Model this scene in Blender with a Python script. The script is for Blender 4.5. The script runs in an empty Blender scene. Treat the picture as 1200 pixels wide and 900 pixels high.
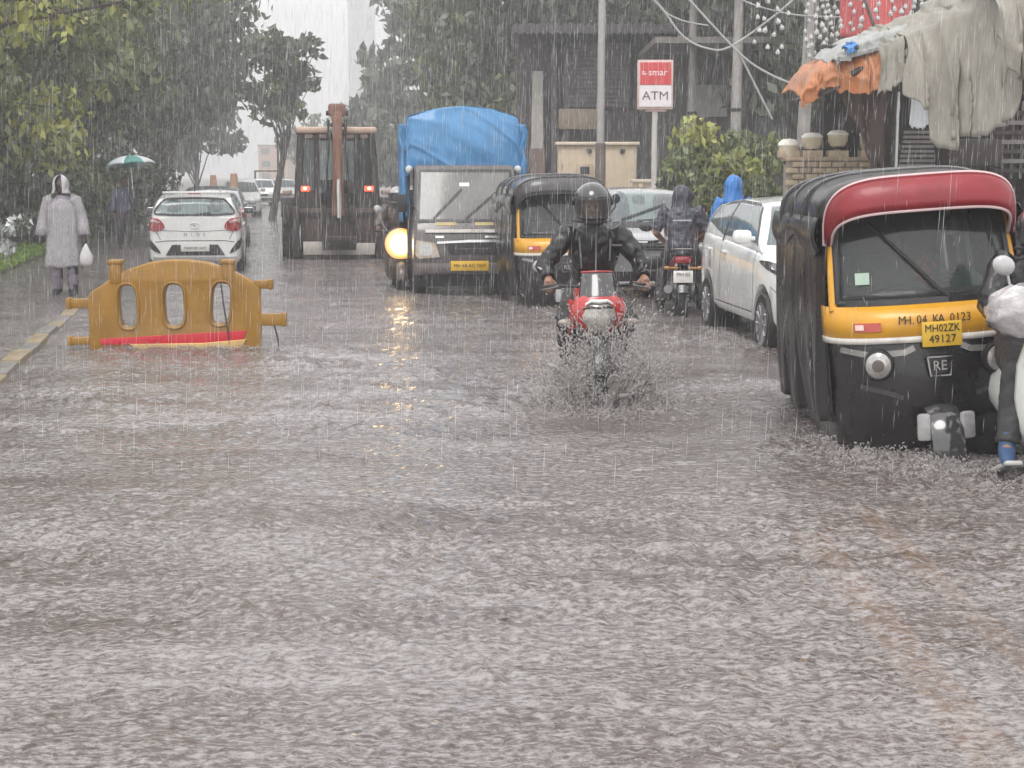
import bpy, bmesh, math, random
import numpy as np
from mathutils import Vector, Matrix, Euler
from mathutils.bvhtree import BVHTree

PI = math.pi
R = math.radians
sc = bpy.context.scene
COL = sc.collection

# ---------------------------------------------------------------- camera
CAM_H = 1.72
PITCH = 7.75
FPX = 1800.0
cam_d = bpy.data.cameras.new('camera')
cam = bpy.data.objects.new('camera', cam_d)
COL.objects.link(cam)
cam.location = (0, 0, CAM_H)
cam.rotation_euler = (R(90 - PITCH), 0, 0)
cam_d.sensor_width = 36.0
cam_d.lens = FPX / 1200.0 * 36.0
cam_d.clip_start = 0.1
cam_d.clip_end = 3000
sc.camera = cam

# ---------------------------------------------------------------- sky and light (overcast monsoon day)
SUN_EL, SUN_AZ = 62.0, 200.0
w = bpy.data.worlds.new('World')
sc.world = w
w.use_nodes = True
nt = w.node_tree
nt.nodes.clear()
sky = nt.nodes.new('ShaderNodeTexSky')
sky.sky_type = 'NISHITA'
sky.sun_disc = False
sky.sun_elevation = R(SUN_EL)
sky.sun_rotation = R(SUN_AZ)
sky.dust_density = 6.0
sky.air_density = 1.0
sky.ozone_density = 0.5
hs = nt.nodes.new('ShaderNodeHueSaturation')
hs.inputs['Saturation'].default_value = 0.10
mixc = nt.nodes.new('ShaderNodeMixRGB')
mixc.inputs[0].default_value = 0.75                # an even cloud deck over the clear-sky light
mixc.inputs[2].default_value = (12.0, 12.0, 12.1, 1)
bg = nt.nodes.new('ShaderNodeBackground')
bg.inputs['Strength'].default_value = 0.10
out = nt.nodes.new('ShaderNodeOutputWorld')
nt.links.new(sky.outputs[0], hs.inputs['Color'])
nt.links.new(hs.outputs[0], mixc.inputs[1])
nt.links.new(mixc.outputs[0], bg.inputs['Color'])
nt.links.new(bg.outputs[0], out.inputs[0])

sun_d = bpy.data.lights.new('sun', 'SUN')
sun_d.energy = 0.9
sun_d.angle = R(25)
sun_d.color = (1.0, 0.97, 0.94)
sun = bpy.data.objects.new('sun', sun_d)
COL.objects.link(sun)
_az = R(SUN_AZ)
_sd = Vector((math.sin(_az) * math.cos(R(SUN_EL)), math.cos(_az) * math.cos(R(SUN_EL)), math.sin(R(SUN_EL))))
sun.rotation_euler = _sd.to_track_quat('Z', 'Y').to_euler()

sc.view_settings.view_transform = 'Standard'
sc.view_settings.look = 'None'
sc.view_settings.exposure = 0.90
sc.view_settings.gamma = 1.0
sc.render.engine = 'CYCLES'
sc.cycles.use_denoising = True
sc.cycles.use_adaptive_sampling = True
sc.cycles.adaptive_threshold = 0.025
try:
    sc.cycles.denoiser = 'OPENIMAGEDENOISE'
    sc.cycles.denoising_prefilter = 'ACCURATE'
except Exception:
    pass
sc.cycles.max_bounces = 5
sc.cycles.diffuse_bounces = 2
sc.cycles.glossy_bounces = 2
sc.cycles.transmission_bounces = 4
sc.cycles.transparent_max_bounces = 12
sc.cycles.volume_bounces = 1
sc.cycles.sample_clamp_indirect = 6.0
HAZE = 0.0030

# ---------------------------------------------------------------- placing things on the ground
_ct, _st = math.cos(R(PITCH)), math.sin(R(PITCH))
def _ray(px, py):
    x, y = (px - 600) / FPX, (450 - py) / FPX
    return Vector((x, _ct + y * _st, -_st + y * _ct))
def G(px, py, z=0.0):
    """Ground point seen at a photo pixel."""
    d = _ray(px, py)
    t = (z - CAM_H) / d.z
    return Vector((d.x * t, d.y * t, z))
def P(px, py, Y):
    """Point at distance Y seen at a photo pixel."""
    d = _ray(px, py)
    t = Y / d.y
    return Vector((d.x * t, Y, CAM_H + d.z * t))
ROAD = R(10.5)                                      # the road bears off to the left of the view

# ---------------------------------------------------------------- materials
_M = {}
def M(name, col=None, rough=0.5, metal=0.0, var=0.12, vs=6.0, bump=0.0, bs=40.0, trans=0.0, alpha=1.0,
      coat=0.0, emit=None, es=0.0, dirt=0.0, dirtcol=(0.12, 0.10, 0.085), island=0.0, spec=0.5, sheen=0.0, tl=0.0, ior=1.45):
    if name in _M:
        return _M[name]
    m = bpy.data.materials.new(name)
    m.use_nodes = True
    n, l = m.node_tree.nodes, m.node_tree.links
    b = n['Principled BSDF']
    b.inputs['Base Color'].default_value = (*col, 1)
    b.inputs['Roughness'].default_value = rough
    b.inputs['Metallic'].default_value = metal
    b.inputs['Transmission Weight'].default_value = trans
    b.inputs['Alpha'].default_value = alpha
    b.inputs['Coat Weight'].default_value = coat
    b.inputs['Coat Roughness'].default_value = 0.08
    b.inputs['Specular IOR Level'].default_value = spec
    b.inputs['IOR'].default_value = ior
    if emit:
        b.inputs['Emission Color'].default_value = (*emit, 1)
        b.inputs['Emission Strength'].default_value = es
    tc = n.new('ShaderNodeTexCoord')
    src = None
    if var or dirt:
        nz = n.new('ShaderNodeTexNoise')
        nz.inputs['Scale'].default_value = vs
        nz.inputs['Detail'].default_value = 6
        nz.inputs['Roughness'].default_value = 0.65
        l.new(tc.outputs['Object'], nz.inputs['Vector'])
        mr = n.new('ShaderNodeMapRange')
        mr.inputs[1].default_value = 0.3
        mr.inputs[2].default_value = 0.7
        mr.inputs[3].default_value = 1 - var
        mr.inputs[4].default_value = 1 + var
        l.new(nz.outputs[0], mr.inputs[0])
        mx = n.new('ShaderNodeMixRGB')
        mx.blend_type = 'MULTIPLY'
        mx.inputs[0].default_value = 1
        mx.inputs[1].default_value = (*col, 1)
        l.new(mr.outputs[0], mx.inputs[2])
        src = mx.outputs[0]
        # streaky roughness, so wet paint does not shine evenly
        rr = n.new('ShaderNodeMapRange')
        rr.inputs[1].default_value = 0.3
        rr.inputs[2].default_value = 0.7
        rr.inputs[3].default_value = max(0.02, rough * 0.75)
        rr.inputs[4].default_value = min(1, rough * 1.3)
        l.new(nz.outputs[0], rr.inputs[0])
        l.new(rr.outputs[0], b.inputs['Roughness'])
        if dirt:
            n2 = n.new('ShaderNodeTexNoise')
            n2.inputs['Scale'].default_value = 3.1
            n2.inputs['Detail'].default_value = 8
            n2.inputs['Roughness'].default_value = 0.75
            mp = n.new('ShaderNodeMapping')
            mp.inputs['Scale'].default_value = (2.2, 2.2, 0.7)
            l.new(tc.outputs['Object'], mp.inputs[0])
            l.new(mp.outputs[0], n2.inputs['Vector'])
            m2 = n.new('ShaderNodeMapRange')
            m2.inputs[1].default_value = 0.45
            m2.inputs[2].default_value = 0.75
            m2.inputs[4].default_value = dirt
            l.new(n2.outputs[0], m2.inputs[0])
            md = n.new('ShaderNodeMixRGB')
            l.new(m2.outputs[0], md.inputs[0])
            l.new(src, md.inputs[1])
            md.inputs[2].default_value = (*dirtcol, 1)
            src = md.outputs[0]
    if island:
        gi = n.new('ShaderNodeNewGeometry')
        mr = n.new('ShaderNodeMapRange')
        mr.inputs[3].default_value = 1 - island
        mr.inputs[4].default_value = 1 + island
        l.new(gi.outputs['Random Per Island'], mr.inputs[0])
        mx = n.new('ShaderNodeMixRGB')
        mx.blend_type = 'MULTIPLY'
        mx.inputs[0].default_value = 1
        if src:
            l.new(src, mx.inputs[1])
        else:
            mx.inputs[1].default_value = (*col, 1)
        l.new(mr.outputs[0], mx.inputs[2])
        src = mx.outputs[0]
    if src:
        l.new(src, b.inputs['Base Color'])
    if bump:
        nb = n.new('ShaderNodeTexNoise')
        nb.inputs['Scale'].default_value = bs
        nb.inputs['Detail'].default_value = 4
        l.new(tc.outputs['Object'], nb.inputs['Vector'])
        bp = n.new('ShaderNodeBump')
        bp.inputs['Strength'].default_value = min(1, bump)
        bp.inputs['Distance'].default_value = 0.02
        l.new(nb.outputs[0], bp.inputs['Height'])
        l.new(bp.outputs[0], b.inputs['Normal'])
    if tl:                                           # light coming through thin leaves and cloth
        t = n.new('ShaderNodeBsdfTranslucent')
        if src:
            l.new(src, t.inputs[0])
        else:
            t.inputs[0].default_value = (*col, 1)
        ms = n.new('ShaderNodeMixShader')
        ms.inputs[0].default_value = tl
        l.new(b.outputs[0], ms.inputs[1])
        l.new(t.outputs[0], ms.inputs[2])
        l.new(ms.outputs[0], n['Material Output'].inputs[0])
    _M[name] = m
    return m

# ---------------------------------------------------------------- objects
def tag(o, label=None, cat=None, group=None, kind=None):
    if label: o['label'] = label
    if cat: o['category'] = cat
    if group: o['group'] = group
    if kind: o['kind'] = kind
    return o
def thing(name, label, cat, loc=(0, 0, 0), rz=0.0, group=None, rot=None):
    o = bpy.data.objects.new(name, None)
    COL.objects.link(o)
    o.empty_display_size = 0.2
    o.location = loc
    o.rotation_euler = rot if rot else (0, 0, rz)
    return tag(o, label, cat, group)
def link(name, me, mats, parent=None, smooth=35):
    for mm in (mats if isinstance(mats, (list, tuple)) else [mats]):
        me.materials.append(mm)
    if smooth:
        me.polygons.foreach_set('use_smooth', [True] * len(me.polygons))
        try:
            me.set_sharp_from_angle(angle=R(smooth))
        except Exception:
            pass
    o = bpy.data.objects.new(name, me)
    COL.objects.link(o)
    if parent is not None:
        o.parent = parent
    return o
def copy_tree(o, parent=None):
    c = o.copy()
    COL.objects.link(c)
    if parent is not None:
        c.parent = parent
    for ch in list(o.children):
        copy_tree(ch, c)
    return c

class MB:
    """Collects shapes into one mesh."""
    def __init__(s):
        s.v, s.f, s.m = [], [], []
    def add(s, vs, fs, mi=0):
        o = len(s.v)
        s.v += [tuple(p) for p in vs]
        s.f += [tuple(i + o for i in f) for f in fs]
        s.m += [mi] * len(fs)
        return s
    def box(s, c, d, rot=None, mi=0, taper=1.0):
        x, y, z = d[0] / 2, d[1] / 2, d[2] / 2
        vs = [Vector((sx * x * (taper if sz > 0 else 1), sy * y * (taper if sz > 0 else 1), sz * z)) for sz in (-1, 1) for sx, sy in ((-1, -1), (1, -1), (1, 1), (-1, 1))]
        if rot is not None:
            e = Euler(rot).to_matrix()
            vs = [e @ p for p in vs]
        vs = [p + Vector(c) for p in vs]
        return s.add(vs, [(3, 2, 1, 0), (4, 5, 6, 7), (0, 1, 5, 4), (1, 2, 6, 5), (2, 3, 7, 6), (3, 0, 4, 7)], mi)
    def rbox(s, c, d, r=0.02, rot=None, mi=0):
        """A box with rounded edges."""
        bm = bmesh.new()
        bmesh.ops.create_cube(bm, size=1)
        bmesh.ops.scale(bm, vec=d, verts=bm.verts)
        bmesh.ops.bevel(bm, geom=bm.edges[:] + bm.verts[:], offset=min(r, min(d) * 0.45), segments=2, affect='EDGES', profile=0.5)
        mt = Matrix.Translation(Vector(c)) @ (Euler(rot).to_matrix().to_4x4() if rot else Matrix())
        bm.verts.index_update()
        vs = [mt @ v.co for v in bm.verts]
        fs = [tuple(v.index for v in f.verts) for f in bm.faces]
        bm.free()
        return s.add(vs, fs, mi)
    def tube(s, pts, r, n=8, mi=0, cap=True, flat=1.0, up=(0, 0, 1)):
        """A tube along a path; r one radius or one per point."""
        pts = [Vector(p) for p in pts]
        rs = r if isinstance(r, (list, tuple)) else [r] * len(pts)
        vs, fs = [], []
        last = None
        for i, p in enumerate(pts):
            t = (pts[min(i + 1, len(pts) - 1)] - pts[max(i - 1, 0)])
            t = t.normalized() if t.length > 1e-9 else Vector((0, 0, 1))
            if last is None:
                a = Vector(up)
                if abs(t.dot(a)) > 0.95:
                    a = Vector((1, 0, 0)) if abs(t.x) < 0.9 else Vector((0, 1, 0))
                u = (a - t * a.dot(t)).normalized()
            else:
                u = (last - t * last.dot(t))
                u = u.normalized() if u.length > 1e-6 else last
            last = u
            v = t.cross(u)
            for k in range(n):
                a = 2 * PI * k / n
                vs.append(p + (u * math.cos(a) * flat + v * math.sin(a)) * rs[i])
        m = len(pts)
        for i in range(m - 1):
            for k in range(n):
                k2 = (k + 1) % n
                fs.append((i * n + k, i * n + k2, (i + 1) * n + k2, (i + 1) * n + k))
        if cap:
            fs.append(tuple(range(n - 1, -1, -1)))
            fs.append(tuple((m - 1) * n + k for k in range(n)))
        return s.add(vs, fs, mi)
    def cyl(s, a, b, r, n=12, mi=0, r2=None):
        return s.tube([a, b], [r, r if r2 is None else r2], n, mi)
    def lathe(s, prof, c=(0, 0, 0), axis='z', n=20, mi=0):
        """prof: (radius, height) pairs round an axis."""
        vs, fs = [], []
        for r_, h in prof:
            for k in range(n):
                a = 2 * PI * k / n
                x, y = r_ * math.cos(a), r_ * math.sin(a)
                p = {'z': (x, y, h), 'x': (h, x, y), 'y': (y, h, x)}[axis]
                vs.append(Vector(p) + Vector(c))
        for i in range(len(prof) - 1):
            for k in range(n):
                k2 = (k + 1) % n
                fs.append((i * n + k, i * n + k2, (i + 1) * n + k2, (i + 1) * n + k))
        if prof[0][0] > 1e-4: fs.append(tuple(range(n - 1, -1, -1)))
        if prof[-1][0] > 1e-4: fs.append(tuple((len(prof) - 1) * n + k for k in range(n)))
        return s.add(vs, fs, mi)
    def loft(s, rings, mi=0, closed=True, cap=True):
        n = len(rings[0])
        vs, fs = [p for r_ in rings for p in r_], []
        for i in range(len(rings) - 1):
            for k in range(n if closed else n - 1):
                k2 = (k + 1) % n
                fs.append((i * n + k, i * n + k2, (i + 1) * n + k2, (i + 1) * n + k))
        if cap and closed:
            fs.append(tuple(range(n - 1, -1, -1)))
            fs.append(tuple((len(rings) - 1) * n + k for k in range(n)))
        return s.add(vs, fs, mi)
    def ball(s, c, r, n=12, m=8, mi=0, rot=None):
        """r one radius or three."""
        rr = r if isinstance(r, (list, tuple)) else (r, r, r)
        e = Euler(rot).to_matrix() if rot else None
        vs, fs = [], []
        for i in range(m + 1):
            t = PI * i / m
            for k in range(n):
                a = 2 * PI * k / n
                p = Vector((rr[0] * math.sin(t) * math.cos(a), rr[1] * math.sin(t) * math.sin(a), rr[2] * math.cos(t)))
                if e is not None: p = e @ p
                vs.append(p + Vector(c))
        for i in range(m):
            for k in range(n):
                k2 = (k + 1) % n
                fs.append((i * n + k, (i + 1) * n + k, (i + 1) * n + k2, i * n + k2))
        return s.add(vs, fs, mi)
    def grid(s, fn, nu, nv, mi=0):
        """fn(u, v) with u, v in 0..1."""
        vs = [fn(i / nu, j / nv) for j in range(nv + 1) for i in range(nu + 1)]
        fs = [(j * (nu + 1) + i, j * (nu + 1) + i + 1, (j + 1) * (nu + 1) + i + 1, (j + 1) * (nu + 1) + i) for j in range(nv) for i in range(nu)]
        return s.add(vs, fs, mi)
    def build(s, name, mats, parent=None, smooth=35, bevel=0.0, solid=0.0, clean=True):
        me = bpy.data.meshes.new(name)
        me.from_pydata(s.v, [], s.f)
        if len(set(s.m)) > 1:
            me.polygons.foreach_set('material_index', s.m)
        if clean:
            bm = bmesh.new()
            bm.from_mesh(me)
            bmesh.ops.remove_doubles(bm, verts=bm.verts, dist=1e-5)
            bmesh.ops.recalc_face_normals(bm, faces=bm.faces)
            bm.to_mesh(me)
            bm.free()
        me.update()
        o = link(name, me, mats, parent, smooth)
        if solid:
            md = o.modifiers.new('thickness', 'SOLIDIFY')
            md.thickness = solid
            md.offset = 0
        if bevel:
            md = o.modifiers.new('bevel', 'BEVEL')
            md.width = bevel
            md.segments = 2
            md.limit_method = 'ANGLE'
        return o

def shape2d(outer, holes=(), depth=0.1, bevel=0.01):
    """A plate in x-z with holes, as (verts, faces), thickness along y centred on 0."""
    cu = bpy.data.curves.new('shape', 'CURVE')
    cu.dimensions = '2D'
    cu.fill_mode = 'BOTH'
    cu.extrude = max(depth / 2 - bevel, 0.0005)
    cu.bevel_depth = bevel
    cu.bevel_resolution = 2
    for pts in [outer] + list(holes):
        sp = cu.splines.new('POLY')
        sp.points.add(len(pts) - 1)
        for q, p in zip(sp.points, pts):
            q.co = (p[0], p[1], 0, 1)
        sp.use_cyclic_u = True
    o = bpy.data.objects.new('shape', cu)
    me = bpy.data.meshes.new_from_object(o)
    vs = [(v.co.x, -v.co.z, v.co.y) for v in me.vertices]
    fs = [tuple(p.vertices) for p in me.polygons]
    bpy.data.objects.remove(o); bpy.data.curves.remove(cu); bpy.data.meshes.remove(me)
    return vs, fs
def text(name, body, size, mat, parent, loc, rot=(R(90), 0, 0), depth=0.002, wide=1.0, bold=0.0):
    cu = bpy.data.curves.new(name, 'FONT')
    cu.body = body
    cu.size = size
    cu.extrude = depth
    cu.offset = 0.0
    cu.align_x = 'CENTER'
    cu.align_y = 'CENTER'
    cu.resolution_u = 2
    cu.space_line = 0.85
    t = bpy.data.objects.new(name, cu)
    me = bpy.data.meshes.new_from_object(t)
    bpy.data.objects.remove(t); bpy.data.curves.remove(cu)
    me.name = name
    for v in me.vertices: v.co.x *= wide
    o = link(name, me, mat, parent, 0)
    o.location = loc
    o.rotation_euler = rot
    return o

# ---------------------------------------------------------------- noise for meshes (numpy)
_rng = np.random.default_rng(7)
_T = _rng.random((256, 256)).astype(np.float32)
def vnoise(x, y, seed=0):
    x = np.asarray(x, dtype=np.float64) + seed * 37.13
    y = np.asarray(y, dtype=np.float64) + seed * 11.71
    xi, yi = np.floor(x).astype(np.int64), np.floor(y).astype(np.int64)
    fx, fy = x - xi, y - yi
    fx, fy = fx * fx * fx * (fx * (fx * 6 - 15) + 10), fy * fy * fy * (fy * (fy * 6 - 15) + 10)
    a, b = xi & 255, (xi + 1) & 255
    c, d = yi & 255, (yi + 1) & 255
    return ((_T[a, c] * (1 - fx) + _T[b, c] * fx) * (1 - fy) + (_T[a, d] * (1 - fx) + _T[b, d] * fx) * fy) * 2 - 1
def vn(x, y, seed=0):
    return float(vnoise(np.array([x]), np.array([y]), seed)[0])
def raw(name, co, faces, mats, parent=None, k=3, smooth=False):
    """Fast mesh from numpy arrays: co (n,3), faces (m,k)."""
    me = bpy.data.meshes.new(name)
    co = np.asarray(co, dtype=np.float32); faces = np.asarray(faces, dtype=np.int32)
    me.vertices.add(len(co)); me.vertices.foreach_set('co', co.ravel())
    me.loops.add(faces.size); me.loops.foreach_set('vertex_index', faces.ravel())
    me.polygons.add(len(faces))
    me.polygons.foreach_set('loop_start', np.arange(0, faces.size, k, dtype=np.int32))
    me.polygons.foreach_set('loop_total', np.full(len(faces), k, dtype=np.int32))
    if smooth: me.polygons.foreach_set('use_smooth', np.ones(len(faces), dtype=bool))
    me.update(calc_edges=True)
    for mm in (mats if isinstance(mats, (list, tuple)) else [mats]): me.materials.append(mm)
    o = bpy.data.objects.new(name, me)
    COL.objects.link(o)
    if parent is not None: o.parent = parent
    return o

# ---------------------------------------------------------------- patches that lie on a body
def bvh_of(*objs):
    vs, fs = [], []
    for o in objs:
        k = len(vs)
        vs += [v.co.copy() for v in o.data.vertices]
        fs += [tuple(i + k for i in p.vertices) for p in o.data.polygons]
    return BVHTree.FromPolygons(vs, fs)
_AX = {'-y': (Vector((1, 0, 0)), Vector((0, 0, 1)), Vector((0, 1, 0))), '+y': (Vector((-1, 0, 0)), Vector((0, 0, 1)), Vector((0, -1, 0))),
       '-x': (Vector((0, -1, 0)), Vector((0, 0, 1)), Vector((1, 0, 0))), '+x': (Vector((0, 1, 0)), Vector((0, 0, 1)), Vector((-1, 0, 0))),
       '+z': (Vector((1, 0, 0)), Vector((0, 1, 0)), Vector((0, 0, -1)))}
def project(bvh, p, axis, off):
    u, v, d = _AX[axis]
    o = u * p[0] + v * p[1] - d * 6
    h = bvh.ray_cast(o, d)
    if h[0] is None: return None
    nr = h[1]
    if nr.dot(d) > 0: nr = -nr
    return h[0] - d * off * 0.6 + nr * off * 0.6
def smooth_poly(pts, per=4):
    """Closed Catmull-Rom through pts."""
    n, outp = len(pts), []
    for i in range(n):
        p0, p1, p2, p3 = [Vector(pts[(i + k) % n]) for k in (-1, 0, 1, 2)]
        for j in range(per):
            t = j / per
            outp.append(0.5 * ((2 * p1) + (p2 - p0) * t + (2 * p0 - 5 * p1 + 4 * p2 - p3) * t * t + (3 * p1 - p0 - 3 * p2 + p3) * t ** 3))
    return outp
def patch(mb, bvh, pts, axis, off=0.006, rings=4, mi=0, round_=0, edge=5):
    """A thin plate following the body, outline pts seen along an axis; its rim turns back into the body."""
    pts = [Vector(p) for p in pts]
    if round_:
        pts = smooth_poly(pts, round_)
    else:
        n = len(pts)
        pts = [pts[i].lerp(pts[(i + 1) % n], j / edge) for i in range(n) for j in range(edge)]
    c = sum(pts, Vector((0, 0))) / len(pts)
    n = len(pts)
    vs, fs = [], []
    u, v, d = _AX[axis]
    prev_ok = None
    for k in range(rings, 0, -1):
        for p in pts:
            q = c.lerp(p, k / rings)
            h = None
            for s_ in (1, .97, .93, .88, .8, .65, .4, .1):
                h = project(bvh, c.lerp(q, s_), axis, off)
                if h is not None: break
            vs.append(h if h is not None else u * q[0] + v * q[1])
    h = project(bvh, c, axis, off)
    vs.append(h if h is not None else vs[-1])
    for k in range(rings - 1):
        for i in range(n):
            fs.append((k * n + i, k * n + (i + 1) % n, (k + 1) * n + (i + 1) % n, (k + 1) * n + i))
    for i in range(n):
        fs.append(((rings - 1) * n + i, (rings - 1) * n + (i + 1) % n, len(vs) - 1))
    b = len(vs)
    vs += [vs[i] + d * (off + 0.012) for i in range(n)]
    for i in range(n):
        fs.append((i, b + i, b + (i + 1) % n, (i + 1) % n))
    return mb.add(vs, fs, mi)
def strip(mb, bvh, pts, axis, width=0.01, off=0.002, seg=0.05, mi=0, closed=False):
    """A thin raised line following the body."""
    pts = [Vector(p) for p in pts]
    if closed: pts.append(pts[0])
    q = []
    for a, b in zip(pts, pts[1:]):
        k = max(1, int((b - a).length / seg))
        q += [a.lerp(b, j / k) for j in range(k)]
    q.append(pts[-1])
    vs, fs = [], []
    for i, p in enumerate(q):
        t = (q[min(i + 1, len(q) - 1)] - q[max(i - 1, 0)]).normalized()
        nn = Vector((-t[1], t[0])) * width / 2
        a, b = project(bvh, p + nn, axis, off), project(bvh, p - nn, axis, off)
        if a is None or b is None: continue
        vs += [a, b]
    for i in range(len(vs) // 2 - 1):
        if (vs[2 * i] - vs[2 * i + 2]).length < seg * 5:
            fs.append((2 * i, 2 * i + 1, 2 * i + 3, 2 * i + 2))
    return mb.add(vs, fs, mi)
def rect(cx, cz, w, h):
    return [(cx - w / 2, cz - h / 2), (cx + w / 2, cz - h / 2), (cx + w / 2, cz + h / 2), (cx - w / 2, cz + h / 2)]
def lerpk(keys, x):
    """Smooth interpolation through (x, value) keys."""
    if x <= keys[0][0]: return keys[0][1]
    for (a, va), (b, vb) in zip(keys, keys[1:]):
        if x <= b:
            t = (x - a) / (b - a)
            return va + (vb - va) * t
    return keys[-1][1]
# ================================================================ the ground, the flooded road, the kerbs
def kerb_x(Y):
    return -4.35 - 0.185 * (max(Y, 11.5) - 13)
def kerb_right_x(Y):
    return 4.9 - 0.185 * (max(Y, 11.5) - 13)
def line_x(Y):
    return 1.5 if Y < 8 else 1.5 - 0.19 * (Y - 8)
def ribbon(name, fa, fb, ya, yb, z, m, n=60, h=0.0):
    """A strip of ground between two edges, from ya to yb; h > 0 gives it a side face."""
    ys = [ya + (yb - ya) * (i / n) ** 1.5 for i in range(n + 1)]
    mb = MB()
    rings = [[(fa(y), y, z - h), (fa(y), y, z), (fb(y), y, z), (fb(y), y, z - h)] for y in ys]
    if h: mb.loft(rings, closed=True, cap=True)
    else: mb.loft([[r_[1], r_[2]] for r_ in rings], closed=False)
    return tag(mb.build(name, m), kind='structure')
m_earth = M('wet_earth', (0.10, 0.085, 0.07), 0.7, vs=1.5, var=0.3)
m_asph = M('asphalt', (0.055, 0.052, 0.05), 0.55, vs=3, var=0.25)
m_pave = M('wet_concrete', (0.17, 0.155, 0.14), 0.35, vs=2.5, var=0.25, dirt=0.5)
tag(MB().add([(-420, -40, -0.16), (420, -40, -0.16), (420, 900, -0.16), (-420, 900, -0.16)], [(0, 1, 2, 3)]).build('ground', m_earth), kind='structure')
ribbon('road', lambda y: kerb_x(y) - 0.05, lambda y: kerb_right_x(y) + 0.05, -20, 240, -0.075, m_asph)
ribbon('left_pavement', lambda y: kerb_x(y) - 2.05, lambda y: kerb_x(y) - 0.16, -20, 200, -0.018, m_pave)
ribbon('right_pavement', lambda y: kerb_right_x(y) + 0.16, lambda y: kerb_right_x(y) + 30, -20, 200, 0.07, m_pave, h=0.2)
m_yel = M('worn_yellow_road_paint', (0.80, 0.33, 0.02), 0.5, vs=5, var=0.3, dirt=.95, dirtcol=(.06, .055, .05))
ribbon('road_marking', lambda y: line_x(y) - 0.09, lambda y: line_x(y) + 0.09, 3.5, 7.6, -0.069, m_yel, 30)
ribbon('road_marking', lambda y: line_x(y) - 0.09, lambda y: line_x(y) + 0.09, 24, 80, -0.069, m_yel, 50)
ribbon('road_marking', lambda y: line_x(y) + 0.34, lambda y: line_x(y) + 0.46, 3.5, 8.2, -0.069, m_yel, 30)

# ---- flood water: a real choppy surface
def ridge_segments():
    L = [((250, 700), (420, 742), (560, 800), 0.045, 0.05), ((0, 838), (60, 815), (110, 800), 0.035, 0.06), ((370, 445), (470, 462), (585, 490), 0.04, 0.07),
         ((430, 428), (500, 436), (560, 470), 0.035, 0.07), ((820, 800), (900, 790), (960, 775), 0.02, 0.05), ((60, 470), (160, 478), (300, 470), 0.02, 0.10),
         ((560, 520), (640, 530), (760, 528), 0.02, 0.12), ((0, 600), (70, 620), (150, 660), 0.02, 0.06), ((640, 840), (760, 810), (850, 806), 0.02, 0.05)]
    return [([np.array(G(*p)[:2]) for p in l[:3]], l[3], l[4]) for l in L]
RIDGES = ridge_segments()
CHURN = [(G(700, 470), 0.75, 2.4), (G(960, 520), .35, 1.6), (G(1010, 535), .4, 1.6), (G(1080, 545), .5, 1.8), (G(1165, 565), 0.6, 1.9), (G(840, 392), 0.5, 2.0), (G(885, 410), .5, 2.0), (G(520, 350), .6, 2.0), (G(640, 365), .7, 1.8), (G(150, 410), .5, 1.2), (G(270, 410), .5, 1.2), (G(468, 338), .6, 1.6)]
def water_h(x, y):
    patch_ = np.clip(0.80 + 0.75 * vnoise(x * 0.45 + .2 * y, y * 0.55, 3) + .3 * vnoise(x * 1.3, y * 1.5, 33), .3, 1.6)
    churn = np.zeros_like(x)
    for c, r_, a in CHURN:
        churn += a * np.exp(-((x - c[0]) ** 2 + (y - c[1]) ** 2) / (r_ * r_))
    A = patch_ + churn
    wx = x + 0.15 * vnoise(x * 1.7, y * 1.7, 9)
    wy = y + 0.15 * vnoise(x * 1.9, y * 1.9, 10)
    h = 0.016 * vnoise(wx * 0.6, wy * 0.8, 1) + 0.013 * vnoise(wx * 1.6, wy * 2.0, 2)
    r1 = 1 - np.abs(vnoise(wx * 3.2, wy * 5.2, 4)) * 2
    r2 = 1 - np.abs(vnoise(wx * 7.0, wy * 10.5, 5)) * 2
    fade = np.clip(1.25 - y / 40, 0.35, 1)
    h += A * fade * (0.0065 * r1 + 0.0075 * r2 + 0.0105 * vnoise(wx * 14, wy * 20, 6) + 0.0046 * vnoise(x * 29, y * 37, 7))
    for (a, b, c), amp, wd in RIDGES:
        best = np.full(x.shape, 1e9)
        for p, q in ((a, b), (b, c)):
            d = q - p
            t = np.clip(((x - p[0]) * d[0] + (y - p[1]) * d[1]) / (d @ d), 0, 1)
            dist = np.hypot(x - p[0] - t * d[0] + 0.05 * vnoise(x * 3, y * 3, 12), y - p[1] - t * d[1] + 0.05 * vnoise(x * 4, y * 4, 13))
            best = np.minimum(best, dist)
        h += amp * (0.5 + 0.5 * vnoise(x * 2.3, y * 2.3, 14)) * np.exp(-(best / wd) ** 2)
    return h
def make_water():
    nr, nc = 700, 520
    ys = 3.2 * (150 / 3.2) ** (np.linspace(0, 1, nr))
    us = np.linspace(-1, 1, nc)
    Y = np.repeat(ys[:, None], nc, 1)
    X = us[None, :] * (Y * 0.42 + 3.0) - 0.02 * Y
    jit = np.random.default_rng(3)
    co = np.stack([X, Y, water_h(X, Y)], -1).reshape(-1, 3)
    i = np.arange(nr - 1)[:, None] * nc + np.arange(nc - 1)[None, :]
    f = np.stack([i, i + 1, i + nc + 1, i + nc], -1).reshape(-1, 4)
    return co, f
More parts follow.
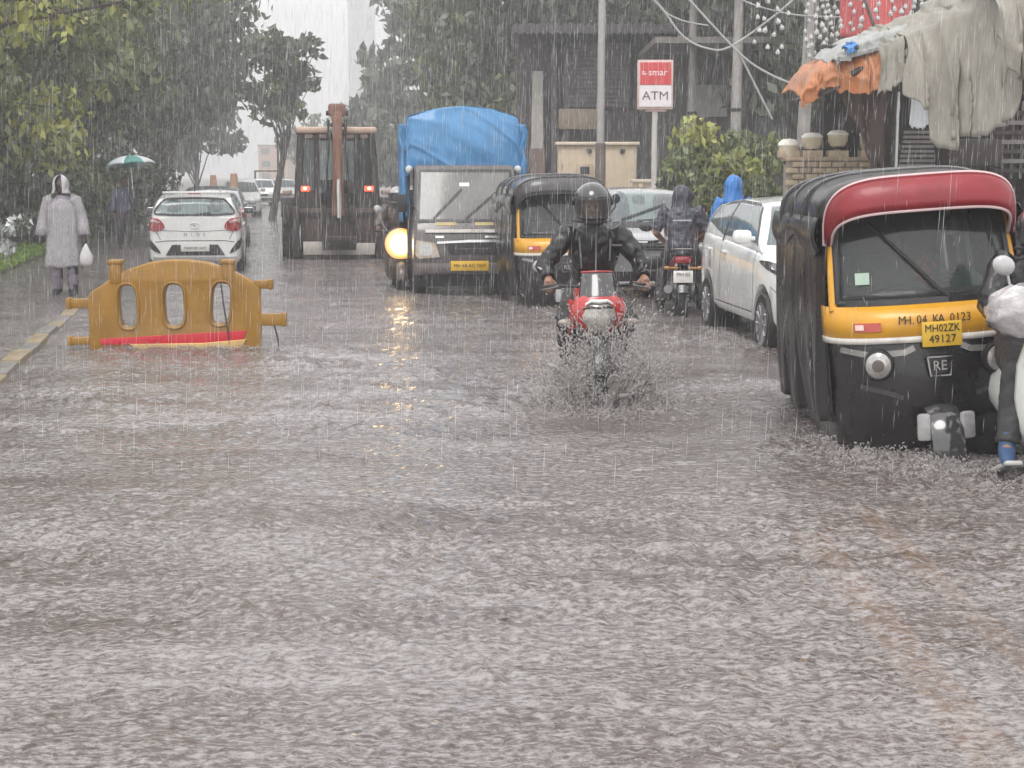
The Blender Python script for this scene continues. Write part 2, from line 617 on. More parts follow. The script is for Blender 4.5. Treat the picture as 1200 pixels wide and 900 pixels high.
def water_material():
    m = bpy.data.materials.new('muddy_flood_water')
    m.use_nodes = True
    n, l = m.node_tree.nodes, m.node_tree.links
    b = n['Principled BSDF']
    b.inputs['IOR'].default_value = 1.333
    b.inputs['Alpha'].default_value = 0.83
    tc = n.new('ShaderNodeTexCoord')
    nz = n.new('ShaderNodeTexNoise'); nz.inputs['Scale'].default_value = 0.7; nz.inputs['Detail'].default_value = 7; nz.inputs['Roughness'].default_value = 0.6
    l.new(tc.outputs['Object'], nz.inputs['Vector'])
    cr = n.new('ShaderNodeValToRGB')                 # silt clouds in the water
    cr.color_ramp.elements[0].position = 0.3; cr.color_ramp.elements[0].color = (0.078, 0.056, 0.047, 1)
    cr.color_ramp.elements[1].position = 0.7; cr.color_ramp.elements[1].color = (0.125, 0.098, 0.088, 1)
    l.new(nz.outputs[0], cr.inputs[0])
    # rain-beaten froth: pale flecks that also paint the silver sky sheen into the colour
    mf = n.new('ShaderNodeMapping'); mf.inputs['Scale'].default_value = (0.8, 1.25, 1)
    l.new(tc.outputs['Object'], mf.inputs[0])
    f1 = n.new('ShaderNodeTexNoise'); f1.inputs['Scale'].default_value = 30; f1.inputs['Detail'].default_value = 4; f1.inputs['Roughness'].default_value = 0.72; f1.inputs['Distortion'].default_value = 0.15
    l.new(mf.outputs[0], f1.inputs['Vector'])
    f2 = n.new('ShaderNodeTexNoise'); f2.inputs['Scale'].default_value = 1.0; f2.inputs['Detail'].default_value = 6; f2.inputs['Roughness'].default_value = 0.6; f2.inputs['Distortion'].default_value = 0.8
    mg = n.new('ShaderNodeMapping'); mg.inputs['Scale'].default_value = (0.45, 1.3, 1); mg.inputs['Rotation'].default_value = (0, 0, 0.35)
    l.new(tc.outputs['Object'], mg.inputs[0]); l.new(mg.outputs[0], f2.inputs['Vector'])
    ad = n.new('ShaderNodeMath'); ad.operation = 'MULTIPLY_ADD'; ad.inputs[1].default_value = 0.40
    l.new(f2.outputs[0], ad.inputs[0]); l.new(f1.outputs[0], ad.inputs[2])
    fr = n.new('ShaderNodeMapRange'); fr.inputs[1].default_value = 0.60; fr.inputs[2].default_value = 0.82; fr.inputs[4].default_value = 0.68
    l.new(ad.outputs[0], fr.inputs[0])
    mxf = n.new('ShaderNodeMixRGB'); mxf.inputs[2].default_value = (0.42, 0.40, 0.395, 1)
    l.new(fr.outputs[0], mxf.inputs[0]); l.new(cr.outputs[0], mxf.inputs[1]); l.new(mxf.outputs[0], b.inputs['Base Color'])
    b.inputs['Specular IOR Level'].default_value = 1.0
    b.inputs['Roughness'].default_value = 0.06
    # small drop-beaten ripples, finer than the mesh
    mp = n.new('ShaderNodeMapping'); mp.inputs['Scale'].default_value = (1, 1.35, 1)
    l.new(tc.outputs['Object'], mp.inputs[0])
    n1 = n.new('ShaderNodeTexNoise'); n1.inputs['Scale'].default_value = 26; n1.inputs['Detail'].default_value = 3; n1.inputs['Distortion'].default_value = 0.1
    n2 = n.new('ShaderNodeTexVoronoi'); n2.inputs['Scale'].default_value = 15; n2.feature = 'SMOOTH_F1'
    l.new(mp.outputs[0], n1.inputs['Vector']); l.new(mp.outputs[0], n2.inputs['Vector'])
    b1 = n.new('ShaderNodeBump'); b1.inputs['Strength'].default_value = 0.9; b1.inputs['Distance'].default_value = 0.014
    b2 = n.new('ShaderNodeBump'); b2.inputs['Strength'].default_value = 0.35; b2.inputs['Distance'].default_value = 0.02
    l.new(n1.outputs[0], b1.inputs['Height']); l.new(n2.outputs[0], b2.inputs['Height'])
    l.new(b1.outputs[0], b2.inputs['Normal']); l.new(b2.outputs[0], b.inputs['Normal'])
    return m
m_water = water_material()
_co, _f = make_water()
tag(raw('flood_water', _co, _f, m_water, k=4, smooth=True), kind='structure')

# ---- painted kerb, stone by stone, just breaking the water
m_ky = M('faded_yellow_kerb_paint', (0.25, 0.19, 0.105), 0.45, vs=9, var=0.3, dirt=0.85, dirtcol=(0.13, 0.12, 0.105))
m_kb = M('grey_black_kerb_paint', (0.16, 0.15, 0.14), 0.45, vs=9, var=0.3, dirt=0.5)
kb = tag(thing('kerb', None, None, (0, 0, 0)), kind='structure')
_y, _i = 3.2, 0
random.seed(4)
while _y < 19.3:
    ln = 0.82
    x0, x1 = kerb_x(_y), kerb_x(_y + ln)
    ang = math.atan2(x1 - x0, ln)
    mb = MB().rbox((0, 0, 0), (0.17, ln - 0.02, 0.30), 0.025)
    o = mb.build('kerb_stone', m_ky if _i % 2 else m_kb, kb)
    o.location = ((x0 + x1) / 2 - 0.05, _y + ln / 2, -0.098 + 0.012 * math.sin(_i * 2.1) - max(0, _y - 15) * 0.010 + random.uniform(-.008, .008))
    o.rotation_euler = (random.uniform(-.012, .012), random.uniform(-.04, .04), -ang + random.uniform(-.012, .012))
    _y += ln; _i += 1
# the right kerb, mostly hidden by the traffic
kb2 = tag(thing('right_kerb', None, None, (0, 0, 0)), kind='structure')
_y, _i = 12.0, 0
while _y < 46:
    ln = 0.98
    x0, x1 = kerb_right_x(_y), kerb_right_x(_y + ln)
    if _i == 0:
        kst = MB().rbox((0, 0, 0), (0.17, ln - 0.02, 0.30), 0.025).build('kerb_stone', m_ky, kb2); o = kst
        kst2 = MB().rbox((0, 0, 0), (0.17, ln - 0.02, 0.30), 0.025).build('kerb_stone', m_kb, kb2); kst2.location = (x1 + .05, _y + 1.5 * ln, -0.04); kst2.rotation_euler = (0, 0, .183)
    elif _i == 1:
        _y += ln; _i += 1; continue
    else:
        o = (kst if _i % 2 == 0 else kst2).copy(); COL.objects.link(o)
    o.location = ((x0 + x1) / 2 + 0.05, _y + ln / 2, -0.04)
    o.rotation_euler = (0, 0, math.atan2(x0 - x1, ln))
    _y += ln; _i += 1

# ================================================================ trees
def leaf_mesh(cent, size, seed, droop=0.5, fold=0.25, long=1.9, aim=None):
    """One bent diamond per centre."""
    rg = np.random.default_rng(seed)
    n = len(cent)
    d = rg.normal(size=(n, 3)); d[:, 2] -= droop
    if aim is not None: d += aim
    d /= np.linalg.norm(d, axis=1, keepdims=True)
    s = np.cross(d, rg.normal(size=(n, 3))); s /= np.linalg.norm(s, axis=1, keepdims=True)
    nn = np.cross(d, s)
    sz = size * rg.uniform(0.6, 1.3, (n, 1))
    L, W = sz * long / 2, sz / 2
    base, tip = cent - d * L, cent + d * L * 0.9 - np.array([0, 0, 1]) * L * 0.25
    mid = cent + nn * W * fold
    co = np.stack([base, mid + s * W, tip, mid - s * W], 1).reshape(-1, 3)
    k = np.arange(n)[:, None] * 4
    f = np.concatenate([k + np.array([[0, 1, 2]]), k + np.array([[0, 2, 3]])], 1).reshape(-1, 3)
    return co, f
m_bark = M('wet_bark', (0.075, 0.06, 0.05), 0.6, vs=9, var=0.35, bump=0.8, bs=22)
def leafmat(name, col):
    return M(name, col, 0.42, var=0.25, vs=0.8, island=0.45, tl=0.28)
m_lf_dark = leafmat('leaf_dark_green', (0.082, 0.100, 0.052))
m_lf_mid = leafmat('leaf_mid_green', (0.165, 0.195, 0.085))
m_lf_yel = leafmat('leaf_yellow_green', (0.32, 0.33, 0.09))
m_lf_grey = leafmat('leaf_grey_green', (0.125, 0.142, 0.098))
def tree(name, label, loc, h, rad, base=0.35, n=34, per=150, leaf=0.16, mat=None, mats=None, tr=0.16, lean=(0, 0), group=None, seed=1, flat=0.75,
         extra=(), droop=0.6, clump=0.30, sparse=0.0, cat='tree', crown_shift=(0, 0), limbs=True):
    rg = np.random.default_rng(seed)
    root = thing(name, label, cat, loc, 0, group)
    cz = h * (base + 1) / 2
    rz = h * (1 - base) / 2
    cx, cy = lean[0] + crown_shift[0], lean[1] + crown_shift[1]
    dirs = rg.normal(size=(n, 3)); dirs /= np.linalg.norm(dirs, axis=1, keepdims=True)
    rr = rg.uniform(0.25, 1.0, (n, 1)) ** 0.5
    c = dirs * rr * np.array([rad, rad, rz]) * 0.88 + np.array([cx, cy, cz])
    rcl = np.full(n, rad * clump) * rg.uniform(0.6, 1.35, n)
    if len(extra):
        e = np.array([q[:3] for q in extra], dtype=float)
        c = np.concatenate([c, e]); rcl = np.concatenate([rcl, [q[3] for q in extra]])
    # trunk and limbs
    mb = MB()
    top = Vector((lean[0], lean[1], h * (base + 0.28)))
    pts = [Vector((0, 0, -0.2)), Vector((lean[0] * .25 + .05 * rad * rg.normal() * .3, lean[1] * .25, h * base * .4)), Vector((lean[0] * .6, lean[1] * .6, h * base * .85)), top]
    if tr > 0:
        mb.tube(pts, [tr * 1.25, tr, tr * .8, tr * .35], 9)
        if limbs:
            for i in range(len(c)):
                if i % 2 and i < n: continue
                t = 0.35 + 0.6 * rg.random()
                k = t * 3; a = pts[min(int(k), 2)].lerp(pts[min(int(k) + 1, 3)], k - int(k))
                b = Vector(c[i]); mid = a.lerp(b, .5) + Vector((0, 0, (b - a).length * .12))
                q = tr * (0.32 if i < n else 0.45)
                mb.tube([a, mid, b], [q, q * .55, q * .15], 5)
        mb.build('trunk', m_bark, root)
    ms = mats or [mat]
    cnt = np.maximum(8, (per * (rcl / rcl.mean()) ** 2).astype(int))
    allc, idx = [], []
    for i in range(len(c)):
        k = cnt[i]
        u = rg.normal(size=(k, 3)); u /= np.linalg.norm(u, axis=1, keepdims=True)
        p = u * (rg.random((k, 1)) ** 0.45) * rcl[i] * np.array([1.15, 1.15, flat]) + c[i]
        p[:, 2] -= 0.25 * rcl[i] * (np.linalg.norm((p - c[i])[:, :2], axis=1) / rcl[i]) ** 2
        allc.append(p); idx.append(np.full(k, i % len(ms)))
    allc = np.concatenate(allc); idx = np.concatenate(idx)
    fl = rg.random(len(allc))
    idx = np.where(fl < 0.15, rg.integers(0, len(ms), len(allc)), idx)
    co, f = leaf_mesh(allc, leaf, seed + 5, droop)
    o = raw('crown', co, f, ms, root)
    if len(ms) > 1: o.data.polygons.foreach_set('material_index', np.repeat(idx, 2).astype(np.int32))
    return root
GL = 'trees along the left pavement'
T_ = [  # (px-independent) x, y, h, rad, base, n, per, leaf, mats, label
    (-10.6, 22.5, 8.5, 3.3, .40, 48, 330, .088, [m_lf_mid, m_lf_yel, m_lf_dark, m_lf_mid], 'near drooping tree with yellow-green tips at the upper left edge, over the walker', 0.17,
     [(5.3, 0.5, 4.4, .55), (5.9, .8, 4.6, .5), (4.7, .6, 4.7, .7), (6.4, .9, 4.55, .38), (5.4, 1, 5.0, .8), (3.6, 0, 4.1, .7), (6.6, 1.0, 5.0, .5), (4.4, 1.2, 3.95, .4), (2.6, 1.5, 3.3, .7), (3.2, 2.5, 2.8, .6)]),
    (-12.8, 32, 8.2, 3.4, .34, 46, 260, .11, [m_lf_mid, m_lf_yel, m_lf_dark, m_lf_mid], 'bushy light green tree behind the walker in the clear raincoat', .16, []),
    (-12.3, 38, 7.5, 3.2, .22, 42, 160, .15, [m_lf_mid, m_lf_mid, m_lf_yel], 'leafy mid green tree behind the green and white umbrella', .15, []),
    (-13.0, 45, 9, 3.6, .25, 42, 150, .17, [m_lf_dark, m_lf_mid], 'darker green tree rising just right of the umbrella', .18, []),
    (-14.6, 53, 11, 4.2, .25, 42, 130, .2, [m_lf_grey, m_lf_dark], 'tall grey-green tree above the white hatchback', .2, []),
    (-14.3, 63, 12.5, 4.4, .22, 44, 120, .24, [m_lf_grey, m_lf_dark], 'tall hazy tree above the orange posts on the left', .22, []),
    (-17.0, 74, 13.5, 5.0, .2, 40, 110, .28, [m_lf_grey], 'farthest hazy tree of the left row, beside the leaning tree', .22, []),
    (-16.8, 40, 12, 4.5, .2, 44, 130, .2, [m_lf_dark, m_lf_grey], 'tall dark tree behind the umbrella tree, reaching the top of the picture', .22, []),
    (-21, 52, 14, 5.5, .2, 44, 130, .25, [m_lf_dark, m_lf_grey], 'large dark tree at the far left behind the others', .25, []),
    (-16.5, 36, 11, 4.2, .25, 44, 150, .17, [m_lf_dark, m_lf_grey], 'tall dark tree at the left edge behind the drooping tree', .22, []),
]
for k, (x, y, h, rad, base, n, per, lf, ms, lab, tr, ex) in enumerate(T_):
    tree('roadside_tree', lab, (x, y, 0), h, rad, base, n, per, lf, mats=ms, tr=tr, group=GL, seed=20 + k, extra=ex, droop=.9)
# undergrowth between the trunks
SH = [(-12.4, 35, 1.7, 1.0, 'low dark shrub behind the grass at the left edge', [m_lf_dark, m_lf_grey]), (-11.4, 37, 2.0, 1.2, 'dark bush between the walker and the umbrella', [m_lf_dark, m_lf_grey]),
      (-11.2, 38.5, 2.2, 1.2, 'bush in the shade right behind the umbrella holder', [m_lf_dark, m_lf_mid]), (-11.4, 43, 2.4, 1.4, 'dull green bush left of the white hatchback roof', [m_lf_grey, m_lf_dark]),
      (-12.4, 49, 2.6, 1.6, 'dull green bush behind the white hatchback', [m_lf_grey, m_lf_dark]), (-13.2, 34, 2.8, 1.4, 'broad dark bush at the left picture edge under the trees', [m_lf_dark, m_lf_mid])]
for k, (x, y, h, rad, lab, ms) in enumerate(SH):
    tree('shrub', lab, (x, y, 0), h, rad, .05, 20, 150, .12, mats=ms, tr=.04, group='shrubs under the left trees', seed=60 + k, cat='shrub', clump=.38)
# the leaning broad-leaved tree against the sky
tree('leaning_tree', 'leaning tree with a round crown of big leaves against the white sky', (-9.35, 60, 0), 7.4, 2.05, .46, 40, 34, .24, mats=[m_lf_grey, m_lf_mid], tr=.13, lean=(1.05, 0), seed=91, crown_shift=(-.55, 0), clump=.24, droop=.2)
# right-hand trees behind the shops
GR = 'tall trees behind the right pavement'
TR_ = [(-.1, 60, 15, 4.2, .12, [m_lf_grey, m_lf_dark], 'tall grey-green tree behind the blue truck'), (-2.7, 74, 13, 2.6, .15, [m_lf_grey], 'hazy tree left of the blue tarpaulin, nearest the sky gap'),
       (0.4, 55, 14, 4.4, .10, [m_lf_mid, m_lf_grey], 'greener tree just right of the blue tarpaulin'), (3.2, 52, 15, 4.5, .2, [m_lf_grey, m_lf_dark], 'tall tree above the dark shop awning'),
       (6.2, 44, 14, 4.4, .16, [m_lf_dark, m_lf_grey], 'dark tree above and right of the cash machine sign'), (8.6, 38, 13, 4.2, .16, [m_lf_dark, m_lf_grey], 'dark tree behind the hanging white bulbs'),
       (11.0, 33, 12, 4.2, .16, [m_lf_dark, m_lf_grey], 'dark tree behind the cloth-covered stall'), (1.8, 66, 17, 5.5, .15, [m_lf_grey], 'tallest far tree behind the shop'),
       (9.5, 52, 16, 6, .1, [m_lf_dark, m_lf_grey], 'far dark tree filling the upper right'), (14, 44, 15, 6, .1, [m_lf_dark], 'far dark tree at the right picture edge')]
for k, (x, y, h, rad, base, ms, lab) in enumerate(TR_):
    tree('roadside_tree', lab, (x, y, 0), h, rad, base, 48, 120, .21, mats=ms, tr=.2, group=GR, seed=120 + k, droop=.8, clump=.34)
# far trees closing the road
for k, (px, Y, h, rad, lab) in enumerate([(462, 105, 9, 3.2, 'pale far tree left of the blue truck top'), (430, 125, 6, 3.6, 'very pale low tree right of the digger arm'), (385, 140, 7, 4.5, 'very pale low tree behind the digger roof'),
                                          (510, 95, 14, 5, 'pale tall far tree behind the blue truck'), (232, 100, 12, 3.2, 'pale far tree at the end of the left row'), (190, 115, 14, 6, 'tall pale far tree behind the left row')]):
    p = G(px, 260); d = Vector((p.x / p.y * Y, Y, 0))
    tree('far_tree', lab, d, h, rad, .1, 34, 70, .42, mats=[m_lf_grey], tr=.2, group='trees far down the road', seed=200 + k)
# far wood behind everything, one mass
def wood():
    rg = np.random.default_rng(5)
    n = 26000
    t = rg.random(n)
    left = rg.random(n) < .45
    x = np.where(left, -24 - 62 * rg.random(n), -2 + 70 * t)
    y = np.where(left, 66 + 50 * rg.random(n), 70 + 40 * rg.random(n) - 0.3 * np.clip(x, 0, 60))
    top = 9 + 5 * vnoise(x * .12, y * .05, 21) + 2 * vnoise(x * .5, y * .2, 22)
    z = rg.random(n) ** .8 * top
    return leaf_mesh(np.stack([x, y, z], -1), .75, 9, .4)
_c, _f = wood()
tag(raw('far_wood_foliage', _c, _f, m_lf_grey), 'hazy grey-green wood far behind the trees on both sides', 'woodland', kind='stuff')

# ---- grass verge
ribbon('verge', lambda y: kerb_x(y) - 9, lambda y: kerb_x(y) - 2.0, 15, 90, 0.05, M('verge_soil', (0.08, 0.085, 0.04), .8, vs=2, var=.3), h=.2)
def grass():
    rg = np.random.default_rng(8)
    n = 15000
    y = 24 + 30 * rg.random(n) ** 1.6
    x = -4.35 - .185 * (y - 13) - 2.0 - 4.5 * rg.random(n) ** 1.3
    keep = vnoise(x * .9, y * .6, 31) > -.55
    c = np.stack([x, y, np.full(n, .11)], -1)[keep]
    return leaf_mesh(c, .035, 10, -3.0, .2, 5.5)
_c, _f = grass()
tag(raw('verge_grass', _c, _f, leafmat('grass_green', (0.20, 0.30, 0.06))), 'bright green wet grass on the verge behind the left pavement', 'grass', kind='stuff')
# a pale flowering bush by the walker
fb = tree('flowering_shrub', 'white-flowered shrub on the grass at the left picture edge', (-10.15, 31.2, .05), 1.05, .5, .1, 12, 60, .1, mats=[m_lf_grey, M('white_petal', (.72, .74, .74), .6, var=.1)], tr=.02, seed=300, cat='shrub')

# ================================================================ buildings and street furniture on the right
def shop():
    Y0 = 42.0
    def X(px): return (px - 600) / FPX * Y0
    def Z(py): return CAM_H + (205 - py) / FPX * Y0
    s = thing('shop_building', 'dark brown shopfront with a corrugated awning behind the beige cabinet', 'building', (X(690), Y0, 0), -ROAD * -.0)
    m_w = M('dark_wet_plaster', (0.07, 0.058, 0.058), .6, var=.3, vs=1.2, dirt=.5, dirtcol=(.13, .115, .11))
    m_w2 = M('grey_violet_shutter', (0.115, 0.10, 0.108), .5, var=.2, vs=2)
    cx = X(690)
    w_ = X(790) - X(606)
    MB().box((w_ / 2 - .0 + X(606) - cx, 3.5, Z(42) / 2), (w_, 6.8, Z(42))).build('wall', m_w, s)
    aw = MB()
    n = 44
    rg = []
    for yy, zz in ((0.1, Z(36)), (-1.5, Z(40)), (-1.52, Z(50))):
        rg.append([(X(600) - cx + (w_ + .3) * i / n, yy, zz + (.035 if i % 2 else -.035)) for i in range(n + 1)])
    aw.loft(rg, closed=False)
    aw.build('awning', M('dark_awning_sheet', (.05, .045, .05), .45, var=.25, dirt=.4), s, smooth=0, solid=.02)
    sh = MB().box((X(700) - cx, 0.02, (Z(55) + Z(128)) / 2), (X(736) - X(664), .12, Z(55) - Z(128))).build('shutter_panel', m_w2, s)
    for i in range(14):
        MB().box((X(700) - cx, -.06, Z(128) + (Z(55) - Z(128)) * (i + .5) / 14), (X(735) - X(665), .05, .09)).build('slat', m_w2, sh)
    MB().rbox((X(676) - cx, -.35, (Z(130) + Z(153)) / 2), (X(700) - X(655), .12, Z(130) - Z(153)), .02).build('notice_board', M('tan_board', (.30, .235, .17), .6, dirt=.6), s)
    MB().box((X(629) - cx, -.4, (Z(88) + Z(175)) / 2), (.33, .28, Z(88) - Z(175)), taper=.8).build('pale_column', M('pale_render', (.38, .36, .33), .6, dirt=.4), s)
    MB().box((X(629) - cx, -.4, Z(175) / 2), (.38, .34, Z(175))).build('column_base', M('brown_stone', (.17, .12, .10), .6), s)
    for px in (648, 662, 752, 770):
        MB().box((X(px) - cx, -.25, Z(60) / 2), (.14, .14, Z(60))).build('post', m_w2, s)
    MB().box((X(752) - cx, 3.0, Z(20)), (.1, .1, 2.0)).build('roof_pipe', m_w2, s)
    return s
shop()
b2 = thing('rear_building', 'grey wall with a pale panel behind the green bush', 'building', (6.6, 40, 0))
MB().box((0, 2.5, 2.4), (6, 5, 4.8)).build('wall', M('dull_wall', (.085, .075, .072), .7, var=.3, vs=1, dirt=.5, dirtcol=(.14, .13, .125)), b2)
MB().box((-1.6, -.06, 3.6), (1.0, .1, .8)).build('pale_panel', M('pale_panel', (.33, .33, .32), .5), b2)
for i in range(3):
    wf = MB().box((.1 + 1.1 * i, -.05, 2.9), (.8, .1, 1.3)).build('window', M('window_frame_dark', (.12, .1, .09), .5), b2)
    MB().box((.1 + 1.1 * i, -.11, 2.9), (.66, .02, 1.14)).build('pane', M('dark_pane', (.03, .035, .04), .1), wf)
MB().box((0, -.35, 4.85), (6.5, 6.0, .14)).build('roof', m_pave, b2)

def cabinet():
    Y0 = 34.0
    c = thing('utility_cabinet', 'beige steel utility cabinet on the pavement behind the grey car', 'cabinet', ((699 - 600) / FPX * Y0, Y0, 0.07))
    mbg = M('beige_paint', (.50, .41, .29), .4, var=.08, dirt=.35, dirtcol=(.3, .24, .17))
    W, H = 1.72, 2.30
    MB().rbox((0, .4, H / 2), (W, .8, H), .02).build('body', mbg, c)
    MB().rbox((0.0, .38, H + .03), (W + .12, .95, .07), .02).build('lid', M('cream_lid', (.62, .53, .42), .4, dirt=.3), c)
    for sx, nm in ((-.40, 0), (.42, 1)):
        d = MB().rbox((sx, -.012, H / 2 + .02), (.78, .03, H - .24), .01).build('door', mbg, c)
        MB().rbox((sx + .28, -.04, H * .52), (.035, .04, .16), .01).build('handle', M('steel', (.4, .4, .4), .3, 1), d)
        for hz in (.5, 1.8):
            MB().cyl((sx - .375, -.035, hz), (sx - .375, -.035, hz + .1), .014, 8).build('hinge', M('steel'), d)
    MB().rbox((-.28, -.06, 1.62), (.36, .09, .55), .015).build('meter_box', M('tan_box', (.42, .33, .23), .5, dirt=.3), c)
    MB().box((-.28, -.108, 1.75), (.2, .01, .16)).build('meter_window', M('dark_pane'), c)
    for sx in (-.18, .55):
        MB().rbox((sx, -.05, 2.17), (.10, .07, .09), .015).build('hook', M('dark_iron', (.06, .055, .05), .5, .6), c)
    MB().box((.0, .42, -.03), (W + .1, .9, .10)).build('plinth', m_pave, c)
cabinet()

def sign():
    Y0 = 31.0
    k = Y0 / FPX
    s = thing('bank_sign', 'red and white sign reading ATM on a tall pale pole', 'sign', ((765 - 600) * k, Y0, .07))
    def Z(py): return CAM_H + (205 - py) * k - .07
    MB().cyl((0, .05, 0), (0, .05, Z(128)), .055, 12).build('pole', M('pale_pole_paint', (.55, .52, .50), .4, dirt=.4), s)
    w_, h_ = 38 * k, 53 * k
    MB().rbox((0, .03, (Z(75) + Z(129)) / 2), (w_ + .05, .16, h_ + .05), .015).build('sign_box', M('sign_frame', (.62, .45, .42), .4), s)
    top = MB().box((0, -.06, (Z(77) + Z(102)) / 2), (w_ - .04, .02, 25 * k)).build('red_panel', M('sign_red', (.58, .06, .06), .35, var=.06), s)
    bot = MB().box((0, -.06, (Z(103) + Z(127)) / 2), (w_ - .02, .02, 24 * k)).build('white_panel', M('sign_white', (.74, .69, .70), .35, var=.06, dirt=.15), s)
    text('lettering', 'smar', .19, M('letter_white', (.85, .8, .8), .4), top, (.045, -.073, (Z(77) + Z(102)) / 2 + .02), bold=.006)
    mk = MB().box((-.24, -.073, (Z(77) + Z(102)) / 2 + .03), (.06, .004, .018)).box((-.225, -.073, (Z(77) + Z(102)) / 2 - .01), (.09, .004, .018))
    mk.build('emblem', M('letter_white'), top)
    text('lettering', 'ATM', .235, M('letter_dark', (.12, .06, .07), .4), bot, (0, -.073, (Z(103) + Z(127)) / 2), bold=.003, wide=1.1)
    MB().rbox((.02, .05, Z(131)), (.42, .12, .05), .01).build('bracket', M('sign_frame'), s)
sign()

m_pole = M('weathered_concrete_pole', (.33, .31, .29), .6, var=.2, vs=5, dirt=.5, bump=.3)
p1 = thing('street_light_pole', 'grey lamp post with a dark brown foot, in front of the beige cabinet', 'lamp post', (G(703, 260).x / G(703, 260).y * 32, 32, .07))
MB().cyl((0, 0, 2.25), (0.02, 0, 9.2), .078, 14, r2=.06).build('shaft', M('pole_grey', (.36, .35, .34), .5, dirt=.3), p1)
MB().cyl((0, 0, -.1), (0, 0, 2.3), .115, 14, r2=.105).build('foot', M('pole_brown', (.15, .12, .10), .55, dirt=.4), p1)
lmp = MB().tube([(0.02, 0, 9.1), (-.3, 0, 9.5), (-1.4, 0, 9.7)], .04, 8).build('arm', M('pole_grey'), p1)
MB().rbox((-1.7, 0, 9.68), (.7, .25, .13), .05).build('lantern', M('pole_grey'), lmp)

def utility_pole(px, Y, top, r_, label, leanx=0.0, group='utility poles on the right pavement'):
    x = (px - 600) / FPX * Y
    u = thing('utility_pole', label, 'pole', (x, Y, .07), 0, group)
    MB().tube([(0, 0, -.2), (leanx * .5, 0, top * .5), (leanx, 0, top)], [r_ * 1.2, r_, r_ * .8], 12).build('shaft', m_pole, u)
    MB().box((leanx, 0, top - .5), (1.1, .08, .08)).build('crossarm', M('dark_iron'), u)
    for sx in (-.45, .45):
        MB().lathe([(.03, 0), (.05, .04), (.03, .08), (.045, .12), (.02, .16)], (leanx + sx, 0, top - .46), n=10).build('insulator', M('pale_ceramic', (.6, .58, .55), .2), u)
    for z in (2.0, 3.1):
        MB().lathe([(r_ * 1.16, z), (r_ * 1.18, z + .02), (r_ * 1.18, z + .06), (r_ * 1.14, z + .08)], (leanx * z / top, 0, 0), n=12).build('strap', M('dark_iron'), u)
    return u
utility_pole(931, 24, 6.2, .095, 'pale grey utility pole left of the stall, slightly leaning', .22)
utility_pole(858, 36, 7.5, .12, 'far dark utility pole above the green bush', .05)
utility_pole(808, 38, 7.5, .10, 'thin far pole right of the cash machine sign', .0)

def cable(name, pts, Y, r_, label, m):
    q = [P(x, y, Y) for x, y in pts]
    f = []
    for i in range(len(q) - 1):
        a, b, c, d = q[max(i - 1, 0)], q[i], q[i + 1], q[min(i + 2, len(q) - 1)]
        for j in range(6):
            t = j / 6
            f.append(0.5 * ((2 * b) + (c - a) * t + (2 * a - 5 * b + 4 * c - d) * t * t + (3 * b - a - 3 * c + d) * t ** 3))
    f.append(q[-1])
    o = MB().tube(f, r_ * .62, 6).build(name, m, None)
    return tag(o, label, 'cable', 'overhead cables')
m_cab = M('pale_cable', (.38, .375, .365), .5, var=.15)
cable('overhead_cable', [(700, -60), (767, 0), (800, 42), (830, 57), (855, 55), (903, 22), (938, -8)], 24.05, .026, 'pale cable sagging lowest between the sign and the pole', m_cab)
cable('overhead_cable', [(770, -40), (808, 0), (866, 62), (900, 86), (933, 100)], 23.85, .028, 'pale thick cable slanting down to the middle of the leaning pole', m_cab)
cable('overhead_cable', [(840, -14), (877, 3), (905, 12), (938, 18), (985, 20)], 23.9, .02, 'short cable crossing the pole near the top of the picture', m_cab)
cable('overhead_cable', [(740, -30), (775, 10), (800, 24), (830, 30)], 24.3, .018, 'thin cable above the sagging one', m_cab)
cable('guy_wire', [(866, 62), (885, 100), (905, 140)], 26, .03, 'slanting stay wire beside the green bush', M('pole_grey'))

# green bush and small plants beside the pole
tree('green_bush', 'large bright green bush between the sign and the brick gate wall', ((852 - 600) / FPX * 27, 27.4, .07), 2.85, 1.15, .08, 38, 230, .085, mats=[m_lf_mid, m_lf_yel, m_lf_mid], tr=.05, seed=401, cat='bush', clump=.34)
tree('green_bush', 'smaller bush left of the bright green one, by the sign pole', ((800 - 600) / FPX * 28, 28.2, .07), 2.3, .62, .08, 18, 110, .11, mats=[m_lf_mid, m_lf_grey], tr=.04, seed=402, cat='bush', clump=.36)
tree('green_bush', 'low round bush at the left foot of the brick gate wall', ((893 - 600) / FPX * 23, 23, .07), 1.75, .36, .05, 12, 90, .08, mats=[m_lf_mid, m_lf_grey], tr=.03, seed=403, cat='bush', clump=.4)
tree('green_bush', 'yellow-green bush behind the gate lamps', ((1005 - 600) / FPX * 22.5, 22.6, .07), 2.75, .62, .3, 16, 110, .11, mats=[m_lf_yel, m_lf_mid], tr=.04, seed=404, cat='bush', clump=.4)

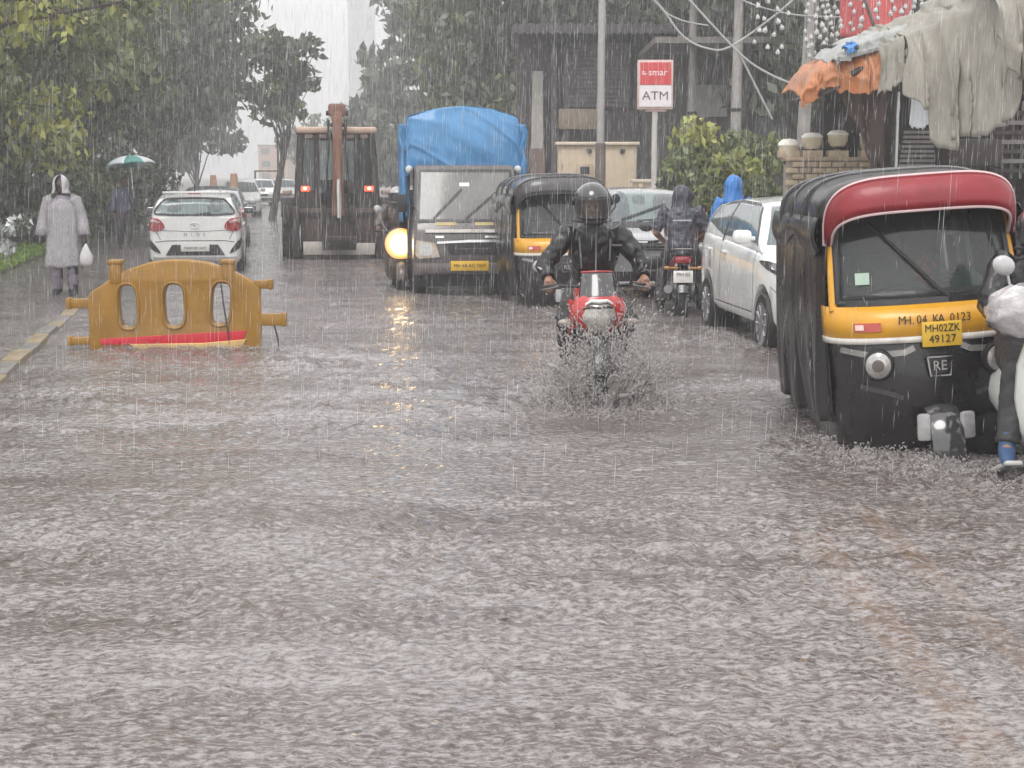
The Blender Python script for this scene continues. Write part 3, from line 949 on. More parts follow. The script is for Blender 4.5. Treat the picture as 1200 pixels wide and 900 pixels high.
# brick gate wall with four lamps
def gate_wall():
    Y0 = 20.0
    k = Y0 / FPX
    x0, x1 = (917 - 600) * k, (1022 - 600) * k
    zt = CAM_H + (205 - 193) * k
    g = thing('brick_wall', 'pale yellow brick gate wall behind the white hatchback', 'wall', ((x0 + x1) / 2, Y0, .07))
    W = x1 - x0
    m_mort = M('mortar', (.30, .26, .21), .8, vs=12)
    m_br = M('pale_brick', (.46, .36, .24), .6, var=.18, vs=7, dirt=.4, island=.0)
    m_br2 = M('tan_brick', (.40, .30, .20), .6, var=.2, vs=7, dirt=.4)
    MB().box((0, .1, zt / 2), (W - .02, .17, zt - .03)).build('wall_core', m_mort, g)
    bw, bh = .17, .078
    me = [MB().rbox((0, 0, 0), (bw - .018, .05, bh - .016), .006).build('brick', mm, g) for mm in (m_br, m_br2)]
    first = [True, True]
    rows = int(1.0 / bh)
    random.seed(12)
    for r_ in range(rows):
        for c_ in range(int(W / bw) + 1):
            x = -W / 2 + (c_ + (.5 if r_ % 2 else 0)) * bw
            if x > W / 2 - .06 or x < -W / 2 + .05: continue
            i = random.choice((0, 0, 1))
            if first[i]: o = me[i]; first[i] = False
            else:
                o = me[i].copy(); COL.objects.link(o)
            o.location = (x, -.005 + random.uniform(-.006, .006), zt - .07 - r_ * bh)
    MB().rbox((0, .1, zt + .0), (W + .03, .25, .05), .01).build('coping', m_br2, g)
    LP = [(922, 190, 163, 'squat gate lamp leftmost on the brick wall, cut by the pole'), (949, 176, 156, 'gate lamp second from left on the brick wall'), (979, 173, 153, 'gate lamp third from left, the tallest'), (1016, 178, 152, 'rightmost gate lamp, under the stall edge')]
    for px, pb, pt, lab in LP:
        X = (px - 600) * k
        zb = CAM_H + (205 - pb) * k
        hh = (pb - pt) * k
        L = thing('gate_lamp', lab, 'lamp', (X, Y0 + .1, .07 + zt + .02), 0, 'lamps on the brick gate wall')
        zz = zb - .07 - zt - .02
        MB().rbox((0, 0, .04), (.26, .22, .10), .015).build('base', m_br, L)
        MB().cyl((0, 0, .05), (0, 0, zz), .035, 10).build('post', M('lamp_post_cream', (.5, .44, .34), .5), L)
        MB().lathe([(.05, zz), (.095, zz + .015), (.125, zz + hh * .35), (.128, zz + hh * .70), (.0, zz + hh * .72)], n=20).build('globe', M('milky_glass', (.80, .70, .50), .3, var=.05, tl=.3), L)
        MB().lathe([(.138, zz + hh * .70), (.132, zz + hh * .80), (.09, zz + hh * .95), (0, zz + hh)], n=20).build('cap', M('lamp_cap', (.84, .80, .72), .4), L)
        MB().lathe([(.045, zz - .03), (.07, zz - .01), (.06, zz + .02)], n=14).build('collar', M('dark_iron'), L)
gate_wall()
# low wall by the sign
lw = thing('low_wall', 'low beige railing wall at the foot of the sign pole', 'wall', ((775 - 600) / FPX * 31.6, 31.7, .07))
MB().box((0, 0, .75), (1.2, .2, 1.5)).build('wall_panel', M('beige_paint'), lw)
MB().rbox((0, 0, 1.53), (1.3, .28, .07), .01).build('coping', M('cream_lid'), lw)
for sx in (-.45, 0, .45):
    MB().box((sx, -.12, .75), (.08, .05, 1.45)).build('pilaster', M('cream_lid'), lw)

# red banner and hanging bulbs
bn = MB()
bn.grid(lambda u, v: (P(985 + 84 * u, 0, 25).x, 25 + .05 * math.sin(u * 9 + v * 3), P(0, 42 - 70 * v + 4 * math.sin(u * 5), 25).z), 16, 12)
o = bn.build('red_banner', M('banner_red', (.52, .09, .09), .6, var=.15, vs=4, dirt=.3, dirtcol=(.5, .3, .3)), None, solid=.01)
tag(o, 'faded red cloth banner behind the hanging bulbs', 'banner')
o = MB().tube([P(1000, -40, 21), P(1026, 36, 20)], .022, 6).build('slanting_rod', M('dark_iron'), None)
tag(o, 'thin dark rod slanting down to the stall cloth in front of the red banner', 'rod')

# strings of white bulbs
m_bulb = M('white_bulb', (.50, .485, .475), .2, var=.08, coat=.4)
m_wire = M('thin_dark_wire', (.06, .06, .06), .5)
random.seed(31)
bulb_me = None
STR = [(888, 0, 58, 4, 'leftmost, longest and sparsest string of white bulbs, left of the leaning pole'), (900, -20, 60, 5, 'sparse string of white bulbs just left of the leaning pole'), (912, -20, 70, 5, 'string of white bulbs ending lowest, left of the leaning pole'),
       (922, -20, 68, 4, 'string of white bulbs touching the leaning pole on its left'), (948, -20, 70, 9, 'string of white bulbs close to the right side of the leaning pole'), (957, -20, 66, 10, 'second string of white bulbs right of the leaning pole'),
       (967, -20, 62, 11, 'dense string of white bulbs midway between pole and banner'), (975, -20, 58, 11, 'dense string of white bulbs just left of the banner edge'), (984, -20, 50, 9, 'string of white bulbs along the left edge of the red banner'),
       (1000, -20, 40, 6, 'string of white bulbs in front of the left part of the red banner'), (1014, -20, 38, 5, 'string of white bulbs in front of the middle of the red banner'), (1032, -20, 34, 6, 'string of white bulbs in front of the banner, right of the rod'),
       (1048, -20, 30, 6, 'string of white bulbs in front of the right part of the banner'), (1062, -20, 26, 6, 'string of white bulbs at the right edge of the red banner'), (1072, -20, 22, 7, 'first string of white bulbs right of the red banner'),
       (1082, -20, 18, 7, 'string of white bulbs above the grey cloth, second right of the banner'), (1092, -20, 14, 6, 'string of white bulbs above the grey cloth, third right of the banner'), (1104, -20, 10, 5, 'rightmost string of white bulbs above the grey cloth')]
for px, y0, y1, n, lab in STR:
    Y = 23.2 + random.uniform(-.5, .5)
    top = P(px, -70, Y)
    t = thing('light_string', lab, 'lights', top, 0, 'strings of hanging white bulbs')
    zb = P(px, y1, Y).z - top.z
    zs = P(px, y0, Y).z - top.z
    MB().tube([(0, 0, 0), (random.uniform(-.02, .02), 0, zb * .5), (0, 0, zb)], .005, 4).build('wire', m_wire, t)
    for i in range(n):
        if bulb_me is None:
            o = MB().lathe([(.008, .075), (.02, .07), (.02, .045), (.05, .02), (.058, -.02), (.045, -.055), (0, -.07)], n=8).build('bulb', m_bulb, t)
            bulb_me = o
        else:
            o = bulb_me.copy(); COL.objects.link(o); o.parent = t
        f = (i + .5) / n + random.uniform(-.2, .2) / n
        o.location = (random.uniform(-.05, .05), random.uniform(-.04, .04), zs + (zb - zs) * f)
        o.rotation_euler = (random.uniform(-.3, .3), random.uniform(-.3, .3), 0)
        q = random.uniform(.48, .72); o.scale = (q, q, q)

# ---------------------------------------------------------------- the cloth-covered stall
def at_line(pts, x):
    return lerpk(pts, x)
def cloth(name, label, x0, x1, top, hem, Y0, Y1, m, seed, folds=7.0, amp=.12, back=1.3, rise=.35, nu=90, nv=34, cat='tarpaulin', hang=0.0, jag=3.2):
    """Cloth lying on a roof and hanging over its edge: top and hem are outlines seen from the road."""
    def fn(u, v):
        px = x0 + (x1 - x0) * u
        Y = Y0 + (Y1 - Y0) * u
        t = at_line(top, px); h = at_line(hem, px) + jag * vn(u * 26, 3, seed)
        e = P(px, t, Y)
        if v < .32:
            q = 1 - v / .32
            return (e.x + .03 * vn(u * 9, q * 3, seed + 1), Y + back * q, e.z + rise * q * (1 - .35 * q) + .05 * vn(u * 9, q * 5, seed) - .02)
        q = (v - .32) / .68
        b = P(px, h, Y)
        f = vn(u * folds + .25 * q, .2 + q * .35, seed + 2)
        g = vn(u * folds * 2.3, q * .8, seed + 3)
        s = min(1, q * 2.2)
        z = e.z + (b.z - e.z) * q
        y = Y - .10 * math.sin(min(1, q * 3) * PI / 2) - s * (amp * .6 * f + amp * .3 * g) - hang * q
        w_ = 1 - abs(vn(u * folds * 1.4 - q * 1.1, q * 1.3, seed + 4))
        y -= s * amp * .5 * w_ ** 6
        return (e.x + s * .06 * g, y, z + .008 * vn(u * 14, q * 5, seed + 5))
    o = MB().grid(fn, nu, nv).build(name, m, None, smooth=180, solid=.008)
    return tag(o, label, cat)
m_cream = M('dirty_canvas', (.33, .31, .265), .5, var=.18, vs=2.2, dirt=.7, dirtcol=(.17, .15, .12), bump=.15, bs=14, tl=.1)
m_oran = M('orange_tarp', (.43, .15, .05), .4, var=.3, vs=3, dirt=.5, dirtcol=(.55, .38, .26), bump=.3, bs=12)
m_white = M('pale_plastic_sheet', (.56, .58, .60), .35, var=.1, dirt=.3)
TOP = [(1028, 56), (1050, 45), (1075, 36), (1100, 26), (1130, 12), (1158, -4), (1230, -40)]
cloth('tarpaulin', 'large dirty cream canvas hanging over the stall front, with a ragged lower edge', 1060, 1186, TOP,
      [(1060, 112), (1072, 128), (1084, 132), (1088, 166), (1097, 172), (1106, 179), (1114, 172), (1128, 163), (1145, 161), (1160, 157), (1172, 148), (1182, 138), (1186, 110)], 17.2, 15.8, m_cream, 3, folds=8, amp=.16, hang=.12)
cloth('tarpaulin', 'short cream canvas flap left of the large one, beside the orange sheet', 1029, 1059, TOP, [(1029, 112), (1036, 108), (1046, 106), (1050, 102), (1059, 84)], 17.6, 17.25, m_cream, 8, folds=3, amp=.10, nu=36)
cloth('plastic_sheet', 'pale white plastic sheet showing below the canvas, left of its lowest tip', 1060, 1092, [(1050, 95), (1100, 95)], [(1060, 146), (1068, 150), (1078, 151), (1092, 146)], 17.5, 17.2, m_white, 11, folds=2, amp=.06, nu=40, back=.3, rise=.1, cat='sheet')
cloth('tarpaulin', 'grey cream canvas bundle at the right picture edge of the stall', 1166, 1235, [(1160, 0), (1176, -2), (1200, -20), (1240, -40)], [(1166, 40), (1172, 60), (1178, 80), (1186, 92), (1200, 96), (1235, 100)], 15.5, 15.0, m_cream, 15, folds=6, amp=.16, nu=60)
cloth('orange_tarpaulin', 'crumpled orange tarpaulin on the left end of the stall roof', 938, 1032, [(936, 112), (945, 96), (958, 82), (975, 70), (1000, 62), (1032, 52)],
      [(936, 126), (943, 124), (955, 118), (963, 106), (970, 104), (985, 108), (1000, 110), (1016, 109), (1032, 108)], 18.6, 17.8, m_oran, 21, folds=7, amp=.13, nu=80, rise=.15)
cloth('pale_tarpaulin', 'pale grey sheet lying over the orange tarpaulin up to the canvas', 975, 1066, [(970, 76), (985, 58), (1000, 50), (1030, 38), (1066, 28)], [(970, 80), (985, 74), (1000, 68), (1020, 62), (1040, 55), (1066, 46)], 18.2, 17.5, M('pale_sheet', (.36, .37, .355), .45, dirt=.5, bump=.2, bs=12), 25, folds=5, amp=.07, nu=50, rise=.12, cat='sheet')
cloth('blue_scrap', 'small bright blue scrap of sheet between the orange and pale tarpaulins', 990, 1003, [(988, 55), (1005, 50)], [(988, 66), (996, 64), (1005, 60)], 17.85, 17.8, M('blue_scrap_plastic', (.05, .22, .55), .4), 28, folds=2, amp=.02, nu=14, nv=12, back=.1, rise=.04, cat='sheet', jag=.6)
def stall():
    Y0 = 18.2
    k = Y0 / FPX
    x0, x1 = (1003 - 600) * k, (1260 - 600) * k
    s = thing('market_stall', 'dark wooden stall with slatted shelves under the canvas', 'stall', ((x0 + x1) / 2, Y0, .07))
    W = x1 - x0
    m_dw = M('dark_wet_wood', (.045, .036, .033), .6, var=.35, vs=5)
    m_md = M('grey_wood', (.17, .155, .15), .6, var=.3, vs=5)
    def X(px): return (px - 600) * k - (x0 + x1) / 2
    def Z(py): return CAM_H + (205 - py) * k - .07
    MB().box((0, 2.2, 1.6), (W, .08, 3.2)).build('back_panel', m_dw, s)
    MB().box((W / 2, 1.1, 1.6), (.08, 2.2, 3.2)).build('side_panel', m_dw, s)
    for px in (1022, 1046, 1100, 1160, 1215):
        MB().box((X(px), .1, Z(80) / 2), (.07, .07, Z(80))).build('post', m_dw, s)
    MB().cyl((X(1037), -.35, .3), (X(1037), -.35, Z(112)), .018, 8).build('pipe', M('steel'), s)
    # counter with the crate of slats
    MB().box((X(1120), .5, .45), (W * .8, .9, .9)).build('counter', m_dw, s)
    for i in range(8):
        o = MB().box((X(1071), .05, Z(196) + .055 * i + .02), (42 * k * (1 - .03 * i), .05, .032)).build('slat', m_md, s)
    for i in range(7):
        MB().box((X(1176), -.1, Z(200) + .11 * i), (50 * k, .05, .05)).build('slat', m_md if i % 2 else m_dw, s)
    for i in range(5):
        MB().box((X(1155 + 11 * i), -.06, Z(165)), (.03, .04, .9)).build('upright', m_md, s)
    MB().rbox((X(1130), .0, Z(180)), (60 * k, .5, .32), .02).build('plank_box', m_dw, s)
    # ragged dark sheet hanging at the left end
    def fn(u, v):
        px = 984 + 50 * u
        b = lerpk([(0, 118), (.2, 138), (.4, 150), (.6, 186), (1, 200)], u)
        return (X(px), .1 + .06 * vn(u * 6, v, 5), Z(98) + (Z(b) - Z(98)) * v)
    MB().grid(fn, 24, 12).build('side_curtain', M('brown_rag', (.075, .05, .042), .7, var=.3), s, solid=.01)
    rb = MB()
    for px in (985, 1060, 1140, 1220):
        rb.tube([(X(px), -.5, Z(lerpk(TOP, px) + 8)), (X(px), 1.6, Z(lerpk(TOP, px) - 10))], .03, 6)
    rb.tube([(X(984), -.3, Z(92)), (X(1060), -.4, Z(52)), (X(1160), -1.0, Z(6)), (X(1250), -1.5, Z(-30))], .035, 6)
    rb.build('roof_frame', m_dw, s)
    MB().box((X(1075), 1.0, Z(60)), (2.6, 2.2, .03), rot=(0, -.42, 0)).build('roof_sheet', m_dw, s)
stall()

# ---------------------------------------------------------------- far buildings, faint in the rain
def far_block(name, label, px0, px1, ptop, Y, depth, m, rows, cols, base=0.0):
    k = Y / FPX
    x0, x1 = (px0 - 600) * k, (px1 - 600) * k
    zt = CAM_H + (205 - ptop) * k
    b = thing(name, label, 'building', ((x0 + x1) / 2, Y, 0))
    W = x1 - x0
    MB().box((0, depth / 2, zt / 2), (W, depth, zt)).build('wall', m, b)
    me = None
    for r_ in range(rows):
        for c_ in range(cols):
            if me is None:
                o = me = MB().box((0, 0, 0), (W / cols * .55, .12, zt / rows * .5)).build('window', M('far_window', (.07, .075, .085), .3), b)
            else:
                o = me.copy(); COL.objects.link(o)
            o.location = (-W / 2 + W * (c_ + .5) / cols, -.03, zt * (r_ + .6) / rows)
    MB().box((0, depth / 2, zt + .15), (W + .3, depth + .3, .3)).build('roof', m_pave, b)
    return b
tw = far_block('tower', 'very pale slim tower block fading into the white sky', 413, 441, -25, 640, 9, M('tower_render', (.22, .22, .23), .6), 20, 3)
for sx in (-5.1, -1.7, 1.7, 5.1):
    MB().box((sx, -.2, 40), (.5, .4, 80)).build('fin', M('tower_render'), tw)
far_block('far_house', 'pale grey far house behind the digger roof', 366, 402, 152, 330, 10, M('far_render', (.25, .24, .23), .7), 3, 3)
far_block('peach_building', 'faint peach far building at the end of the road', 306, 340, 172, 300, 10, M('peach_render', (.50, .30, .18), .7), 3, 2)
far_block('far_house', 'pale far house with a dark roof left of the blue truck', 440, 478, 88, 300, 10, M('far_render'), 4, 2)
def orange_post(px, Y, h, r_, lab):
    p = thing('orange_post', lab, 'post', ((px - 600) / FPX * Y, Y, -.03), 0, 'orange posts beside the far road')
    MB().lathe([(r_ * 1.3, 0), (r_ * 1.3, .1), (r_, .12), (r_ * .95, h * .7)], n=14).build('shaft', M('faded_orange', (.62, .24, .09), .5, dirt=.3), p)
    MB().lathe([(r_ * .95, h * .7), (r_ * .95, h * .85), (r_ * .8, h), (0, h)], n=14).build('cap', M('pale_orange', (.66, .40, .26), .5), p)
orange_post(253, 56, 1.75, .13, 'hazy orange post leftmost behind the white hatchback roof')
orange_post(266, 57, 1.2, .10, 'shortest hazy orange post, in the middle')
orange_post(277, 56, 1.8, .15, 'thickest hazy orange post, above the right end of the hatchback roof')
gt = thing('height_barrier', 'thin dark height barrier across the far road behind the parked cars', 'barrier', ((318 - 600) / FPX * 105, 105, 0))
MB().box((0, 0, 1.98), (1.95, .12, .10)).build('bar', M('dark_iron'), gt)
for sx in (-.95, .95):
    MB().box((sx, 0, 1.0), (.12, .12, 2.0)).build('post', M('dark_iron'), gt)
# ================================================================ cars
m_tyre = M('wet_tyre', (.022, .021, .02), .45, var=.2, vs=20)
m_rub = M('black_plastic', (.022, .021, .022), .35, var=.15)
m_glass = M('car_glass', (.045, .06, .062), .05, var=.05, coat=.5)
m_glass_pale = M('misted_glass', (.16, .20, .20), .10, var=.25, vs=2.5, coat=.6)
m_chrome = M('chrome', (.62, .62, .62), .15, 1.0, var=.05)
m_lens = M('clear_lens', (.42, .42, .40), .12, .3, var=.25, vs=14, coat=.8)
m_lens_d = M('dark_lens', (.06, .06, .065), .1, .3, var=.3, vs=14, coat=.8)
m_redl = M('tail_lens', (.30, .025, .03), .12, var=.2, vs=12, coat=.8)
m_alloy = M('wheel_alloy', (.30, .30, .31), .35, .7, var=.15, dirt=.3)
m_seam = M('panel_gap', (.02, .02, .02), .6, var=0)
m_plate_w = M('plate_white', (.62, .60, .57), .4, var=.06, dirt=.25)
m_plate_y = M('plate_yellow', (.70, .43, .04), .4, var=.06, dirt=.15)
m_ink = M('plate_ink', (.03, .025, .02), .5, var=0)
m_liner = M('wheel_arch_dark', (.012, .012, .012), .8, var=0)

def wheel(parent, x, y, r, wd, side, spokes=10, name='wheel'):
    """Tyre with a rim; side +1 faces +x."""
    h = wd / 2
    o = MB().lathe([(r * .60, -h * .9), (r * .92, -h), (r * .985, -h * .72), (r, -h * .3), (r, h * .3), (r * .985, h * .72), (r * .92, h), (r * .62, h * .93)], axis='x', n=28).build(name, m_tyre, parent)
    o.location = (x, y, r - .13)
    rb = MB().lathe([(r * .66, h * .98), (r * .68, h * 1.03), (r * .62, h * 1.03), (r * .56, h * .7), (r * .2, h * .55), (0, h * .6)], axis='x', n=28)
    for k in range(spokes):
        a = 2 * PI * k / spokes
        rb.tube([(h * .78, math.cos(a) * r * .14, math.sin(a) * r * .14), (h * 1.0, math.cos(a) * r * .60, math.sin(a) * r * .60)], r * .055, 4, flat=.8)
    rb.lathe([(r * .16, h * .6), (r * .14, h * 1.02), (0, h * 1.04)], axis='x', n=14)
    rm = rb.build('rim', m_alloy, o)
    if side < 0: rm.rotation_euler = (0, 0, PI)
    return o

def car(label, loc, rz, paint, L=3.7, W=1.68, H=1.50, belt=.93, bonnet=.90, cowl=.22, roof_f=.40, roof_r=.86, tail=.97, hood_f=.70, name='hatchback_car', cat='car', group=None,
        wr=.29, wf=.19, wrear=.83, tumble=.80, nose=.86, glass=None, detail=2, roof_mat=None, sink=.13, wedge=.0, rear_belt=None, sharp=1.0):
    """A car facing -y. Fractions are of the length from the nose."""
    root = thing(name, label, cat, loc, rz, group)
    fy = lambda f: -L / 2 + f * L
    hw = W / 2
    yw = (fy(wf), fy(wrear))
    zb0 = .30 - sink
    rb = rear_belt if rear_belt else belt
    top = [(0, hood_f * .9), (.03, hood_f), (.08, hood_f + .05), (cowl, bonnet), (cowl + .06, belt), (.75, belt + (rb - belt) * .8), (.93, rb), (1.0, rb - .05)]
    plan = [(0, nose), (.02, nose + .05), (.06, .95), (.14, .985), (.3, 1.0), (.75, 1.0), (.90, .975), (.96, .94), (.985, .90), (1, .86)]
    fs_ = sorted(set([0, .006, .015, .03, .05, .08] + [i / 56 for i in range(5, 53)] + [.95, .965, .98, .99, 1.0]))
    rings = []
    for f in fs_:
        y = fy(f)
        w_ = hw * lerpk(plan, f)
        zt = lerpk(top, f)
        zb = zb0
        if f < .03: zb = zb0 + .06 * (1 - f / .03)
        if f > .97: zb = zb0 + .10 * (f - .97) / .03
        for c in yw:
            d = abs(y - c)
            ra = wr + .055
            if d < ra: zb = max(zb, wr - sink + math.sqrt(ra * ra - d * d))
        zs = zt - .03
        mid = zb0 + .45 * (zt - zb0)
        lv = [(.93, zb), (.985, max(zb + .015, zb0 + .07)), (1.0, max(zb + .03, mid)), (.988, max(zb + .045, zt - .16)), (.955, max(zb + .06, zt - .05)), (.90, zt - .005), (.70, zt + .012), (.35, zt + .03)]
        r_ = [(-w_ * a, y, z) for a, z in lv] + [(0, y, zt + .035)] + [(w_ * a, y, z) for a, z in reversed(lv)]
        rings.append(r_)
    mb = MB().loft(rings, closed=True, cap=True)
    # greenhouse
    y0, y1, y2, y3 = fy(cowl + .01), fy(roof_f), fy(roof_r), fy(tail)
    zr = H - sink
    gh = []
    N = 30
    for i in range(N + 1):
        f = (y0 + (y3 - y0) * i / N)
        if f < y1:
            t = (f - y0) / (y1 - y0); z = belt - .06 + (zr - .05 - belt + .06) * (math.sin(t * PI / 2) ** (.92) * .35 + t * .65)
        elif f < y2:
            t = (f - y1) / (y2 - y1); z = zr - .05 + .05 * math.sin(t * PI) - .03 * t
        else:
            t = (f - y2) / (y3 - y2); z = rb + (zr - .08 - rb) * math.sqrt(max(0, 1 - t ** 2.2))
        zbt = lerpk(top, (f + L / 2) / L) - .03
        wb = hw * lerpk(plan, (f + L / 2) / L) * .945
        z = max(z, zbt + .02)
        q = min(1, (z - zbt) / (zr - belt))
        wt = wb * (1 - (1 - tumble) * q)
        gh.append([(-wb, f, zbt), (-wb + (wb - wt) * .5 - .012, f, zbt + (z - zbt) * .5), (-wt - .004, f, zbt + (z - zbt) * .86), (-wt * .95, f, zbt + (z - zbt) * .96), (-wt * .80, f, z - .004), (-wt * .4, f, z + .018 * q), (0, f, z + .026 * q),
                   (wt * .4, f, z + .018 * q), (wt * .80, f, z - .004), (wt * .95, f, zbt + (z - zbt) * .96), (wt + .004, f, zbt + (z - zbt) * .86), (wb - (wb - wt) * .5 + .012, f, zbt + (z - zbt) * .5), (wb, f, zbt)])
    mb.loft(gh, closed=True, cap=True)
    body = mb.build('body', paint, root, 38)
    MB().box((0, 0, zb0 + .13), (W * .86, L * .9, .2)).build('underbody', m_liner, root)
    b = bvh_of(body)
    g = glass or m_glass
    zg = belt + .035
    ztop = zr - .09
    wtp = hw * .945 * tumble
    # windscreen, rear window, side windows
    ws = MB(); patch(ws, b, [(-hw * .86, zg + .0), (0, zg - .02), (hw * .86, zg + .0), (wtp * .90, ztop + .0), (0, ztop + .025), (-wtp * .90, ztop)], '-y', .006, 6, edge=6)
    ws.build('windscreen', g, root, 50)
    zrw = rb + .04
    rw = MB(); patch(rw, b, smooth_poly([(-hw * .80, zrw + .03), (-hw * .6, zrw), (0, zrw - .01), (hw * .6, zrw), (hw * .80, zrw + .03), (wtp * .86, ztop - .08), (wtp * .7, ztop - .05), (0, ztop - .035), (-wtp * .7, ztop - .05), (-wtp * .86, ztop - .08)], 3), '+y', .008, 6, edge=2)
    rear_w = rw.build('rear_window', g, root, 50)
    for sx, ax in ((-1, '-x'), (1, '+x')):
        s_ = 1 if ax == '+x' else -1
        def side(pts): return [(p[0] * s_, p[1]) for p in pts]
        A = (fy(cowl + .075), zg + .01); B = (fy(roof_f + .015), ztop - .005); C = (fy((roof_f + roof_r) / 2 + .01), ztop + .015); D = (C[0], zg + wedge * .4)
        w1 = MB(); patch(w1, b, side([A, B, C, D]), ax, .005, 4, edge=5); w1.build('side_window', g, root, 50)
        E = (C[0] + .07, ztop + .015); F = (fy(roof_r - .015), ztop - .03); Gp = (fy(roof_r + .035), zg + wedge + .06); Hh = (C[0] + .07, zg + wedge * .4)
        w2 = MB(); patch(w2, b, side([E, F, Gp, Hh]), ax, .005, 4, edge=5); w2.build('side_window', g, root, 50)
        if detail > 1:
            fr = MB()
            strip(fr, b, side([(A[0] - .03, A[1] - .02), (B[0] - .03, B[1] + .02), (C[0], C[1] + .025), (F[0] + .02, F[1] + .025), (Gp[0] + .04, Gp[1] - .0)]), ax, .03, .004)
            strip(fr, b, side([(C[0] + .035, ztop + .02), (C[0] + .035, zg - .02)]), ax, .06, .0045)
            fr.build('window_frame', m_rub, root, 60)
            sm = MB()
            zsill = zb0 + .10
            strip(sm, b, side([(fy(cowl + .06), belt - .03), (fy(cowl + .05), zsill + .15), (fy(cowl + .07), zsill), (C[0] + .03, zsill), (C[0] + .03, belt - .02)]), ax, .009, .0025)
            strip(sm, b, side([(C[0] + .04, zsill), (fy(wrear) - wr - .16, zsill), (fy(wrear) - wr * .6, zb0 + .45), (fy(wrear) - .12, belt - .02)]), ax, .009, .0025)
            strip(sm, b, side([(fy(.13), zb0 + .40), (fy(.06), zb0 + .33)]), ax, .008, .0025)
            sm.build('door_gap', m_seam, root, 0)
            for hx in (C[0] - .16, C[0] + .62):
                hp = project(b, Vector((hx * s_, belt - .10)), ax, .012)
                if hp: MB().rbox(hp, (.035, .17, .03), .012).build('door_handle', paint, root)
            st = MB(); strip(st, b, side([(fy(wf) + wr + .1, zsill + .13), (fy(.55), zsill + .17), (fy(wrear) - wr - .08, zsill + .22)]), ax, .022, .006); st.build('crease', paint, root, 60)
        mp = Vector((sx * (hw * .93), A[0] + .10, zg + .05))
        mi = MB().rbox(mp + Vector((sx * .13, 0, .02)), (.20, .10, .14), .045)
        mi.tube([mp, mp + Vector((sx * .08, 0, 0))], .025, 6)
        mo = mi.build('door_mirror', paint, root)
        if detail > 1:
            MB().rbox(mp + Vector((sx * .13, .047, .02)), (.17, .015, .11), .006).build('mirror_glass', m_lens_d, mo)
    for sx in (-1, 1):
        for yy in yw:
            wheel(root, sx * (hw - .105), yy, wr, .19, sx)
            MB().lathe([(wr + .05, -.12), (wr + .05, .06)], (sx * (hw - .29), yy, wr - sink), 'x', 20).build('wheel_arch', m_liner, root)
    if roof_mat:
        rf = MB(); patch(rf, b, [(-wtp * .9, y1 + .08), (wtp * .9, y1 + .08), (wtp * .9, y2 - .02), (-wtp * .9, y2 - .02)], '+z', .01, 4, edge=6)
        rf.build('roof_panel', roof_mat, root, 50)
    root['L'] = L
    return root, body, b, dict(hw=hw, belt=belt, zb0=zb0, zr=zr, rb=rb, zg=zg, ztop=ztop, wtp=wtp, L=L, fy=fy, bonnet=bonnet, hood_f=hood_f)
def wiper(parent, b, a, c, axis='-y', m=None):
    mb = MB(); strip(mb, b, [a, c], axis, .028, .022, .06)
    return mb.build('wiper', m or m_rub, parent, 60)
def plate(parent, b, cx, cz, w_, h_, axis, m, txt=None, size=.07, name='number_plate'):
    q = project(b, Vector((cx if axis == '-y' else -cx, cz)), axis, .02)
    if q is None: q = Vector((cx, 0, cz))
    s = -1 if axis == '-y' else 1
    o = MB().rbox((cx, q.y + s * .006, cz), (w_, .03, h_), .008).build(name, m, parent)
    if txt:
        text('lettering', txt, size, m_ink, o, (cx, q.y + s * .0225, cz), (R(90), 0, 0 if s < 0 else PI))
    return o

m_white_p = M('white_car_paint', (.72, .72, .70), .22, var=.05, vs=3, coat=.8, dirt=.18, dirtcol=(.45, .42, .39))
m_silver = M('silver_grey_paint', (.37, .37, .38), .25, .35, var=.06, vs=3, coat=.8, dirt=.2)
m_dkroof = M('dark_grey_paint', (.09, .09, .095), .2, var=.1, coat=.8)

# ---- the white hatchback seen from behind (left)
hl = G(232, 319)
root, body, b, D = car('white hatchback seen from behind on the left, red tail lamps, behind the yellow barrier', (hl.x - .33, hl.y + 1.85, 0), PI + R(9.0), m_white_p, L=3.75, W=1.70, H=1.53, belt=.93, rear_belt=1.0, bonnet=.93, cowl=.22, roof_f=.42, roof_r=.88, tail=.985, tumble=.78, glass=m_glass_pale, wedge=.07)
hw, rb, L = D['hw'], D['rb'], D['L']
fr = MB(); strip(fr, b, smooth_poly([(-hw * .82, rb + .055), (-hw * .6, rb + .02), (0, rb + .01), (hw * .6, rb + .02), (hw * .82, rb + .055), (D['wtp'] * .88, D['ztop'] - .055), (D['wtp'] * .7, D['ztop'] - .02), (0, D['ztop'] - .005), (-D['wtp'] * .7, D['ztop'] - .02), (-D['wtp'] * .88, D['ztop'] - .055)], 4), '+y', .035, .012, .06, closed=True); fr.build('window_seal', m_rub, root, 60)
MB().rbox((0, L / 2 - .30, D['zr'] + .01), (1.12, .22, .035), .015).build('roof_spoiler', m_white_p, root)
MB().box((0, L / 2 - .185, D['zr'] - .012), (.22, .012, .02)).build('brake_lamp', m_redl, root)
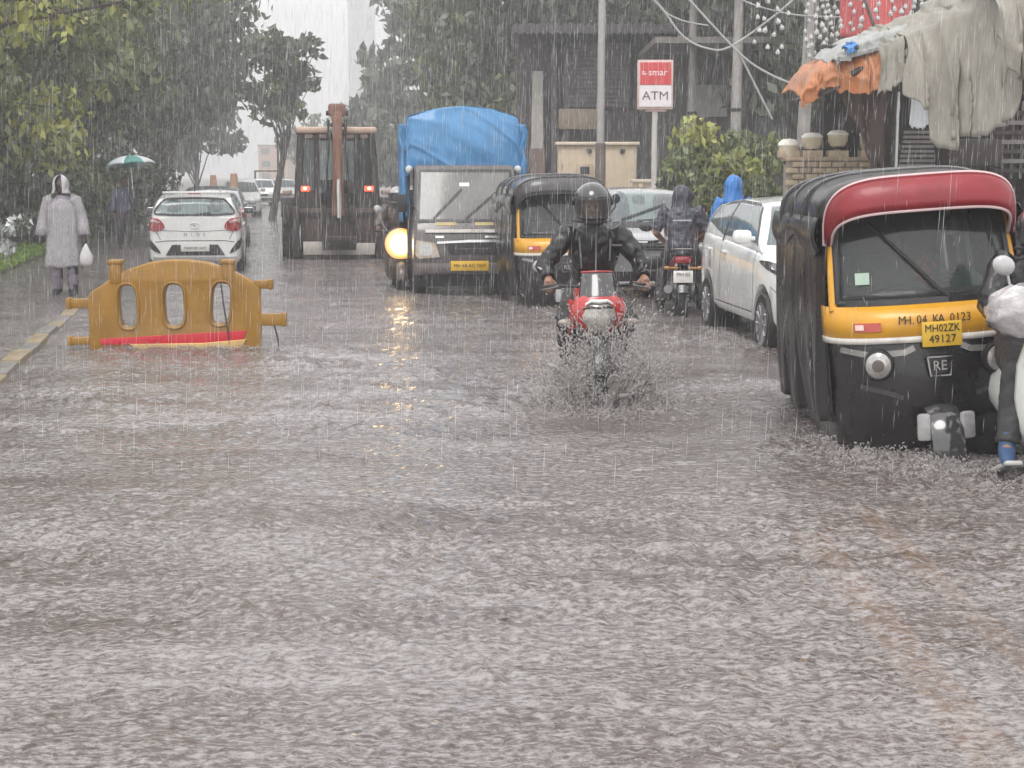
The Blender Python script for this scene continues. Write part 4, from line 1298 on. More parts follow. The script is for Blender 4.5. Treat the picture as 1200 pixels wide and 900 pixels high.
for sx in (-1, 1):
    tl = MB(); patch(tl, b, [(sx * .52, .80), (sx * .60, .93), (sx * .76, .965), (sx * .80, .90), (sx * .79, .76), (sx * .66, .73)], '+y', .022, 4, round_=4); o = tl.build('tail_light', m_redl, root, 40)
    t2 = MB(); patch(t2, b, [(sx * .60, .885), (sx * .70, .925), (sx * .785, .93), (sx * .785, .88)], '+y', .029, 3, round_=3); t2.build('lamp_lens', M('pale_pink_lens', (.46, .36, .35), .15, coat=.6), o, 40)
    rf = MB(); patch(rf, b, [(sx * .60, .34), (sx * .77, .42), (sx * .81, .60), (sx * .72, .52)], '+y', .016, 3, round_=3); rf.build('bumper_vent', m_rub, root, 40)
    MB().rbox((sx * .42, L / 2 - 1.2, D['zr'] + .02), (.03, 1.3, .03), .01).build('roof_rail', m_silver, root)
bp = MB(); patch(bp, b, [(-.52, .30), (-.40, .49), (.40, .49), (.52, .30)], '+y', .012, 4); bp.build('bumper_insert', m_rub, root, 40)
plate(root, b, 0, .43, .50, .12, '+y', m_plate_w, 'MH02 EK 5473', .062)
gp = MB(); strip(gp, b, [(-.74, .53), (-.5, .56), (.5, .56), (.74, .53)], '+y', .012, .003); strip(gp, b, [(-.70, rb - .10), (-.66, .70), (-.60, .58)], '+y', .01, .003); strip(gp, b, [(.70, rb - .10), (.66, .70), (.60, .58)], '+y', .01, .003); strip(gp, b, [(-.6, .745), (0, .72), (.6, .745)], '+y', .008, .003); gp.build('tailgate_gap', m_seam, root, 0)
q = project(b, Vector((0, .83)), '+y', .02)
MB().tube([(.07 * math.cos(2 * PI * k / 16), q.y + .012, .83 + .042 * math.sin(2 * PI * k / 16)) for k in range(17)], .009, 5).tube([(-.025, q.y + .012, .80), (.0, q.y + .012, .83), (.025, q.y + .012, .86)], .008, 5).build('emblem', m_chrome, root)
for k, ch in enumerate('NIOS'):
    text('lettering', ch, .075, M('grey_letter', (.16, .16, .16), .4), root, (.165 - .11 * k, project(b, Vector((-.165 + .11 * k, .67)), '+y', .012).y + .012, .67), (R(90), 0, PI), bold=.002)
MB().tube([(0, L / 2 - .4, D['zr'] + .03), (0, L / 2 - .34, D['zr'] + .14)], .012, 6).build('antenna', m_rub, root)
rwp = MB(); strip(rwp, b, [(0, rb + .01), (.28, rb + .055)], '+y', .025, .03); rwp.build('rear_wiper', m_rub, root, 60)
for sx in (-.36, .36):   # head rests seen through the misted glass
    hr = MB(); patch(hr, b, smooth_poly(rect(sx, rb + .17, .22, .17), 4), '+y', .0095, 3, edge=1); hr.build('headrest_shade', M('headrest_grey', (.09, .105, .11), .25, coat=.6), root, 40)

# ---- a darker car in front of it
h2 = G(262, 291)
r2, _, b2_, D2 = car('dark-roofed silver car mostly hidden ahead of the white hatchback', (h2.x - .62, h2.y + 2.2, 0), PI + R(9.0), m_silver, L=4.0, W=1.72, H=1.56, tumble=.80, name='parked_car', detail=1, roof_mat=m_dkroof)
for sx in (-1, 1):
    tl = MB(); patch(tl, b2_, rect(sx * .70, .82, .18, .2), '+y', .02, 3); tl.build('tail_light', m_redl, r2, 40)
# ---- far parked cars
for px, py, rz, lab, pt, nm in [(307, 240, R(8), 'left one of two pale cars parked far down the road, facing us', m_white_p, 'distant_car'), (332, 239, R(8), 'right one of two pale cars far down the road, beside the digger', m_silver, 'distant_car'),
                           (283, 252, R(10), 'small pale car half hidden ahead of the dark-roofed car', m_white_p, 'distant_car')]:
    p_ = G(px, py)
    Dm = p_.y
    r3, _, b3, D3 = car(lab, (p_.x, p_.y, 0), rz, pt, L=3.9, W=1.72, H=1.62, name=nm, detail=1, group='cars far down the road', bonnet=.95, belt=.98, cowl=.2, roof_f=.38)
    for sx in (-1, 1):
        hl_ = MB(); patch(hl_, b3, rect(sx * .62, .66, .28, .14), '-y', .02, 3); hl_.build('headlight', m_lens, r3, 40)
    gr = MB(); patch(gr, b3, rect(0, .58, .8, .12), '-y', .015, 3); gr.build('grille', m_rub, r3, 40)
    bm_ = MB(); patch(bm_, b3, rect(0, .34, 1.2, .16), '-y', .015, 3); bm_.build('bumper_inlet', m_rub, r3, 40)

# ---- the white hatchback on the right, side on to us
k_ = G(900, 412)
root, body, b, D = car('white hatchback on the right with its front hidden by the black autorickshaw', (3.23, 16.45, 0.07), R(5.2), m_white_p, L=4.0, W=1.76, H=1.545, belt=.92, rear_belt=1.03, bonnet=.90, cowl=.235, roof_f=.43, roof_r=.86, tail=.98, wr=.315, wf=.20, wrear=.835, tumble=.76, glass=M('car_glass_side', (.10, .125, .13), .06, var=.2, vs=2, coat=.5), wedge=.10, hood_f=.68)
I20 = root
for sx in (-1, 1):
    h_ = MB(); patch(h_, b, [(sx * .48, .63), (sx * .55, .70), (sx * .78, .79), (sx * .85, .80), (sx * .82, .69), (sx * .66, .61)], '-y', .016, 4, round_=3); o = h_.build('headlight', m_lens_d, root, 40)
    f2 = MB(); patch(f2, b, smooth_poly(rect(sx * .66, .70, .10, .075), 3), '-y', .022, 3, edge=1); f2.build('lamp_lens', m_lens, o, 40)
    dr = MB(); strip(dr, b, [(sx * .50, .615), (sx * .66, .595), (sx * .83, .675)], '-y', .02, .022); dr.build('light_strip', m_chrome, o, 60)
    fg = MB(); patch(fg, b, [(sx * .54, .36), (sx * .62, .46), (sx * .80, .50), (sx * .82, .40), (sx * .72, .33)], '-y', .014, 4, round_=3); o = fg.build('fog_light', m_rub, root, 40)
    f3 = MB(); patch(f3, b, smooth_poly(rect(sx * .70, .415, .09, .08), 3), '-y', .02, 3, edge=1); f3.build('lamp_lens', m_lens, o, 40)
gr = MB(); patch(gr, b, [(-.46, .60), (.46, .60), (.40, .40), (.26, .33), (-.26, .33), (-.40, .40)], '-y', .012, 5); gr.build('grille', m_rub, root, 40)
for z in (.40, .45, .50, .55):
    g2 = MB(); strip(g2, b, [(-.38, z), (.38, z)], '-y', .012, .018); g2.build('grille_bar', M('dark_grey_paint'), root, 60)
lo = MB(); patch(lo, b, [(-.6, .29), (.6, .29), (.5, .22), (-.5, .22)], '-y', .01, 4); lo.build('bumper_inlet', m_rub, root, 40)
plate(root, b, 0, .36, .5, .12, '-y', m_plate_w, 'MH04 JK 2291', .06)
wiper(root, b, (-.5, D['zg'] + .02), (.1, D['zg'] + .09)); wiper(root, b, (-.05, D['zg'] + .02), (.5, D['zg'] + .12))
q = project(b, Vector((0, .655)), '-y', .02)
MB().tube([(.075 * math.cos(2 * PI * k / 16), q.y - .01, .655 + .04 * math.sin(2 * PI * k / 16)) for k in range(17)], .009, 5).build('emblem', m_chrome, root)

# ---- the grey car facing us behind the motorcyclist
g_ = G(752, 352)
root, body, b, D = car('silver-grey tall hatchback facing us behind the motorcyclist, one wiper raised', (g_.x + .02, g_.y + 1.85, 0), R(5), m_silver, L=3.65, W=1.66, H=1.66, belt=1.02, bonnet=1.0, cowl=.24, roof_f=.40, roof_r=.90, tail=.985, hood_f=.82, tumble=.84, nose=.92, glass=m_glass_pale, wr=.29)
rf_ = MB(); patch(rf_, b, [(-.62, D['fy'](.41)), (.62, D['fy'](.41)), (.62, D['fy'](.46)), (-.62, D['fy'](.46))], '+z', .006, 3); rf_.build('roof_edge', m_white_p, root, 40)
for sx in (-1, 1):
    h_ = MB(); patch(h_, b, [(sx * .48, .66), (sx * .48, .80), (sx * .72, .86), (sx * .80, .82), (sx * .78, .68)], '-y', .016, 4); o = h_.build('headlight', m_lens, root, 40)
    fo = MB(); patch(fo, b, smooth_poly(rect(sx * .62, .30, .14, .10), 3), '-y', .014, 3, edge=1); fo.build('fog_light', m_lens_d, root, 40)
gr = MB(); patch(gr, b, [(-.46, .69), (.46, .69), (.46, .82), (-.46, .82)], '-y', .012, 4); gr.build('grille', m_rub, root, 40)
for z in (.715, .755, .795):
    g2 = MB(); strip(g2, b, [(-.44, z), (.44, z)], '-y', .014, .02); g2.build('grille_bar', m_chrome, root, 60)
bu = MB(); patch(bu, b, [(-.62, .26), (.62, .26), (.62, .40), (-.62, .40)], '-y', .012, 4); bu.build('bumper_inlet', m_rub, root, 40)
MB().rbox((0, -D['L'] / 2 - .05, .23), (1.3, .08, .07), .02).build('bumper_bar', M('worn_metal', (.42, .40, .38), .35, .6), root)
plate(root, b, .06, .53, .50, .13, '-y', m_plate_w, 'MH47 C 1862', .062)
wiper(root, b, (-.32, D['zg'] + .02), (.36, D['zg'] + .24)); wiper(root, b, (-.1, D['zg'] + .0), (.5, D['zg'] + .05))
ck = MB(); strip(ck, b, [(-.72, 1.02), (.72, 1.02)], '-y', .07, .012); ck.build('cowl_panel', m_rub, root, 60)
for px_, pz_, w_, h_ in ((-.36, 1.28, .30, .34), (.36, 1.26, .30, .3), (-.02, 1.36, .16, .1)):
    q = MB(); patch(q, b, smooth_poly(rect(px_, pz_, w_, h_), 4), '-y', .008, 3, edge=1); q.build('seat_shade', M('headrest_grey') if px_ else M('pale_sticker', (.6, .62, .6), .4), root, 40)
# ================================================================ people
m_skin = M('brown_skin', (.16, .085, .055), .45, var=.1, vs=12)
m_skin_l = M('tan_skin', (.27, .15, .10), .45, var=.1, vs=12)
m_blackrain = M('black_rain_jacket', (.012, .011, .012), .36, var=.4, vs=7, bump=1.0, bs=11, coat=.15)
m_trous = M('dark_wet_trousers', (.03, .028, .03), .5, var=.25, vs=8, bump=.4, bs=14)
m_shoe = M('dark_wet_shoe', (.02, .018, .018), .35, var=.2)
_fold_tex = bpy.data.textures.new('cloth_folds', 'CLOUDS')
_fold_tex.noise_scale = 0.075
_fold_tex.noise_depth = 2
def fuse(o, voxel=.012, smooth=4, fold=0.0):
    md = o.modifiers.new('fuse', 'REMESH')
    md.mode = 'VOXEL'; md.voxel_size = voxel; md.use_smooth_shade = True
    ms = o.modifiers.new('soften', 'SMOOTH'); ms.iterations = smooth; ms.factor = .5
    if fold:
        d = o.modifiers.new('folds', 'DISPLACE')
        d.texture = _fold_tex; d.strength = fold; d.mid_level = .5; d.texture_coords = 'LOCAL'
    return o
STAND = dict(pelvis=(0, 0, .92), chest=(0, -.01, 1.22), neck=(0, 0, 1.43), head=(0, -.02, 1.575),
             sl=(-.185, 0, 1.38), el=(-.25, .03, 1.11), wl=(-.27, -.04, .87), sr=(.185, 0, 1.38), er=(.25, .03, 1.11), wr=(.27, -.04, .87),
             hl=(-.09, 0, .90), kl=(-.11, -.03, .48), al=(-.11, .03, .08), tl=(-.12, -.14, .03), hr=(.09, 0, .90), kr=(.11, -.03, .48), ar=(.11, .03, .08), tr=(.12, -.14, .03))
def torso_rings(J, g, hipw=.155, waist=.135, chestw=.175, depth=.11):
    p, c, n = Vector(J['pelvis']), Vector(J['chest']), Vector(J['neck'])
    path = [(p + (p - c) * .28, hipw * .75, depth * .8), (p, hipw, depth * 1.08), (p.lerp(c, .5), waist, depth), (c, chestw, depth * 1.08), (c.lerp(n, .6), chestw * .98, depth * .95), (c.lerp(n, .88), chestw * .72, depth * .72), (n, .075, .07)]
    rings = []
    ax = (Vector(J['sr']) - Vector(J['sl'])).normalized()
    for i, (q, w_, d_) in enumerate(path):
        t = (path[min(i + 1, 6)][0] - path[max(i - 1, 0)][0]).normalized()
        f = t.cross(ax).normalized()
        rings.append([q + ax * math.cos(a) * (w_ + g) + f * math.sin(a) * (d_ + g) for a in [2 * PI * k / 18 for k in range(18)]])
    return rings
def hand(mb, w_, dirn, palm_n, thumb, curl=.5, k=1.0, r=.0085):
    """Palm, four unequal bent fingers and a thumb from its side."""
    d = Vector(dirn).normalized(); nn = Vector(palm_n).normalized(); s = d.cross(nn).normalized() * thumb
    w_ = Vector(w_)
    nn = s.cross(d).normalized() * (1 if s.cross(d).dot(nn) > 0 else -1)
    mb.tube([w_ - d * .02, w_ + d * .03, w_ + d * .085], [.027, .040, .036], 10, flat=1.0)
    for i, (off, ln) in enumerate(((.030, .070), (.011, .080), (-.009, .074), (-.028, .058))):
        b = w_ + d * .080 + s * off
        pts, a = [b], 0
        for j in range(3):
            a += curl * (.8 if j == 0 else 1.0)
            pts.append(pts[-1] + (d * math.cos(a) + nn * math.sin(a)) * ln * (.42, .32, .26)[j])
        mb.tube(pts, [r * 1.15, r * 1.05, r, r * .8], 7)
    b = w_ + d * .02 + s * .03
    mb.tube([b, b + s * .025 + d * .025 + nn * .012, b + s * .032 + d * .055 + nn * .03], [.013, .0105, .009], 7)
def head(mb, c, look=(0, -1, 0), k=1.0):
    c = Vector(c); f = Vector(look).normalized(); s = Vector((-f.y, f.x, 0)).normalized(); u = s.cross(f) * 1.0
    if u.z < 0: u = -u
    yaw = math.atan2(f.x, -f.y)
    mb.ball(c, (.073, .090, .112), 16, 12, rot=(0, 0, yaw))
    mb.ball(c + f * .035 - u * .062, (.052, .05, .052), 12, 8)          # jaw and chin
    mb.ball(c + f * .072 - u * .095, (.022, .018, .016), 8, 6)
    mb.tube([c + f * .082 + u * .022, c + f * .108 - u * .018, c + f * .090 - u * .028], [.010, .016, .013], 8)   # nose
    mb.tube([c + f * .085 + s * .05 + u * .035, c + f * .094 + u * .03, c + f * .085 - s * .05 + u * .035], .010, 6)   # brow
    mb.tube([c + f * .082 + s * .022 - u * .055, c + f * .094 - u * .055, c + f * .082 - s * .022 - u * .055], .008, 6)   # lips
    for q in (-1, 1):
        mb.ball(c + s * q * .076 - f * .005, (.012, .02, .03), 8, 6, rot=(0, 0, yaw))       # ears
        mb.ball(c + s * q * .04 + f * .066 - u * .02, (.024, .02, .022), 8, 6)
def person(label, loc, rz, J, look=(0, -1, 0), skin=None, top=None, bottom=None, shoe=None, hands=None, sleeve=1.0, group=None, tg=.022, bg=.022, fold=.03, hair=True, voxel=.0105, cat='person', topless=False):
    J = {**STAND, **J}
    root = thing('person', label, cat, loc, rz, group)
    skin = skin or m_skin
    mb = MB().loft(torso_rings(J, 0))
    mb.tube([J['neck'] if False else tuple(Vector(J['neck']) - Vector((0, 0, .03))), J['head']], [.058, .05], 12)
    head(mb, J['head'], look)
    for s in 'lr':
        S, E, Wr = Vector(J['s' + s]), Vector(J['e' + s]), Vector(J['w' + s])
        mb.tube([S.lerp(Vector(J['chest']), .25), S, S.lerp(E, .35), S.lerp(E, .9), E, E.lerp(Wr, .3), E.lerp(Wr, .85), Wr], [.06, .062, .052, .041, .041, .042, .030, .027], 12)
        hd = (hands or {}).get(s)
        if hd: hand(mb, Wr, *hd)
        else: hand(mb, Wr, (Wr - E) + Vector((0, 0, -.05)), (-1 if s == 'r' else 1, 0, 0), 1, .35)
        H, K, A, T = [Vector(J[q + s]) for q in 'hkat']
        mb.tube([H + Vector((0, 0, .03)), H.lerp(K, .25), H.lerp(K, .85), K, K.lerp(A, .3), K.lerp(A, .85), A], [.085, .083, .058, .054, .054, .036, .036], 12)
        mb.tube([A + (A - T) * .25, A.lerp(T, .5), T], [.040, .042, .03], 10)
    body = fuse(mb.build('body', skin, root, 180), voxel, 2)
    f = Vector(look).normalized(); sd = Vector((-f.y, f.x, 0)).normalized()
    for q in (-1, 1): MB().ball(Vector(J['head']) + sd * q * .031 + f * .086 + Vector((0, 0, .012)), .011, 8, 6).build('eye', M('eye_dark', (.03, .02, .018), .15, var=0), root)
    if hair:
        hb = MB().ball(Vector(J['head']) + Vector((0, 0, .025)) - f * .018, (.083, .094, .100), 16, 10, rot=(0, 0, math.atan2(f.x, -f.y)))
        hb.build('hair', M('black_hair', (.015, .013, .012), .4, var=.3, vs=40, bump=.6, bs=60), root)
    if top:
        tb = MB().loft(torso_rings(J, tg))
        for s in 'lr':
            S, E, Wr = Vector(J['s' + s]), Vector(J['e' + s]), Vector(J['w' + s])
            pts = [S.lerp(Vector(J['chest']), .3), S, S.lerp(E, .35), S.lerp(E, .9), E, E.lerp(Wr, .3), E.lerp(Wr, .6), E.lerp(Wr, .93)]
            rr = [.07, .078, .070, .060, .062, .058, .052, .050]
            if sleeve < 1: n = 4; pts = pts[:n]; rr = rr[:n]
            tb.tube(pts, [x + tg * .4 for x in rr], 14)
        n_ = Vector(J['neck'])
        tb.tube([n_ - Vector((0, 0, .05)), n_ + Vector((0, -.005, .035))], [.085, .072], 14)
        fuse(tb.build('jacket', top, root, 180), .0135, 3, fold)
    if bottom:
        pb = MB()
        p = Vector(J['pelvis'])
        r_ = torso_rings(J, tg * .6)
        pb.loft(r_[:3])
        for s in 'lr':
            H, K, A = [Vector(J[q + s]) for q in 'hka']
            pb.tube([H + Vector((0, 0, .05)), H.lerp(K, .25), H.lerp(K, .85), K, K.lerp(A, .3), K.lerp(A, .85), K.lerp(A, .96)], [x + bg for x in (.090, .088, .066, .062, .058, .05, .05)], 14)
        fuse(pb.build('trousers', bottom, root, 180), .014, 3, fold)
    for s in 'lr':
        A, T = Vector(J['a' + s]), Vector(J['t' + s])
        d = (T - A); d.z = 0; d.normalize()
        sb = MB().tube([A - d * .055 - Vector((0, 0, .03)), A + d * .02 - Vector((0, 0, .025)), A.lerp(T, .6), T + d * .03], [.045, .05, .046, .03], 12)
        sb.tube([A + Vector((0, 0, .09)), A - Vector((0, 0, .03))], [.046, .05], 12)
        fuse(sb.build('shoe', shoe or m_shoe, root, 180), .011, 2)
    return root, J
def hood(root, c, m, look=(0, -1, 0), r=1.0, drape=.16, name='hood'):
    """A rain hood open at the face, falling on the shoulders."""
    c = Vector(c); yaw = math.atan2(look[0], -look[1])
    e = Matrix.Rotation(yaw, 3, 'Z')
    n = 26
    rings = []
    for v in range(12):
        t = v / 11
        ring = []
        for k in range(n + 1):
            a = -PI / 2 + .50 + (2 * PI - 1.00) * k / n              # gap at the face (-y)
            if t < .7:
                ph = t / .7 * PI * .62
                rad, z = math.sin(ph) * .118 + .004, math.cos(ph) * .145
                if ph > PI / 2: rad = .118
            else:
                q = (t - .7) / .3
                rad = .118 + .055 * q ** 1.6 * (drape / .16); z = -.054 - drape * q
            rad *= r * (1 + .05 * math.sin(a * 7 + v))
            p = Vector((math.cos(a) * rad * .92, math.sin(a) * rad * 1.12 + .012, z * r + .01))
            ring.append(c + e @ p)
        rings.append(ring)
    return MB().loft(rings, closed=False).build(name, m, root, 180, solid=.006)
def helmet(root, c, shell, look=(0, -1, 0), visor=None, tilt=0.0, size=1.0):
    c = Vector(c) + Vector((0, .0, .015)); yaw = math.atan2(look[0], -look[1])
    h = bpy.data.objects.new('helmet', None); COL.objects.link(h); h.parent = root; h.location = c; h.rotation_euler = (tilt, 0, yaw); h.scale = (size, size, size)
    mb = MB()
    n, m_ = 28, 16
    def surf(k, v, off=0.0):
        a = 2 * PI * k / n; t = v / m_ * PI * .80
        return Vector((math.sin(t) * math.cos(a) * (.128 + off), math.sin(t) * math.sin(a) * (.150 + off) + .01, math.cos(t) * (.142 + off)))
    vs = [surf(k, v) for v in range(m_ + 1) for k in range(n)]
    fs = []
    for v in range(m_):
        for k in range(n):
            p = sum((vs[v * n + k], vs[v * n + (k + 1) % n], vs[(v + 1) * n + k], vs[(v + 1) * n + (k + 1) % n]), Vector()) / 4
            if p.y < -.045 and -.080 < p.z < .045: continue          # the face opening
            fs.append((v * n + k, (v + 1) * n + k, (v + 1) * n + (k + 1) % n, v * n + (k + 1) % n))
    mb.add(vs, fs)
    o = mb.build('shell', shell, h, 180, solid=.016)
    vb = MB()
    vb.grid(lambda u, v: Vector((math.sin((u - .5) * 2.5) * .137, -math.cos((u - .5) * 2.5) * .160 + .01, .055 - .135 * v - .0 * u)), 16, 8)
    o = vb.build('visor', visor or M('smoke_visor', (.06, .055, .055), .06, var=.15, alpha=.45, coat=.8), h, 180, solid=.004)
    tr = MB().tube([(math.cos(a) * .131, math.sin(a) * .153 + .01, -.112) for a in [2 * PI * k / 24 for k in range(25)]], .009, 6)
    tr.build('trim', m_rub, h)
    for sx in (-1, 1):
        MB().lathe([(.028, 0), (.028, .012), (.02, .016), (0, .016)], (0, 0, 0), 'x', 14).build('pivot', m_rub, h).location = (sx * .128 - (.016 if sx < 0 else 0), -.02, .02)
    return h
# ================================================================ autorickshaws
m_black_v = M('black_wet_vinyl', (.011, .010, .011), .30, var=.4, vs=5, bump=.45, bs=7, coat=.2)
m_black_b = M('black_auto_paint', (.011, .009, .010), .26, var=.3, vs=4, coat=.25, dirt=.3, dirtcol=(.03, .025, .022), bump=.1, bs=12)
m_yellow_a = M('auto_yellow', (.60, .29, .012), .32, var=.08, vs=4, coat=.3, dirt=.25, dirtcol=(.35, .2, .05))
m_red_v = M('red_vinyl', (.21, .008, .014), .34, var=.2, vs=5, bump=.35, bs=6, coat=.12, dirt=.25, dirtcol=(.13, .02, .02))
m_grey_v = M('grey_black_vinyl', (.05, .047, .05), .25, var=.3, vs=5, coat=.4)
m_pipe = M('pale_piping', (.55, .40, .40), .4, var=.1)
m_wglass = M('wet_windscreen', (.05, .055, .055), .05, var=.1, alpha=.42, coat=1.0)
m_inside = M('dark_interior', (.022, .02, .02), .6, var=.2)
def ring_at(w_, yf, d, z, yr, n=22, ex=2.5):
    pts = []
    for k in range(n + 1):
        a = -PI / 2 + PI * k / n
        s_, c_ = math.sin(a), math.cos(a)
        x = w_ * math.copysign(abs(s_) ** (2 / ex), s_)
        y = yf + d * (1 - abs(c_) ** (2 / ex))
        pts.append((x, y, z))
    pts += [(w_, yr, z), (-w_, yr, z)]
    return pts
def autorickshaw(label, loc, rz, roll, visor, plates=True, garland=True, driver=True, group='black and yellow autorickshaws facing us'):
    root = thing('autorickshaw', label, 'autorickshaw', loc, 0, group, rot=(0, roll, rz))
    prof = [(-.06, .575, -1.13, .36), (.10, .585, -1.19, .40), (.32, .592, -1.24, .44), (.50, .585, -1.25, .46), (.66, .60, -1.225, .44), (.74, .605, -1.205, .42), (.90, .605, -1.15, .40), (.97, .60, -1.12, .38)]
    def at(z):
        ks = [(p[0], p) for p in prof]
        for (a, pa), (b_, pb) in zip(ks, ks[1:]):
            if z <= b_:
                t = max(0, (z - a) / (b_ - a)); return [pa[i] + (pb[i] - pa[i]) * t for i in range(4)]
        return prof[-1]
    body = MB().loft([ring_at(w_, yf, d, z, 1.2) for z, w_, yf, d in prof]).build('body', m_black_b, root, 40)
    b = bvh_of(body)
    # yellow dash band and its pale trim strip, standing proud of the nose
    def band(z0, z1, off, yr):
        rr = []
        for z in (z0, (z0 + z1) / 2, z1):
            q = at(z); rr.append(ring_at(q[1] + off, q[2] - off, q[3] + off * .3, z, yr)[:23])
        return rr
    yb = MB().loft(band(.755, .935, .014, 0), closed=False); dash = yb.build('dash_panel', m_yellow_a, root, 60, solid=.008)
    tb = MB().loft(band(.72, .755, .020, 0), closed=False); tb.build('trim_strip', M('pale_trim', (.55, .52, .48), .3, var=.15, dirt=.4), root, 60, solid=.008)
    db = bvh_of(dash)
    # windscreen frame
    A0, A1 = Vector((-.565, -.93, .935)), Vector((-.535, -.72, 1.53))
    B0, B1 = Vector((.565, -.93, .935)), Vector((.535, -.72, 1.53))
    def bow(u, v, o=0.0):
        p = A0.lerp(A1, v).lerp(B0.lerp(B1, v), u)
        k = 1 - (2 * u - 1) ** 2
        return p + Vector((0, -(.175 - .02 * v) * (k ** .8) - o, 0))
    def bowz(u, v):
        return bow(u, v)
    g = MB().grid(lambda u, v: bow(.025 + .95 * u, .03 + .95 * v), 18, 8).build('windscreen', m_wglass, root, 180, solid=.005)
    loop = [bow(.02 + .96 * i / 16, .025) for i in range(17)] + [bow(.98, .025 + .94 * i / 6) for i in range(1, 7)] + [bow(.98 - .96 * i / 16, .965) for i in range(1, 17)] + [bow(.02, .965 - .94 * i / 6) for i in range(1, 7)]
    MB().tube(loop, .024, 6).build('window_seal', m_rub, root, 60)
    for u in (0.0, 1.0):
        MB().tube([bow(u, -.05, -.01), bow(u, .5, -.01), bow(u, 1.02, -.01)], .034, 8, flat=1.0).build('pillar', m_yellow_a, root, 60)
    MB().tube([bow(i / 16, 1.03, -.015) for i in range(17)], .03, 8).build('header_rail', m_yellow_a, root, 60)
    # vinyl roof
    def arch(y, w_, zt, ze, n=22, k=.28):
        r_ = []
        for i in range(n + 1):
            a = PI * i / n
            c_, s_ = math.cos(a), math.sin(a)
            x = -w_ * math.copysign(abs(c_) ** .55, c_); z = ze + (zt - ze) * abs(s_) ** .55
            r_.append((x, y + (-.12 * s_ if y < -.7 else 0), z))
        return r_
    cv = MB().loft([arch(-.86, .575, 1.655, 1.36), arch(-.6, .60, 1.69, 1.36), arch(-.2, .625, 1.705, 1.36), arch(.3, .63, 1.70, 1.36), arch(.8, .63, 1.66, 1.36), arch(1.05, .62, 1.58, 1.30), arch(1.2, .60, 1.40, 1.15)], closed=False)
    cv.build('canopy', m_black_v if visor is m_red_v else m_grey_v, root, 180, solid=.012)
    cr = MB()
    for y in (-.25, .25, .75):
        cr.tube([(x * 1.01, yy, z + .006) for x, yy, z in arch(y, .628, 1.703 - (.02 if y > .6 else 0), 1.36)], .018, 6)
    cr.build('roof_hoop', m_grey_v, root, 60)
    # visor: a padded band round the top of the windscreen
    def vis(o, drop):
        r_ = []
        for i in range(31):
            a = PI * i / 30
            c_, s_ = math.cos(a), math.sin(a)
            w_ = .592 + o * .3
            x = -w_ * math.copysign(abs(c_) ** .50, c_); z = 1.30 + (.375 + o - 1.0 * drop) * abs(s_) ** .50 + .0
            r_.append((x * (1 - drop * .34), -.80 - .17 * s_ ** .8 - o * .0 - (.10 * min(1, drop * 9)) * s_ ** .4 - .03, z))
        return r_
    vb = MB().loft([vis(.0, 0.0), vis(.012, .035), vis(.010, .085), vis(-.01, .135), vis(-.025, .165)], closed=False)
    vb.build('visor', visor, root, 180, solid=.016)
    MB().tube(vis(-.025, .168), .011, 6).tube(vis(.004, -.006), .011, 6).build('piping', m_pipe if visor is m_red_v else m_grey_v, root, 60)
    # rain curtains down both sides
    rnd = random.Random(5 if visor is m_red_v else 6)
    for sx in (-1, 1):
        def fn(u, v, sx=sx):
            y = -.84 + 2.02 * u
            zt = 1.40; zb = .12 + .10 * (1 - u) + .025 * vn(u * 9, 1, 40 + sx)
            f = .030 * vn(u * 11 + v * .6, v * 1.4, 41 + sx) + .016 * vn(u * 26, v * 2, 43)
            bul = .035 * math.sin(v * PI) + .02 * v
            return (sx * (.612 + bul + f * (0.3 + v) + (-.03 if u < .06 else 0)), y - .05 * v * (u < .5), zt + (zb - zt) * v)
        MB().grid(fn, 54, 22).build('rain_curtain', m_black_v, root, 180, solid=.006)
        def fv(u, v, sx=sx):
            return (sx * (.625 + .03 * math.sin(v * PI) + .012 * vn(u * 8, v, 51)), -.84 + 1.95 * u, 1.47 - (.20 + .06 * math.sin(u * 9)) * v)
        MB().grid(fv, 30, 6).build('roof_valance', m_black_v, root, 180, solid=.012)
    MB().box((0, 1.1, .85), (1.16, .04, 1.1)).build('back_panel', m_inside, root)
    MB().rbox((0, .75, .62), (1.1, .5, .16), .04).rbox((0, 1.0, .88), (1.1, .14, .45), .04).build('passenger_seat', M('seat_vinyl', (.05, .03, .028), .4), root)
    MB().rbox((0, -.05, .62), (.55, .36, .14), .04).build('driver_seat', M('seat_vinyl'), root)
    # handlebar, wiper
    MB().tube([(-.30, -.62, .98), (-.12, -.66, 1.02), (0, -.68, 1.0), (.12, -.66, 1.02), (.30, -.62, .98)], .017, 8).build('handlebar', m_rub, root)
    pv = bow(.62, .03, .03)
    wp = MB().tube([pv, bow(.55, .12, .035), bow(.30, .62, .03)], .010, 6); wp.tube([bow(.20, .80, .02), bow(.40, .42, .02)], .010, 5); wp.lathe([(.03, -.02), (.03, .02), (0, .03)], tuple(pv), 'y', 10)
    wp.build('wiper', m_rub, root)
    # lamps and badge on the nose
    for sx in (-1, 1):
        q = project(b, Vector((sx * .36, .60)), '-y', .0)
        hl = bpy.data.objects.new('headlight', None); COL.objects.link(hl); hl.parent = root; hl.location = q + Vector((0, -.03, 0)); hl.rotation_euler = (0, 0, sx * .25)
        MB().lathe([(.092, .10), (.095, .0), (.086, -.02), (.080, -.022)], (0, 0, 0), 'y', 24).build('bezel', m_rub, hl)
        MB().lathe([(.080, -.018), (.062, -.035), (.035, -.045), (0, -.048)], (0, 0, 0), 'y', 24).build('lens', M('headlamp_glass', (.40, .38, .36), .12, .2, var=.35, vs=16, coat=.9), hl)
